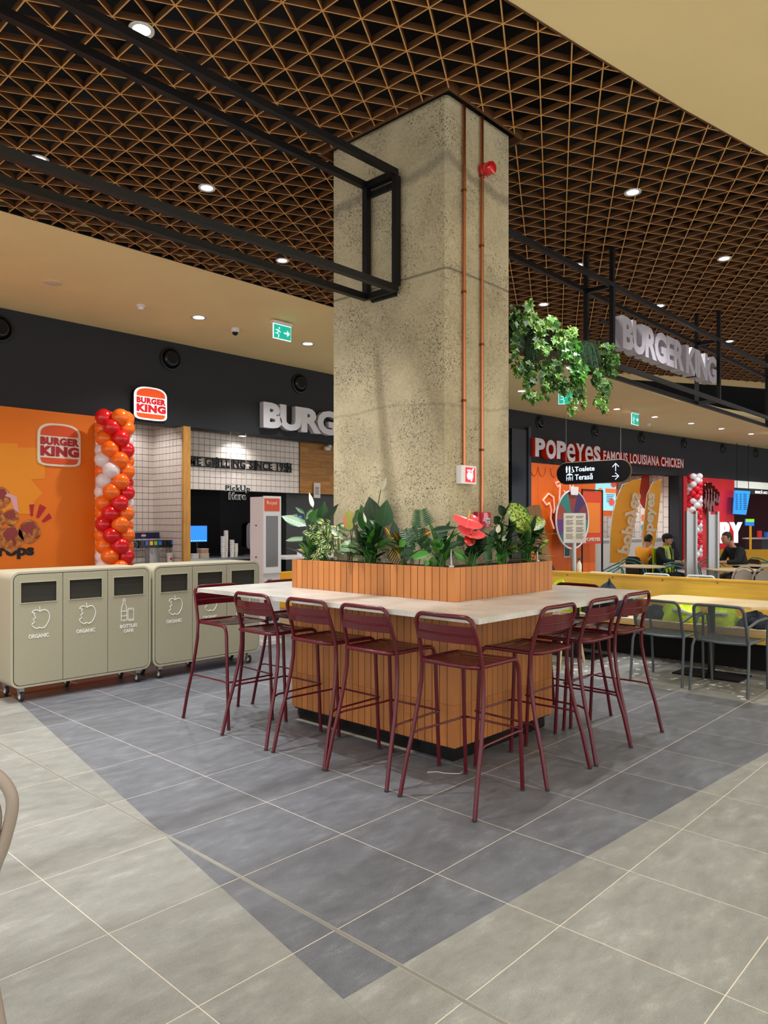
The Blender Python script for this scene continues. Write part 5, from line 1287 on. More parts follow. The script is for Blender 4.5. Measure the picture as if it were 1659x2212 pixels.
# perforated armchairs
def lattice(mb, P, nu, nv, r):
    # P(s,t)->Vector, diagonal wires both ways over the panel
    for sgn in (1, -1):
        for k in range(-nv, nu+1):
            pts = []
            for j in range(nv+1):
                i = k+j if sgn > 0 else nu-(k+j)
                if 0 <= (k+j) <= nu: pts.append(P(i/nu, j/nv))
            if len(pts) > 1:
                for a, b in zip(pts[:-1], pts[1:]): mb.obox(a, b, r, r)
def make_armchair():
    t = thing('armchair', 'x', 'chair'); m = M_GREY; r = .0125
    # local: rear feet at y=0, seat to +y
    for s in (-1, 1):
        MB().tube([(s*.25, -.02, 0), (s*.245, .03, .40), (s*.235, .06, .47)], r, 10).build('leg', m, t, True)
        MB().tube([(s*.25, .52, 0), (s*.255, .49, .42), (s*.265, .47, .58), (s*.268, .455, .64), (s*.268, .42, .662), (s*.262, .20, .655), (s*.24, .10, .62), (s*.225, .04, .60)], r, 10).build('armrest', m, t, True)
    top = [(-.225, .075, .45), (-.225, .03, .60), (-.218, -.01, .74)] + [(-.215+.04*(1-math.cos(a)), -.02-.006*math.sin(a), .745+.045*math.sin(a)) for a in [PI/2*i/5 for i in range(1, 6)]]
    MB().tube(top+[(0, -.045, .795)]+[(-p[0], p[1], p[2]) for p in top[::-1]], r*1.1, 10).build('back_frame', m, t, True)
    mb = MB(); lattice(mb, lambda s, q: Vector((-.215+.43*s, .062-.085*q-.018*math.sin(PI*s), .47+.31*q)), 34, 22, .0031); o = mb.build('backrest_mesh', m, t); o['kind'] = 'stuff'
    mb = MB(); lattice(mb, lambda s, q: Vector((-.225+.45*s, .06+.44*q, .455-.012*math.sin(PI*s)+.006*q)), 30, 30, .0046); o = mb.build('seat_mesh', m, t); o['kind'] = 'stuff'
    MB().tube([(-.23, .06, .455), (-.235, .47, .462), (-.20, .505, .455), (.20, .505, .455), (.235, .47, .462), (.23, .06, .455), (0, .045, .45)], .009, 8, closed=True).build('seat_rim', m, t, True)
    return t
ac = make_armchair(); ac['label'] = 'dark grey perforated armchair nearest the bar stools'; ac.location = (4.37, .86, 0); ac.rotation_euler = (0, 0, -PI/2)
dup(ac, (4.34, .28, 0), -PI/2-.02, 'dark grey perforated armchair at right, nearest the viewer')
# wooden chair with round holes
t = thing('plywood_chair', 'pale plywood chair with round holes in its back, behind the stools', 'chair', (4.40, 2.10, 0), rz=-PI/2)
for s in (-1, 1):
    MB().tube([(s*.22, -.05, 0), (s*.19, .05, .44)], [.014, .018], 8).build('leg', M_BENCHL, t); MB().tube([(s*.22, .48, 0), (s*.18, .40, .44)], [.014, .018], 8).build('leg', M_BENCHL, t)
MB().bbox(-.22, .0, .44, .22, .44, .46, .04).build('seat', M_BENCHL, t)
mb = MB()
def holed(x0, x1, z0, z1, n, rr_, y, th):
    w = (x1-x0)/n
    for i in range(n):
        cx = x0+w*(i+.5); cz = (z0+z1)/2; sq = []; ci = []
        for k in range(16):
            a = 2*PI*(k+.5)/16; c_, s_ = math.cos(a), math.sin(a); mxx = max(abs(c_)/(w/2), abs(s_)/((z1-z0)/2)); sq.append((cx+c_/mxx, cz+s_/mxx)); ci.append((cx+rr_*c_, cz+rr_*s_))
        b = len(mb.v)
        for yy in (y, y+th): mb.v.extend([(p[0], yy, p[1]) for p in sq]+[(p[0], yy, p[1]) for p in ci])
        for k in range(16):
            j = (k+1) % 16; mb.face((b+k, b+j, b+16+j, b+16+k)); mb.face((b+32+k, b+48+k, b+48+j, b+32+j)); mb.face((b+k, b+32+k, b+32+j, b+j)); mb.face((b+16+k, b+16+j, b+48+j, b+48+k))
holed(-.21, .21, .60, .72, 4, .030, -.035, .012)
mb.box(-.21, -.035, .72, .21, -.023, .80).box(-.21, -.035, .53, .21, -.023, .60); mb.build('backrest', M_BENCHL, t)
for s in (-1, 1): MB().tube([(s*.18, .02, .45), (s*.18, -.03, .60)], .012, 8).build('back_post', M_BENCHL, t)
# clutter on the second table
for i, (x, y, w, d, h, c, lb) in enumerate(((5.02, 2.05, .26, .18, .012, '#c84a20', 'orange magazine on the half hidden table'), (5.05, 1.86, .22, .15, .02, '#1d6fa8', 'blue folder on the half hidden table'), (5.2, 2.32, .2, .22, .03, '#e6e2d8', 'stack of white papers on the half hidden table'))):
    tag(MB().bbox(x, y, .75, x+w, y+d, .75+h, .005).build('magazine', mat('print_'+c[1:], c, .5)), lb, 'magazine')
# jackets
def cloth_heap(c, sx, sy, sz, m, label, seed, name='jacket', bands=None):
    r_ = random.Random(seed); t = thing(name, label, 'clothing', c)
    mb = MB(); n, k = 28, 12; ph = [r_.uniform(0, 6.28) for _ in range(8)]
    for i in range(k+1):
        f = i/k
        for j in range(n):
            a = 2*PI*j/n; rr = (1-f**2.2)**.5 if f < 1 else 0.0
            w = 1+.18*math.sin(3*a+ph[0]+2*f)+.10*math.sin(7*a+ph[1]-4*f)+.05*math.sin(13*a+ph[2]+7*f)
            mb.v.append((sx*rr*w*math.cos(a), sy*rr*w*math.sin(a), sz*f*(1+.22*math.sin(2*a+ph[3])+.12*math.sin(5*a+ph[4]))+.012*math.sin(17*a+9*f+ph[5])*(0 if i == 0 else 1)))
    for i in range(k):
        for j in range(n): j2 = (j+1) % n; mb.face((i*n+j, i*n+j2, (i+1)*n+j2, (i+1)*n+j))
    mb.face(range(n))
    o = mb.build('cloth', m, t, True)
    if bands:
        for (a0, a1) in bands:
            pts = []
            for q in range(13):
                f = q/12; a = a0+(a1-a0)*f; rad = .80; w = 1+.18*math.sin(3*a+ph[0]+1.2)+.10*math.sin(7*a+ph[1]-2.4); ff = .6
                pts.append((sx*rad*w*math.cos(a), sy*rad*w*math.sin(a), sz*ff*(1+.22*math.sin(2*a+ph[3])+.12*math.sin(5*a+ph[4]))+.01))
            MB().tube(pts, .022, 6).build('reflective_band', M_REFL, t)
    return t
cloth_heap((5.72, 1.12, .446), .17, .20, .20, M_HIVIS, 'hi-vis yellow jacket heaped on the bench behind the left armchair', 3, bands=[(2.6, 3.9)])
cloth_heap((5.72, .72, .446), .15, .20, .17, M_HIVIS, 'hi-vis yellow jacket on the bench between the two armchairs', 5, bands=[(2.5, 3.8)])
cloth_heap((5.72, 1.42, .446), .13, .14, .12, M_NAVY, 'dark jacket on the bench left of the yellow jackets', 8)
cloth_heap((5.72, .36, .446), .15, .16, .13, M_NAVY, 'dark jacket on the bench behind the right armchair', 9)
cloth_heap((5.72, 2.0, .446), .2, .30, .33, M_NAVY, 'dark blue jacket on the bench beyond the worktop corner', 12)
cloth_heap((5.72, 2.62, .446), .2, .25, .30, M_HIVIS, 'hi-vis jacket on the bench seen through the holed chair', 14)

# chairs beyond the bench
def make_tube_chair(m, kind):
    t = thing('cafe_chair', 'x', 'chair'); r = .013
    if kind == 'square':
        MB().tube([(-.2, 0, .45), (-.19, -.04, .72)]+[(-.19+.04*(1-math.cos(a)), -.05, .74+.05*math.sin(a)) for a in [PI/2*i/4 for i in range(1, 5)]]+[(.15+.04*math.sin(a), -.05, .79-.05*(1-math.cos(a))) for a in [PI/2*i/4 for i in range(0, 5)]]+[(.2, 0, .45)], r, 8).build('back_frame', m, t, True)
        for z in (.60, .66): MB().box(-.185, -.035, z, .185, -.028, z+.04).build('backrest_slat', m, t)
    elif kind == 'loop':
        for w, z, dy in ((.255, .80, -.04), (.215, .74, -.02)):
            MB().tube([(-w, .30, .46)]+[(w*math.cos(a), .12-(.16-dy*0)*math.sin(a)+.12*(1-math.sin(a)), z-(.16)*(1-math.sin(a))) for a in [PI-PI*i/16 for i in range(17)]]+[(w, .30, .46)], r, 8).build('bent_rail', m, t, True)
    else:
        MB().tube([(-.21, .05, .45)]+[(.21*math.cos(a), -.03, .62+.21*math.sin(a)) for a in [PI-PI*i/14 for i in range(15)]]+[(.21, .05, .45)], r*1.2, 8).build('back_frame', m, t, True)
        mb = MB(); mb.prism([(.17*math.cos(a), -.02, .62+.17*math.sin(a)) for a in [PI*i/12 for i in range(13)]]+[(-.17, -.02, .5), (.17, -.02, .5)], (0, .012, 0)); mb.build('backrest', m, t)
    MB().prism([(p[0], p[1], .445) for p in rrect(-.2, .02, .2, .42, .08)], (0, 0, .018)).build('seat', m, t)
    for s in (-1, 1): MB().tube([(s*.18, .05, .45), (s*.21, -.02, 0)], r, 8).build('leg', m, t); MB().tube([(s*.18, .38, .45), (s*.2, .43, 0)], r, 8).build('leg', m, t)
    return t
cw = make_tube_chair(M_TWHITE, 'square'); cw['group'] = 'white metal chairs behind the bench'
for i, (px_, py_) in enumerate(((1207, 1234), (1302, 1236), (1421, 1239), (1516, 1243))):
    p = atz(px_, py_, .795); lb = ['white metal chair behind the bench, next to the planter', 'white metal chair behind the bench, second from the planter', 'white metal chair behind the bench, in front of the orange shirt man', 'white metal chair behind the bench, left of the grey rounded chair'][i]
    if i == 0: cw.location = (p.x, p.y, 0); cw.rotation_euler = (0, 0, -PI/2); cw['label'] = lb
    else: dup(cw, (p.x, p.y, 0), -PI/2, lb)
PZ = 0.0
def round_table(px_, py_, label, r=.42, zt=.75):
    p = atz(px_, py_, zt+PZ); t = thing('round_table', label, 'table', (p.x, p.y, PZ))
    MB().lathe([(r-.01, zt-.025), (r, zt-.02), (r, zt-.004), (r-.01, zt)], n=36).build('tabletop', M_BENCHL, t, True)
    MB().tube([(0, 0, .02), (0, 0, zt-.025)], .035, 10).build('post', M_BLACK, t, True); MB().lathe([(.24, 0), (.24, .012), (.05, .02)], n=24).build('base', M_BLACK, t, True)
    return t, p
tabs = [(1385, 1222, 'round light wood table in front of the orange shirt man'), (1452, 1213, 'round light wood table at which the hi-vis man sits', .36), (1583, 1229, 'round light wood table behind the grey rounded chair'), (1625, 1219, 'round light wood table in front of the black jacket man')]
tp = [round_table(*a)[1] for a in tabs]
cl = make_tube_chair(M_TEAL, 'loop')
loops = [(1338, 1215, .6, 'teal bent-rail chair left of the first round table'), (1358, 1207, 2.4, 'teal bent-rail chair behind the first round table'), (1458, 1215, -1.2, 'teal bent-rail chair right of the first round table'), (1420, 1208, 2.9, 'teal bent-rail chair between the two seated men'),
         (1530, 1208, 2.2, 'teal bent-rail chair left of the third round table'), (1655, 1215, -2.0, 'teal bent-rail chair at the right picture edge'), (1632, 1205, 2.6, 'dark teal chair beside the black jacket man')]
for i, (x, y, a, lb) in enumerate(loops):
    p = atz(x, y, .80)
    if i == 0: cl.location = (p.x, p.y, PZ); cl.rotation_euler = (0, 0, a); cl['label'] = lb; cl['group'] = 'teal bent-rail chairs at the round tables'
    else: dup(cl, (p.x, p.y, PZ), a, lb)
cg = make_tube_chair(M_TAUPE, 'round'); p = atz(1605, 1228, .80); cg.location = (p.x, p.y, PZ); cg.rotation_euler = (0, 0, TH-PI/2+.15); cg['label'] = 'grey chair with a rounded shell back behind the bench, right'
dup(cg, (*atz(1656, 1232, .78).xy, PZ), TH-PI/2-.3, 'second grey rounded chair cut by the right picture edge')
# foreground chair at left edge
RV = Vector((math.sin(TH), -math.cos(TH), 0)); fc = atd(26, 1745, 2.0) - RV*.235
t = thing('round_back_chair', 'taupe bent-tube chair cut off by the left picture edge', 'chair', (fc.x, fc.y, 0), rz=TH+PI/2)
for w, dz, y_ in ((.235, 0.0, 0.0), (.195, -.035, .012)):
    half = [(w*1.06, y_+.02, 0), (w*.89, y_+.02, .19), (w*.70, y_, .40), (w*.77, y_, .56), (w*.90, y_, .65+dz), (w*1.0, y_, .745+dz), (w*.97, y_, .80+dz), (w*.80, y_, .845+dz), (w*.5, y_, .872+dz), (0, y_, .882+dz)]
    if dz: half = half[3:]
    sm = []
    for i in range(len(half)-1):
        p0, p1, p2, p3 = [Vector(half[max(0, min(len(half)-1, j))]) for j in (i-1, i, i+1, i+2)]
        for k in range(4): q = k/4; sm.append(0.5*((2*p1)+(-p0+p2)*q+(2*p0-5*p1+4*p2-p3)*q*q+(-p0+3*p1-3*p2+p3)*q**3))
    sm.append(Vector(half[-1])); MB().tube(sm+[Vector((-p.x, p.y, p.z)) for p in sm[::-1][1:]], .0165, 12).build('bent_rail', M_TAUPE, t, True)
MB().prism([(p_[0], p_[1], .44) for p_ in rrect(-.2, .02, .2, .42, .1)], (0, 0, .02)).build('seat', M_TAUPE, t)
for s in (-1, 1): MB().tube([(s*.17, .38, .44), (s*.20, .45, 0)], .016, 10).build('leg', M_TAUPE, t)
# bottle on the bench back
p = atu(1251, 1236, 6.04); t = thing('water_bottle', 'small clear bottle with dark cap standing on the bench back', 'bottle', (6.045, p.y, .905))
MB().lathe([(.026, 0), (.03, .01), (.03, .10), (.012, .135), (.012, .15)], n=14).build('body', mat('bottle_pale', '#d9cfc4', .2), t, True); MB().lathe([(.017, .148), (.018, .175), (.01, .185)], n=12).build('cap', mat('cap_green', '#1d3a30', .4), t, True); MB().lathe([(.0305, .04), (.0305, .08)], n=14).build('label_band', M_WHITE, t, True)
# information stand
q = atd(1241, 1140, 9.6); t = thing('info_stand', 'steel floor stand holding a framed printed notice', 'stand', (q.x, q.y, PZ), rz=TH-PI/2-.04)
MB().tube([(0, .03, 0), (0, .03, 1.32-PZ)], .03, 12).build('post', M_STEEL, t, True); MB().lathe([(.17, 0), (.17, .015), (.04, .02)], (0, .03, 0), 24).build('base', M_STEEL, t, True)
MB().box(-.145, -.01, 1.27-PZ, .145, .01, 1.66-PZ).build('frame', M_STEEL, t); MB().box(-.133, -.013, 1.282-PZ, .133, -.01, 1.648-PZ).build('sheet', mat('notice_paper', '#cfc9bb', .6), t)
mb = MB()
for c_ in range(2):
    for i in range(17):
        if i in (2, 7, 12): continue
        z = 1.615-PZ-i*.018; x = -.115+.13*c_; mb.box(x, -.0145, z, x+.10-(i*7 % 5)*.006, -.013, z+.006)
mb.build('print', M_SEAM, t)
# steel uprights
for i, (xa, xb, y0_, y1_, k, lb) in enumerate(((1480, 1503, 1104, 1212, 12.6, 'left tall steel post with raised side lips'), (1527, 1550, 1105, 1212, 12.6, 'right tall steel post with raised side lips'))):
    A = atd(xa, y1_, k); B = atd(xb, y1_, k); top_ = atd(xa, y0_, k).z; t = thing('steel_upright', lb, 'post')
    X2 = (B-A).normalized(); N2 = Vector((X2.y, -X2.x, 0)); w = (B-A).length
    def pr(a, b, z0, z1, n0, n1, nm, m): MB().prism([(*(A+X2*a+N2*n0).xy, z0), (*(A+X2*b+N2*n0).xy, z0), (*(A+X2*b+N2*n1).xy, z0), (*(A+X2*a+N2*n1).xy, z0)], (0, 0, z1-z0)).build(nm, m, t)
    pr(.02, w-.02, PZ, top_-.05, 0, .02, 'web', M_STEEL); pr(0, .03, PZ, top_, -.02, .07, 'side_lip', M_STEEL); pr(w-.03, w, PZ, top_, -.02, .07, 'side_lip', M_STEEL)
# string on the floor
tag(MB().tube([atz(x, y, .003) for x, y in ((923, 1668), (945, 1667), (960, 1670), (980, 1671), (993, 1671), (999, 1668))], .002, 5).build('string', M_INK), 'thin white string lying on the dark tiles by a stool foot', 'string')
# ================================================================== PEOPLE
M_SKIN = mat('skin', '#c08a6c', .6); M_HAIR = mat('dark_hair', '#1c130e', .7)
def skin_mesh(V, Eg, Rd, name, m, parent, sub=1, root=0):
    me = bpy.data.meshes.new(name); me.from_pydata([tuple(v) for v in V], Eg, []); ob = bpy.data.objects.new(name, me); COL.objects.link(ob)
    md = ob.modifiers.new('skin', 'SKIN'); 
    for i, r in enumerate(Rd): me.skin_vertices[0].data[i].radius = (r, r) if not isinstance(r, tuple) else r
    me.skin_vertices[0].data[root].use_root = True
    if sub: ob.modifiers.new('sub', 'SUBSURF').levels = sub
    dg = bpy.context.evaluated_depsgraph_get(); dg.update()
    new = bpy.data.meshes.new_from_object(ob.evaluated_get(dg)); bpy.data.objects.remove(ob)
    new.materials.clear(); new.materials.append(m); new.polygons.foreach_set('use_smooth', [True]*len(new.polygons))
    o = bpy.data.objects.new(name, new); COL.objects.link(o); o.parent = parent; return o
def person(loc, rz, label, shirt, trousers, lean=.10, hair=M_HAIR, cap=False, vest=False, sc=1.0, hands_in=.05, sleeve='short'):
    t = thing('person', label, 'person', loc, rz); t.scale = (sc, sc, sc)
    y = lambda z: lean*(z-.5)
    J = {'pel': (0, 0, .52), 'sp': (0, y(.75)*.6, .74), 'ch': (0, y(.95), .95), 'nk': (0, y(1.1)+.02, 1.10), 'hd0': (0, y(1.15)+.05, 1.17), 'hd1': (0, y(1.25)+.07, 1.27),
         'shL': (-.17, y(1.03), 1.03), 'elL': (-.23, .14+lean*.4, .80), 'wrL': (-.10-hands_in, .36+lean*.4, .80), 'hnL': (-.08-hands_in, .43+lean*.4, .80),
         'shR': (.17, y(1.03), 1.03), 'elR': (.23, .14+lean*.4, .80), 'wrR': (.10+hands_in, .36+lean*.4, .80), 'hnR': (.08+hands_in, .43+lean*.4, .80),
         'hpL': (-.09, .02, .51), 'knL': (-.13, .42, .50), 'anL': (-.13, .40, .08), 'toL': (-.14, .55, .04), 'hpR': (.09, .02, .51), 'knR': (.13, .42, .50), 'anR': (.13, .40, .08), 'toR': (.14, .55, .04)}
    rad = {'pel': .10, 'sp': .09, 'ch': .095, 'nk': .052, 'hd0': .07, 'hd1': .09, 'shL': .045, 'elL': .044, 'wrL': .03, 'hnL': .036, 'hpL': .07, 'knL': .06, 'anL': .04, 'toL': .035}
    K_ = list(J); rd = [rad.get(k, rad.get(k[:2]+'L', .05)) for k in K_]; ix = {k: i for i, k in enumerate(K_)}
    E_ = [('pel', 'sp'), ('sp', 'ch'), ('ch', 'nk'), ('nk', 'hd0'), ('hd0', 'hd1')]
    for s in 'LR': E_ += [('ch', 'sh'+s), ('sh'+s, 'el'+s), ('el'+s, 'wr'+s), ('wr'+s, 'hn'+s), ('pel', 'hp'+s), ('hp'+s, 'kn'+s), ('kn'+s, 'an'+s), ('an'+s, 'to'+s)]
    V = [Vector(J[k]) for k in K_]; Ei = [(ix[a], ix[b]) for a, b in E_]
    # fingers continue the same skin
    for s, sg in (('L', -1), ('R', 1)):
        h = Vector(J['hn'+s])
        for q, (dx, ln) in enumerate(((-.027, .050), (-.009, .058), (.009, .055), (.027, .044))):
            a = len(V); V += [h+Vector((dx, .030, 0)), h+Vector((dx*1.1, .03+ln*.5, .004)), h+Vector((dx*1.1, .03+ln, -.012))]; rd += [.010, .0095, .008]; Ei += [(ix['hn'+s], a), (a, a+1), (a+1, a+2)]
        a = len(V); V += [h+Vector((-sg*.038, .0, 0)), h+Vector((-sg*.052, .030, -.004))]; rd += [.012, .009]; Ei += [(ix['hn'+s], a), (a, a+1)]
    body = skin_mesh(V, Ei, rd, 'body', M_SKIN, t, 1)
    hc = Vector(J['hd1'])+Vector((0, 0, -.03))
    # head: shaped over the skinned skull, with face
    hb = MB(); hb.sphere(tuple(hc), .098, 18, 14, (.80, .98, 1.18)); hb.sphere(tuple(hc+Vector((0, .03, -.06))), .06, 12, 8, (.85, .9, .9)); hb.build('head', M_SKIN, body, True)
    MB().prism([tuple(hc+Vector(p)) for p in ((-.012, .088, -.025), (.012, .088, -.025), (.004, .098, .012), (-.004, .098, .012))], (0, .02, -.006)).build('nose', M_SKIN, body)
    e = MB()
    for s in (-1, 1): e.sphere(tuple(hc+Vector((s*.03, .086, .010))), .009, 8, 6)
    e.build('eyes', M_HAIR, body); MB().box(hc.x-.02, hc.y+.082, hc.z-.055, hc.x+.02, hc.y+.092, hc.z-.049).build('mouth', mat('lips', '#8a4a40', .6), body)
    e = MB()
    for s in (-1, 1): e.sphere(tuple(hc+Vector((s*.080, .0, -.005))), .022, 8, 8, (.4, .8, 1.3))
    e.build('ears', M_SKIN, body, True)
    hr = MB(); b0 = 0
    hr.sphere((0, 0, 0), .105, 18, 14, (.82, 1.0, 1.12)); hv = []
    for v in hr.v:
        z = max(v[2], -.02 - .06*(v[1] < -.01)); yy = v[1] if v[2] > .045 else min(v[1], .045); hv.append((hc.x+v[0], hc.y+yy-.006, hc.z+z+.012))
    hr.v = hv; hr.build('hair', hair, t, True)
    if cap:
        cb = MB().sphere(tuple(hc+Vector((0, -.01, .05))), .108, 16, 10, (.85, 1.02, .75)); cb.prism([tuple(hc+Vector(p)) for p in ((-.07, .07, .055), (.07, .07, .055), (.05, .17, .045), (-.05, .17, .045))], (0, 0, .012)); cb.build('cap', mat('black_cap', '#101014', .8), t, True)
    # clothes
    ck = ['pel', 'sp', 'ch', 'shL', 'elL', 'shR', 'elR']
    gap = .018
    Vc = [Vector(J['pel'])+Vector((0, 0, .02)), Vector(J['sp']), Vector(J['ch']), Vector(J['ch'])+Vector((0, .01, .085))]; Rc = [.145, .138, .158, .078]; Ec = [(0, 1), (1, 2), (2, 3)]
    for s in 'LR':
        a = len(Vc); el = Vector(J['el'+s]); sh = Vector(J['sh'+s]); wr = Vector(J['wr'+s])
        if sleeve == 'short': Vc += [sh, sh.lerp(el, .75)]; Rc += [.085, .068]; Ec += [(2, a), (a, a+1)]
        else: Vc += [sh, el, el.lerp(wr, .92)]; Rc += [.088, .062, .046]; Ec += [(2, a), (a, a+1), (a+1, a+2)]
    skin_mesh(Vc, Ec, Rc, 'shirt' if sleeve == 'short' else 'jacket', shirt, t, 1)
    Vt = [Vector(J['pel'])+Vector((0, 0, -.01))]; Rt = [.14]; Et = []
    for s in 'LR':
        a = len(Vt); Vt += [Vector(J['hp'+s]), Vector(J['kn'+s]), Vector(J['an'+s])+Vector((0, 0, .03))]; Rt += [.10, .075, .058]; Et += [(0, a), (a, a+1), (a+1, a+2)]
    skin_mesh(Vt, Et, Rt, 'trousers', trousers, t, 1)
    shoe = MB()
    for s in (-1, 1): shoe.bbox(s*.135-.045, .34, 0.0, s*.135+.045, .60, .075, .03)
    shoe.build('shoes', M_BLACK, t)
    if vest:
        for s in (-1, 1):
            MB().prism([(s*.045, y(1.05)+.115, 1.10), (s*.13, y(1.05)+.05, 1.12), (s*.175, y(.7)+.09, .72), (s*.155, y(.6)+.14, .56), (s*.03, y(.6)+.165, .56), (s*.035, y(.9)+.155, .90)], (0, .012, 0)).build('vest_front', M_HIVIS, t)
            MB().prism([(s*.03, y(.7)+.172, .68), (s*.165, y(.7)+.125, .68), (s*.165, y(.7)+.125, .73), (s*.03, y(.7)+.172, .73)], (0, .012, 0)).build('reflective_band', M_REFL, t)
            MB().prism([(s*.08, y(1.05)+.135, 1.05), (s*.12, y(1.05)+.115, 1.05), (s*.12, y(.7)+.15, .72), (s*.08, y(.7)+.165, .72)], (0, .012, 0)).build('reflective_band', M_REFL, t)
        MB().prism([(-.18, -.155, .56), (.18, -.155, .56), (.18, -.135, 1.05), (-.18, -.135, 1.05)], (0, .012, 0)).build('vest_back', M_HIVIS, t)
    return t
def seatpos(x, y, k, headz=1.16):
    p = atd(x, y, k); return (p.x, p.y, PZ)
ax = TH-PI/2
person(seatpos(1384, 1166, 15.2), ax-1.05, 'person in an orange t-shirt with short dark hair, seated and looking down', mat('orange_tshirt', '#f79e12', .8), mat('dark_trousers', '#1c1f26', .9), lean=.25, sc=.95)
person(seatpos(1434, 1166, 14.6), ax-2.45, 'person in a yellow hi-vis vest and black cap, seated at a round table', mat('black_uniform', '#15161c', .8), mat('dark_trousers', '#1c1f26', .9), lean=.02, cap=True, vest=True, sleeve='long', sc=.97)
person(seatpos(1606, 1170, 13.9), ax+1.75, 'person in a black jacket with cropped hair, leaning on a table at right', mat('black_jacket', '#101217', .8), mat('dark_trousers', '#1c1f26', .9), lean=.38, hair=mat('short_brown_hair', '#33241c', .8), sleeve='long', sc=1.0)
for i, (x, k, a, lb) in enumerate(((1384, 15.2, ax-1.05, 'dark shell chair under the person in the orange t-shirt'), (1434, 14.6, ax-2.45, 'dark shell chair under the person in the hi-vis vest'), (1606, 13.9, ax+1.75, 'dark shell chair under the person in the black jacket'))):
    p = atd(x, 1166, k); t = thing('shell_chair', lb, 'chair', (p.x, p.y, PZ), a)
    MB().prism([(q[0], q[1], .385) for q in rrect(-.2, -.2, .2, .22, .08)], (0, 0, .02)).build('seat', mat('brown_shell', '#3a2a22', .4), t)
    MB().prism([(q[0], -.235, q[1]) for q in rrect(-.19, .42, .19, .84, .1)], (0, .02, 0)).build('backrest', mat('brown_shell', '#3a2a22', .4), t)
    for s in (-1, 1):
        for yy in (-.18, .18): MB().tube([(s*.16, yy*.9, .385), (s*.2, yy*1.1, 0)], .012, 8).build('leg', M_BLACK, t)
# yellow booth seats far right
for i, (x, y, lb) in enumerate(((1640, 1205, 'yellow upholstered seat by the far counter'), (1395, 1222, 'small yellow seat glimpsed behind the first round table'))):
    p = atd(x, y, 15.5+i); t = thing('booth_seat', lb, 'seat', (p.x, p.y, PZ), ax); w = .6 if i == 0 else .2
    MB().bbox(-w, 0, .0, w, .5, .44, .03).build('seat', M_YEL, t); MB().bbox(-w, .5, .0, w, .6, .95 if i == 0 else .6, .03).build('backrest', M_YEL, t)

# ================================================================== PLANTS
def leaf_mesh(name, m, shape, droop, fold=.12, n=7, wave=0.0, curl=0.0):
    # unit leaf: base at origin, runs +y by 1, half width by shape(t), bends down by droop
    mb = MB(); rows = []
    for i in range(n+1):
        s = i/n; ang = droop*s; yy = (math.sin(ang)/droop if abs(droop) > 1e-3 else s); zz = (-(1-math.cos(ang))/droop if abs(droop) > 1e-3 else 0)
        w = max(shape(s), .004); rows.append((yy, zz, w))
    for i, (yy, zz, w) in enumerate(rows):
        wv = wave*math.sin(i*2.2)
        mb.v += [(-w, yy, zz+fold*w*2+wv), (-w*.5, yy, zz+fold*w*.7+wv*.3), (0, yy, zz), (w*.5, yy, zz+fold*w*.7-wv*.3), (w, yy, zz+fold*w*2-wv)]
    for i in range(n):
        for j in range(4): a = i*5+j; mb.face((a, a+1, a+6, a+5))
    return mb.mesh(name, m, True, False) if False else leafm(mb, name, m)
def leafm(mb, name, m):
    me = bpy.data.meshes.new(name); me.from_pydata(mb.v, [], mb.f); me.materials.append(m); me.polygons.foreach_set('use_smooth', [True]*len(me.polygons)); me.update(); return me
def lance(s): return .5*(max(0, math.sin(PI*s**.72))**.85)*(1-.35*s**3) if s < .999 else 0
def spathe(s): return .5*math.sqrt(max(0, 1-((s-.40)/.60)**2)) if s > .40 else .5*math.sqrt(max(0, 1-((s-.40)/.43)**2))
def heart(s): return .5*(math.sin(PI*(s**.55)))**.7
def oval(s): return .5*math.sin(PI*s**.85)**.6
def strapf(s): return .5*math.sin(PI*min(1, s+.05)**.8)**.6*(1-s*.2)
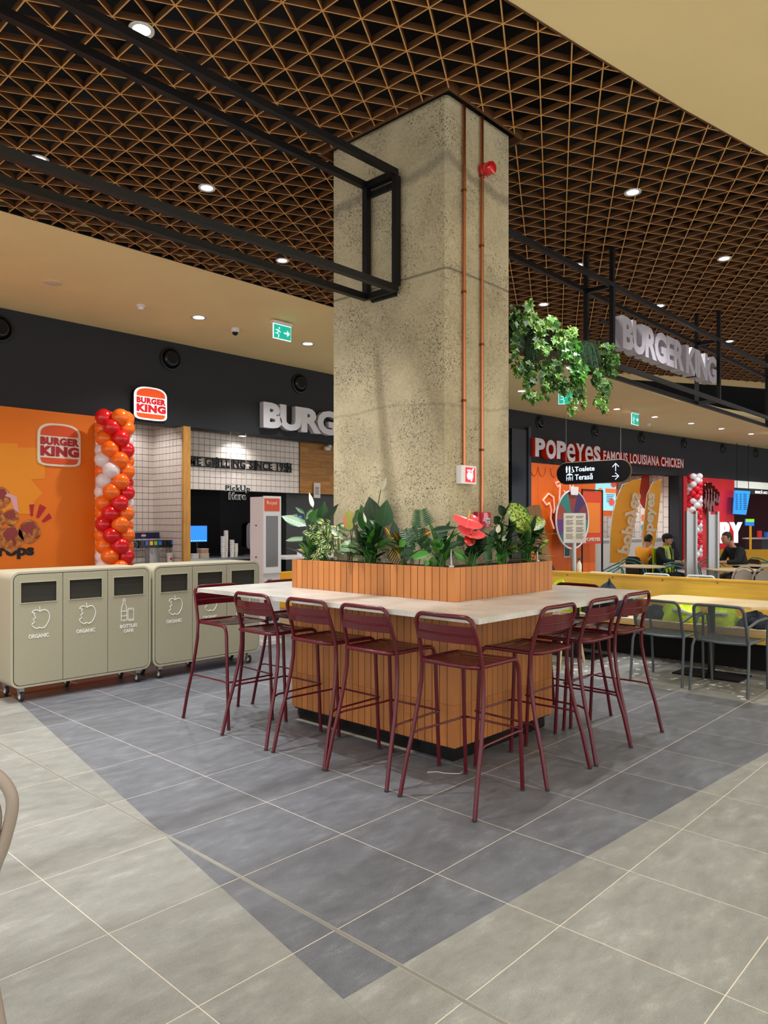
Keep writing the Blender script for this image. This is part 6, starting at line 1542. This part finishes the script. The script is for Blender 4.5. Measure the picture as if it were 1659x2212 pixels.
def leafmat(name, base, vein, kind, rough=.35, under=None):
    m, N, L, b = nodes_of(name, rough)
    tc = N.new('ShaderNodeTexCoord'); s = N.new('ShaderNodeSeparateXYZ'); L.new(tc.outputs['Object'], s.inputs[0])
    ax_ = mathn(N, L, 'ABSOLUTE', s.outputs[0]); oi = N.new('ShaderNodeObjectInfo')
    nz = N.new('ShaderNodeTexNoise'); nz.inputs['Scale'].default_value = 6; nz.inputs['Detail'].default_value = 4; L.new(tc.outputs['Object'], nz.inputs['Vector'])
    diag = mathn(N, L, 'SUBTRACT', s.outputs[1], mathn(N, L, 'MULTIPLY', ax_, .9))
    if kind == 'plain':
        f = mathn(N, L, 'MULTIPLY', maprange(N, L, mathn(N, L, 'SINE', mathn(N, L, 'MULTIPLY', diag, 75)), .6, 1, 0, .35), 1.0)
        mid = maprange(N, L, ax_, .0, .025, .7, 0); f = mathn(N, L, 'MAXIMUM', f, mid); c = mixc(N, L, f, base, vein)
    elif kind == 'stripe':
        w = mathn(N, L, 'SINE', mathn(N, L, 'MULTIPLY', diag, 70)); f = maprange(N, L, w, .1, .5, 0, .9)
        f = mathn(N, L, 'MULTIPLY', f, maprange(N, L, ax_, .30, .42, 1, 0)); f = mathn(N, L, 'MAXIMUM', f, maprange(N, L, ax_, .0, .03, .8, 0)); c = mixc(N, L, f, base, vein)
    elif kind == 'edge':
        nn = mathn(N, L, 'MULTIPLY_ADD', nz.outputs['Fac'], .30, -.12); f = maprange(N, L, mathn(N, L, 'ADD', ax_, nn), .26, .32, 0, 1); c = mixc(N, L, f, base, vein)
    elif kind == 'blotch':
        v = N.new('ShaderNodeTexNoise'); v.inputs['Scale'].default_value = 13; v.inputs['Detail'].default_value = 3; L.new(tc.outputs['Object'], v.inputs['Vector'])
        f = maprange(N, L, v.outputs['Fac'], .44, .52, 0, .95); edge = maprange(N, L, ax_, .34, .46, 1, 0); f = mathn(N, L, 'MULTIPLY', f, edge)
        f = mathn(N, L, 'MAXIMUM', f, maprange(N, L, ax_, .0, .03, .9, 0)); c = mixc(N, L, f, base, vein)
    elif kind == 'croton':
        w = mathn(N, L, 'SINE', mathn(N, L, 'MULTIPLY', diag, 52)); f = maprange(N, L, w, .72, .86, 0, 1); f = mathn(N, L, 'MULTIPLY', f, maprange(N, L, ax_, .34, .44, 1, 0))
        f = mathn(N, L, 'MAXIMUM', f, maprange(N, L, ax_, .03, .05, 1, 0)); c = mixc(N, L, f, base, vein)
    else: c = mixc(N, L, 0.0, base, vein)
    hs = N.new('ShaderNodeHueSaturation'); L.new(c, hs.inputs['Color']); L.new(maprange(N, L, oi.outputs['Random'], 0, 1, .72, 1.3), hs.inputs['Value']); L.new(hs.outputs[0], b.inputs['Base Color'])
    b.inputs['Subsurface Weight'].default_value = 0.0
    return m
ML = {'peace': leafmat('peace_lily_leaf', '#1a4418', '#3b7530', 'plain'), 'peaced': leafmat('dark_leaf', '#0e2c12', '#235426', 'plain'), 'cala': leafmat('striped_leaf', '#1d5a34', '#c9dcc0', 'stripe'), 'lime': leafmat('lime_leaf', '#2f6e1c', '#74b040', 'plain'),
      'var': leafmat('variegated_leaf', '#3c6226', '#cfd48a', 'edge'), 'rub': leafmat('rubber_variegated_leaf', '#4b6a3c', '#d9c98a', 'edge'), 'pinkr': leafmat('pink_new_leaf', '#9a9a3a', '#c47f5a', 'edge'), 'rubg': leafmat('rubber_grey_leaf', '#6f8a5e', '#aab98a', 'plain'),
      'croton': leafmat('croton_leaf', '#122e20', '#f0a80c', 'croton'), 'dief': leafmat('dieffenbachia_leaf', '#2c6a22', '#c9d860', 'blotch'), 'palm': leafmat('palm_leaf', '#1f4a20', '#2f6a2c', 'flat'), 'ivy': leafmat('ivy_leaf', '#4c8a24', '#c3d67a', 'edge', .6), 'ivyd': leafmat('ivy_dark_leaf', '#29501a', '#6d9a3a', 'edge', .6),
      'red': leafmat('anthurium_spathe', '#e0484a', '#f0767a', 'plain', .2), 'redd': leafmat('anthurium_deep', '#b51a1c', '#d03a30', 'plain', .2), 'white': leafmat('white_spathe', '#e9e6c8', '#c9d49a', 'plain', .4)}
LM = {}
def LMs(kind, shape, droop, n=7, fold=.12):
    k = (kind, shape.__name__, droop, fold)
    if k not in LM: LM[k] = leaf_mesh('leaf', ML[kind], shape, droop, fold, n)
    return LM[k]
M_STEM = mat('green_stem', '#3c6a2a', .5); M_BRST = mat('brown_stem', '#5c4630', .7)
def orient(base, tip, normal):
    y = (tip-base); ln = y.length; y = y.normalized(); nrm = Vector(normal); x = y.cross(nrm)
    if x.length < 1e-4: x = y.orthogonal()
    x = x.normalized(); z = x.cross(y)
    return Matrix(((x.x, y.x, z.x), (x.y, y.y, z.y), (x.z, y.z, z.z))).to_4x4(), ln
def put_leaf(parent, me, base, tip, width, normal, name='leaf'):
    M, ln = orient(base, tip, normal); o = bpy.data.objects.new(name, me); COL.objects.link(o); o.parent = parent
    o.matrix_local = Matrix.Translation(base-parent.location) @ M @ Matrix.Diagonal((width, ln, min(width, ln), 1)); return o
ZS = 1.243
class Plant:
    def __init__(s, label, root, name='potted_plant', cat='plant', grp=None):
        s.root = Vector(root); s.t = thing(name, label, cat, s.root, group=grp); s.stem = MB(); s.rnd = random.Random(hash(label) % 1000 if False else sum(map(ord, label)))
    def leaf(s, b, tp, w, me, nrm=None, stem=True, sr=.0035, name='leaf'):
        nrm = nrm or (CAMP-b).normalized()+Vector((0, 0, .35)); put_leaf(s.t, me, b, tp, w, nrm, name)
        if stem:
            r0 = s.root+Vector((s.rnd.uniform(-.03, .03), s.rnd.uniform(-.03, .03), 0)); m_ = (r0+b)/2+Vector((0, 0, .03)); s.stem.tube([r0-s.root, m_-s.root, b-s.root], sr, 5)
    def rosette(s, n, lmin, lmax, w, kinds, h=(0, .12), up=(.3, 1.2), spread=.03, az=None, droop=(.6, 1.1, 1.6), shape=lance):
        for i in range(n):
            a = s.rnd.uniform(0, 2*PI) if az is None else s.rnd.uniform(*az); el = s.rnd.uniform(*up); ln = s.rnd.uniform(lmin, lmax)
            d = Vector((math.cos(a)*math.cos(el), math.sin(a)*math.cos(el), math.sin(el)))
            b = s.root+Vector((s.rnd.uniform(-spread, spread), s.rnd.uniform(-spread, spread), s.rnd.uniform(*h)))+d*.04
            tip = b+d*ln
            # keep out of the column
            if c0-.01 < tip.x < c1+.01 and tip.y > d0-.01 and tip.y < d1: 
                if s.root.x < c0: tip.x = c0-.012-s.rnd.uniform(0, .03)
                else: tip.y = d0-.012-s.rnd.uniform(0, .03)
            side = Vector((0, 0, 1))-d*d.z*.9
            s.leaf(b, tip, w*s.rnd.uniform(.8, 1.2)*ln/lmax, LMs(s.rnd.choice(kinds), shape, s.rnd.choice(droop)), side, True)
    def done(s, m=M_STEM):
        if s.stem.f: s.stem.build('stem', m, s.t, True)
def z1(x, y): return (600+x/5.925, 1020+y/5.925)
def z2(x, y): return (860+x/5.027, 1060+y/5.027)
def pl_u(q, u=1.30): return atu(*q, u)
def pl_v(q, v=.90): return atv(*q, v)
S1 = (pl_u((700, 1200))-pl_u((701, 1200))).length*1/5.925  # metres per zoom pixel, left strip
S2 = (pl_v((1050, 1200))-pl_v((1051, 1200))).length/5.027
def hero(P, lst, cv, sc, plane, depth=.04):
    for (bx, by, tx, ty, w, kind, shp, dr) in lst:
        dd = P.rnd.uniform(-depth, depth); b = plane(cv(bx, by)); tp = plane(cv(tx, ty)); off = (CAMP-b).normalized()*dd; tp2 = tp+(CAMP-tp).normalized()*(dd+P.rnd.uniform(0, .03))
        P.leaf(b+off, tp2, w*sc*(.92 if shp is lance else 1.0), LMs(kind, shp, dr))
# left strip roots: v position on u=1.27
def rootL(px_): p = atu(px_, 1212, 1.295); return (1.295, p.y, ZS)
def rootR(px_): p = atv(px_, 1215, .905); return (p.x, .905, ZS)
P = Plant('striped-leaf plant at the left end of the planter with a tall yellow bud', rootL(668))
hero(P, [(365, 690, 5, 525, 120, 'cala', lance, .6), (470, 490, 345, 605, 80, 'cala', lance, .3), (340, 530, 222, 440, 45, 'peace', lance, .3), (430, 640, 505, 470, 110, 'lime', lance, .3), (560, 645, 598, 368, 115, 'peace', lance, .3), (590, 640, 775, 402, 80, 'peaced', lance, .3), (395, 850, 0, 860, 65, 'cala', lance, 1.1), (470, 870, 330, 860, 60, 'lime', lance, .6), (420, 980, 320, 1095, 60, 'peace', lance, .6)], z1, S1, pl_u)
b = pl_u(z1(452, 450)); put_leaf(P.t, LMs('white', lance, .3), b, pl_u(z1(400, 252)), 40*S1, (CAMP-b), 'flower'); P.stem.tube([P.root-P.root, b-P.root], .004, 6); P.rosette(14, .12, .24, .06, ['peace', 'lime', 'peaced'], up=(.4, 1.3), h=(0, .1)); P.done()
P = Plant('bushy plant with small cream-edged leaves left in the planter', rootL(700))
for i in range(170):
    a = P.rnd.uniform(0, 2*PI); q = z1(P.rnd.gauss(590, 75), P.rnd.uniform(650, 1090)); b = pl_u(q, 1.30+P.rnd.uniform(-.07, .05)); d = Vector((-.3, P.rnd.uniform(-.8, .8), P.rnd.uniform(-.7, .4))).normalized()
    P.leaf(b, b+d*P.rnd.uniform(.045, .08), P.rnd.uniform(.018, .028), LMs('var', lance, .6), None, i % 6 == 0, .002)
P.done()
P = Plant('rubber plant with pink-tinged and cream-edged leaves in the planter', rootL(757))
hero(P, [(932, 750, 925, 482, 125, 'pinkr', oval, .3), (890, 858, 615, 658, 85, 'rub', oval, .6), (945, 1010, 850, 868, 150, 'rubg', oval, .3), (900, 1040, 705, 952, 60, 'rubg', oval, .3), (975, 650, 1040, 475, 80, 'rub', oval, .3), (790, 1030, 765, 770, 45, 'rub', lance, .3), (930, 1010, 1000, 900, 90, 'rubg', oval, .3)], z1, S1, pl_u); P.done(M_BRST)
P = Plant('tall peace lily with broad dark leaves and a cream flower, mid planter', rootL(800))
hero(P, [(1150, 770, 1062, 398, 135, 'peace', lance, .3), (1235, 620, 1168, 300, 155, 'peaced', lance, .3), (1345, 705, 1397, 348, 165, 'peace', lance, .3), (1045, 725, 702, 655, 110, 'peace', lance, .6), (1340, 850, 1165, 575, 120, 'peaced', lance, .6), (1190, 765, 945, 785, 50, 'peaced', lance, .6), (1505, 860, 1480, 612, 85, 'peaced', lance, .3), (1270, 950, 1450, 860, 85, 'lime', lance, .3), (1235, 610, 1380, 485, 60, 'peaced', lance, .6), (1000, 1020, 895, 1070, 80, 'lime', lance, .6)], z1, S1, pl_u)
P.rosette(46, .12, .26, .065, ['peace', 'peaced', 'peaced', 'lime'], h=(0, .14), up=(.1, 1.3), az=(PI*.55, PI*1.5), spread=.06)
f0 = pl_u(z1(1318, 225), 1.29); put_leaf(P.t, LMs('white', lance, .3), f0, pl_u(z1(1397, 55), 1.29), 42*S1, CAMP-f0, 'flower'); P.stem.tube([Vector((0, 0, 0)), pl_u(z1(1255, 560), 1.29)-P.root, f0-P.root], .0035, 6)
f0 = pl_u(z1(1130, 650), 1.27); put_leaf(P.t, LMs('white', lance, .3), f0, pl_u(z1(1095, 512), 1.27), 22*S1, CAMP-f0, 'flower'); P.stem.tube([Vector((0, 0, 0)), pl_u(z1(1175, 800), 1.27)-P.root, f0-P.root], .003, 6); P.done()
P = Plant('croton with dark leaves and vivid yellow veins', rootL(868))
hero(P, [(1500, 945, 1612, 1178, 190, 'croton', oval, .6), (1480, 860, 1375, 700, 60, 'croton', lance, .3), (1640, 870, 1530, 960, 70, 'lime', lance, .6)], z1, S1, lambda q: pl_u(q, 1.24)); hero(P, [(232, 512, 345, 440, 110, 'croton', oval, .3)], z2, S1, pl_u)
P.rosette(12, .10, .18, .06, ['croton', 'peaced', 'peace'], up=(.2, 1.0), az=(PI*.6, PI*1.6), shape=oval); P.done()
P = Plant('small feathery palm between croton and corner peace lily', rootL(905))
def frond(P, b, tp, w, n=9):
    ax2 = (tp-b); P.stem.tube([b-P.root, (b+tp)/2-P.root+Vector((0, 0, .01)), tp-P.root], .002, 5); sdv = ax2.cross(CAMP-b).normalized()
    for i in range(n):
        s_ = .15+.85*i/n; c = b+ax2*s_; l_ = w*(1-.55*s_)
        for sg in (-1, 1): P.leaf(c, c+sdv*(sg*l_)+ax2.normalized()*l_*.55-Vector((0, 0, l_*.15)), .014, LMs('palm', lance, .6), None, False)
frond(P, pl_u(z2(278, 430)), pl_u(z2(245, 205)), 120*S1)
for bx, by, tx, ty in ((170, 620, 60, 420), (180, 600, 20, 520), (200, 610, 210, 350), (230, 620, 330, 500), (190, 660, 90, 600), (240, 650, 350, 600), (180, 700, 40, 650), (220, 560, 140, 400)): frond(P, pl_u(z2(bx, by), 1.28), pl_u(z2(tx, ty), 1.26), 75*S1, 8)
P.stem.tube([Vector((0, 0, 0)), pl_u(z2(278, 430))-P.root], .004, 6); P.done()
P = Plant('bright green peace lily at the front corner of the planter', rootL(952))
hero(P, [(425, 640, 455, 500, 110, 'lime', lance, .3), (480, 540, 470, 392, 75, 'peace', lance, .3), (350, 690, 88, 715, 75, 'lime', lance, .6), (400, 720, 325, 840, 55, 'lime', lance, .6), (360, 435, 655, 395, 60, 'peaced', lance, .3), (540, 620, 690, 545, 60, 'peace', lance, .6), (330, 760, 285, 820, 50, 'lime', lance, .6)], z2, S1, lambda q: pl_u(q, 1.25))
P.rosette(24, .10, .22, .05, ['peace', 'lime', 'peaced'], up=(.4, 1.35), az=(PI*.8, PI*1.9)); P.done()
P = Plant('anthurium with coral red flowers, beside the red call point', rootR(1018))
hero(P, [(800, 550, 905, 742, 165, 'peaced', heart, .6), (600, 655, 780, 768, 75, 'lime', lance, .6), (910, 620, 1062, 758, 90, 'peace', lance, .6), (955, 500, 1045, 655, 90, 'peace', lance, .6), (700, 600, 650, 480, 70, 'peaced', lance, .3), (870, 610, 900, 420, 110, 'peaced', lance, .3)], z2, S2, pl_v)
for cx, cy, w, h, kd in ((760, 325, 195, 80, 'red'), (800, 430, 180, 90, 'red'), (780, 525, 70, 80, 'redd'), (830, 290, 60, 70, 'red')):
    b = pl_v(z2(cx, cy-h*.30), .87); put_leaf(P.t, LMs(kd, spathe, .6, 12, .05), b, pl_v(z2(cx-4, cy+h*.62), .83), w*S2, Vector((-.35, -.75, .75)), 'flower'); P.stem.tube([Vector((0, 0, 0)), (b-P.root)*.55+Vector((0, .02, 0)), b-P.root], .003, 6)
    if w > 100: o = MB().tube([(0, 0, 0), (0, -.01, .035), (0, -.012, .06)], [.006, .005, .003], 8).build('flower_spike', mat('spadix_yellow', '#e8b93a', .5), P.t, True); o.location = b-P.root
P.rosette(16, .1, .18, .06, ['peaced', 'peace', 'peaced'], up=(.2, 1.2), az=(PI*1.0, PI*2.0), shape=lance); P.done()
P = Plant('dark-leaved peace lily with small white flowers, right of the anthurium', rootR(1085))
hero(P, [(1060, 760, 1232, 568, 50, 'lime', lance, .6), (1060, 700, 1258, 662, 50, 'lime', lance, .6), (1080, 790, 1195, 780, 50, 'lime', lance, .6), (1155, 270, 1100, 160, 55, 'peaced', oval, .3), (1090, 350, 1050, 285, 60, 'peaced', oval, .3), (1000, 520, 1080, 400, 60, 'peaced', lance, .3)], z2, S2, pl_v)
for bx, by, tx, ty in ((1130, 545, 1195, 472), (1080, 460, 1100, 360)): b = pl_v(z2(bx, by), .86); put_leaf(P.t, LMs('white', lance, .3), b, pl_v(z2(tx, ty), .86), 32*S2, CAMP-b, 'flower'); P.stem.tube([Vector((0, 0, 0)), b-P.root], .003, 6)
P.rosette(34, .12, .22, .05, ['peaced', 'peaced', 'peace'], h=(.02, .26), up=(-.1, 1.2), az=(PI*.9, PI*2.1), spread=.06); P.done()
P = Plant('dieffenbachia with yellow blotched leaves at the right end', rootR(1138))
hero(P, [(1385, 400, 1222, 145, 150, 'dief', oval, .3), (1400, 400, 1240, 300, 100, 'dief', oval, .3), (1400, 425, 1600, 290, 110, 'dief', oval, .3), (1405, 525, 1582, 358, 85, 'peace', oval, .3), (1350, 460, 1330, 300, 120, 'dief', oval, .3), (1300, 560, 1480, 640, 70, 'peaced', lance, .6), (1330, 650, 1555, 600, 50, 'lime', lance, .6), (1420, 380, 1430, 260, 90, 'dief', oval, .3)], z2, S2, pl_v)
P.rosette(40, .12, .24, .06, ['peaced', 'peace', 'peaced', 'dief'], h=(.02, .24), up=(-.2, 1.2), az=(PI*.9, PI*2.2), spread=.07); P.done()
for i, (px_, fn) in enumerate(((975, rootL), (1160, rootR))):
    q = fn(px_); t = thing('light_spike', ['slim steel spike light at the planter front corner', 'slim steel spike light at the right end of the planter'][i], 'lamp', q)
    MB().lathe([(.007, 0), (.007, .11), (.009, .112), (.009, .118)], n=10).lathe([(.02, 0), (.018, .012), (.007, .014)], n=12).build('spike', M_STEEL, t, True)

# ---- hanging ivy
def ivy_leaf(m):
    pts = [(0, 0), (.22, -.10), (.45, .06), (.34, .26), (.50, .46), (.24, .48), (.0, 1.0), (-.24, .48), (-.50, .46), (-.34, .26), (-.45, .06), (-.22, -.10)]
    mb = MB(); mb.v = [(0, .3, -.05)]+[(x, y, .06*abs(x)*2+(-.12 if y > .9 else 0)) for x, y in pts]
    for i in range(12): mb.face((0, 1+i, 1+(i+1) % 12))
    return leafm(mb, 'leaf', m)
IV = [ivy_leaf(ML['ivy']), ivy_leaf(ML['ivyd']), ivy_leaf(ML['lime'])]
def z3(x, y): return (1090+x/6.38, 640+y/6.38)
blobs = [  # label, list of (cx, cy, rx, ry, n, kind weights), danglers
 ('ivy clump in the trough right beside the column', [(140, 330, 60, 200, 26, 1), (330, 140, 25, 90, 8, 0), (250, 380, 60, 140, 18, 1), (330, 290, 70, 60, 14, 0), (130, 650, 50, 160, 16, 1)], [(150, 780, 130, 1090)], 14),
 ('pale ivy clump spilling over the middle of the trough', [(480, 440, 90, 120, 26, 0), (640, 350, 90, 70, 24, 0), (480, 700, 110, 120, 26, 0), (420, 560, 80, 90, 16, 1)], [(480, 850, 560, 1380), (600, 850, 680, 1310)], 22),
 ('bright variegated ivy cascading below the trough', [(780, 560, 120, 110, 34, 0), (900, 740, 140, 120, 40, 2), (980, 960, 120, 120, 34, 2), (1000, 1100, 110, 90, 26, 2), (900, 480, 70, 60, 14, 0)], [(960, 1180, 900, 1610), (1060, 1180, 1060, 1500)], 24),
 ('long ivy trail hanging left under the trough', [(290, 950, 100, 90, 22, 1), (330, 1150, 80, 100, 20, 1), (340, 1360, 90, 40, 14, 0)], [(300, 900, 330, 1300), (330, 1300, 560, 1410)], 12),
 ('dense shaded ivy under the trough centre', [(640, 1000, 150, 110, 40, 1), (720, 1180, 140, 90, 26, 1), (860, 1230, 100, 70, 20, 1), (560, 1150, 60, 120, 16, 1)], [(800, 1200, 790, 1330), (740, 1100, 700, 1300)], 10),
 ('rounded ivy clump at the right end of the trough', [(1400, 720, 100, 70, 26, 1), (1470, 870, 90, 90, 26, 1), (1480, 1010, 80, 70, 18, 1)], [(1440, 1050, 1520, 1080)], 10),
 ('longest ivy strand hanging at the right end of the trough', [(1270, 1120, 80, 130, 26, 1), (1370, 1230, 60, 80, 16, 1), (1300, 1460, 90, 60, 20, 0), (1370, 1370, 40, 60, 8, 1)], [(1310, 880, 1300, 1440), (1300, 1440, 1400, 1610)], 14)]
n_ivy = 0
for label, cl_, dang, nd in blobs:
    cx0, cy0 = cl_[0][0], cl_[0][1]; root = atv(*z3(cx0, min(cy0, 600)), 1.45); root.z = min(root.z, 3.30)
    t = thing('trailing_ivy', label, 'plant', root); rr = random.Random(sum(map(ord, label))); st = MB(); extra = MB()
    def add(p, kd, sz):
        global n_ivy
        d = Vector((rr.uniform(-.8, .8), rr.uniform(-.9, .2), rr.uniform(-1.1, .15))).normalized(); nrm = Vector((rr.uniform(-1, .2), rr.uniform(-1.2, -.1), rr.uniform(-.3, .8)))
        ms = IV[kd] if rr.random() < .8 else IV[rr.choice((0, 1))]
        put_leaf(t, ms, p, p+d*sz, sz*rr.uniform(.9, 1.2), nrm); n_ivy += 1
    for (cx, cy, rx, ry, n, kd) in cl_:
        for i in range(int(n*1.55)):
            a = rr.uniform(0, 2*PI); q = math.sqrt(rr.random()); x, y = cx+rx*q*math.cos(a), cy+ry*q*math.sin(a)
            p = atv(*z3(max(x, 40), y), 1.41+rr.uniform(-.10, .10)); add(p, kd, rr.uniform(.045, .09))
        a_ = atv(*z3(cx, cy-ry*.8), 1.45); b_ = atv(*z3(cx, cy+ry*.8), 1.42); st.tube([a_-root, (a_+b_)/2-root+Vector((0, rr.uniform(-.05, .05), 0)), b_-root], .003, 5)
    for (xa, ya, xb, yb) in dang:
        A2 = atv(*z3(xa, ya), 1.43); B2 = atv(*z3(xb, yb), 1.41); st.tube([A2-root, (A2+B2)/2-root+Vector((.02, 0, -.01)), B2-root], .0028, 5)
        for i in range(nd): s_ = (i+.5)/nd; add(A2.lerp(B2, s_)+Vector((rr.uniform(-.03, .03), rr.uniform(-.03, .03), 0)), 0 if s_ > .5 else 1, rr.uniform(.04, .07))
    st.build('vine', M_BRST, t, True)
# fine feathery fern greenery in the shaded trough
for i, (xa, xb, ya, yb, lb) in enumerate(((80, 210, 230, 640, 'feathery dark greenery in the trough against the column'), (1040, 1290, 600, 1000, 'feathery dark greenery hanging near the right end of the trough'), (300, 430, 560, 820, 'feathery dark greenery left of the pale ivy'))):
    rr = random.Random(40+i); mb = MB(); root = atv(*z3((xa+xb)/2, ya), 1.45)
    for k in range(260):
        x = rr.uniform(xa, xb); y = rr.uniform(ya, ya+(yb-ya)*.6); p = atv(*z3(x, y), 1.43+rr.uniform(-.05, .06)); l_ = rr.uniform(.08, .2)
        q = p+Vector((rr.uniform(-.05, .05), rr.uniform(-.05, .02), -l_)); mb.obox(p-root, q-root, .003, .003)
        for s_ in (.25, .45, .65, .85): c_ = p.lerp(q, s_); mb.obox(c_-root, c_-root+Vector((rr.uniform(-.03, .03), rr.uniform(-.02, .02), -rr.uniform(.005, .03))), .003, .003)
    o = mb.build('feathery_greenery', mat('feather_green', '#2c4a2a', .7)); o.location = root; tag(o, lb, 'plant', kind='stuff')
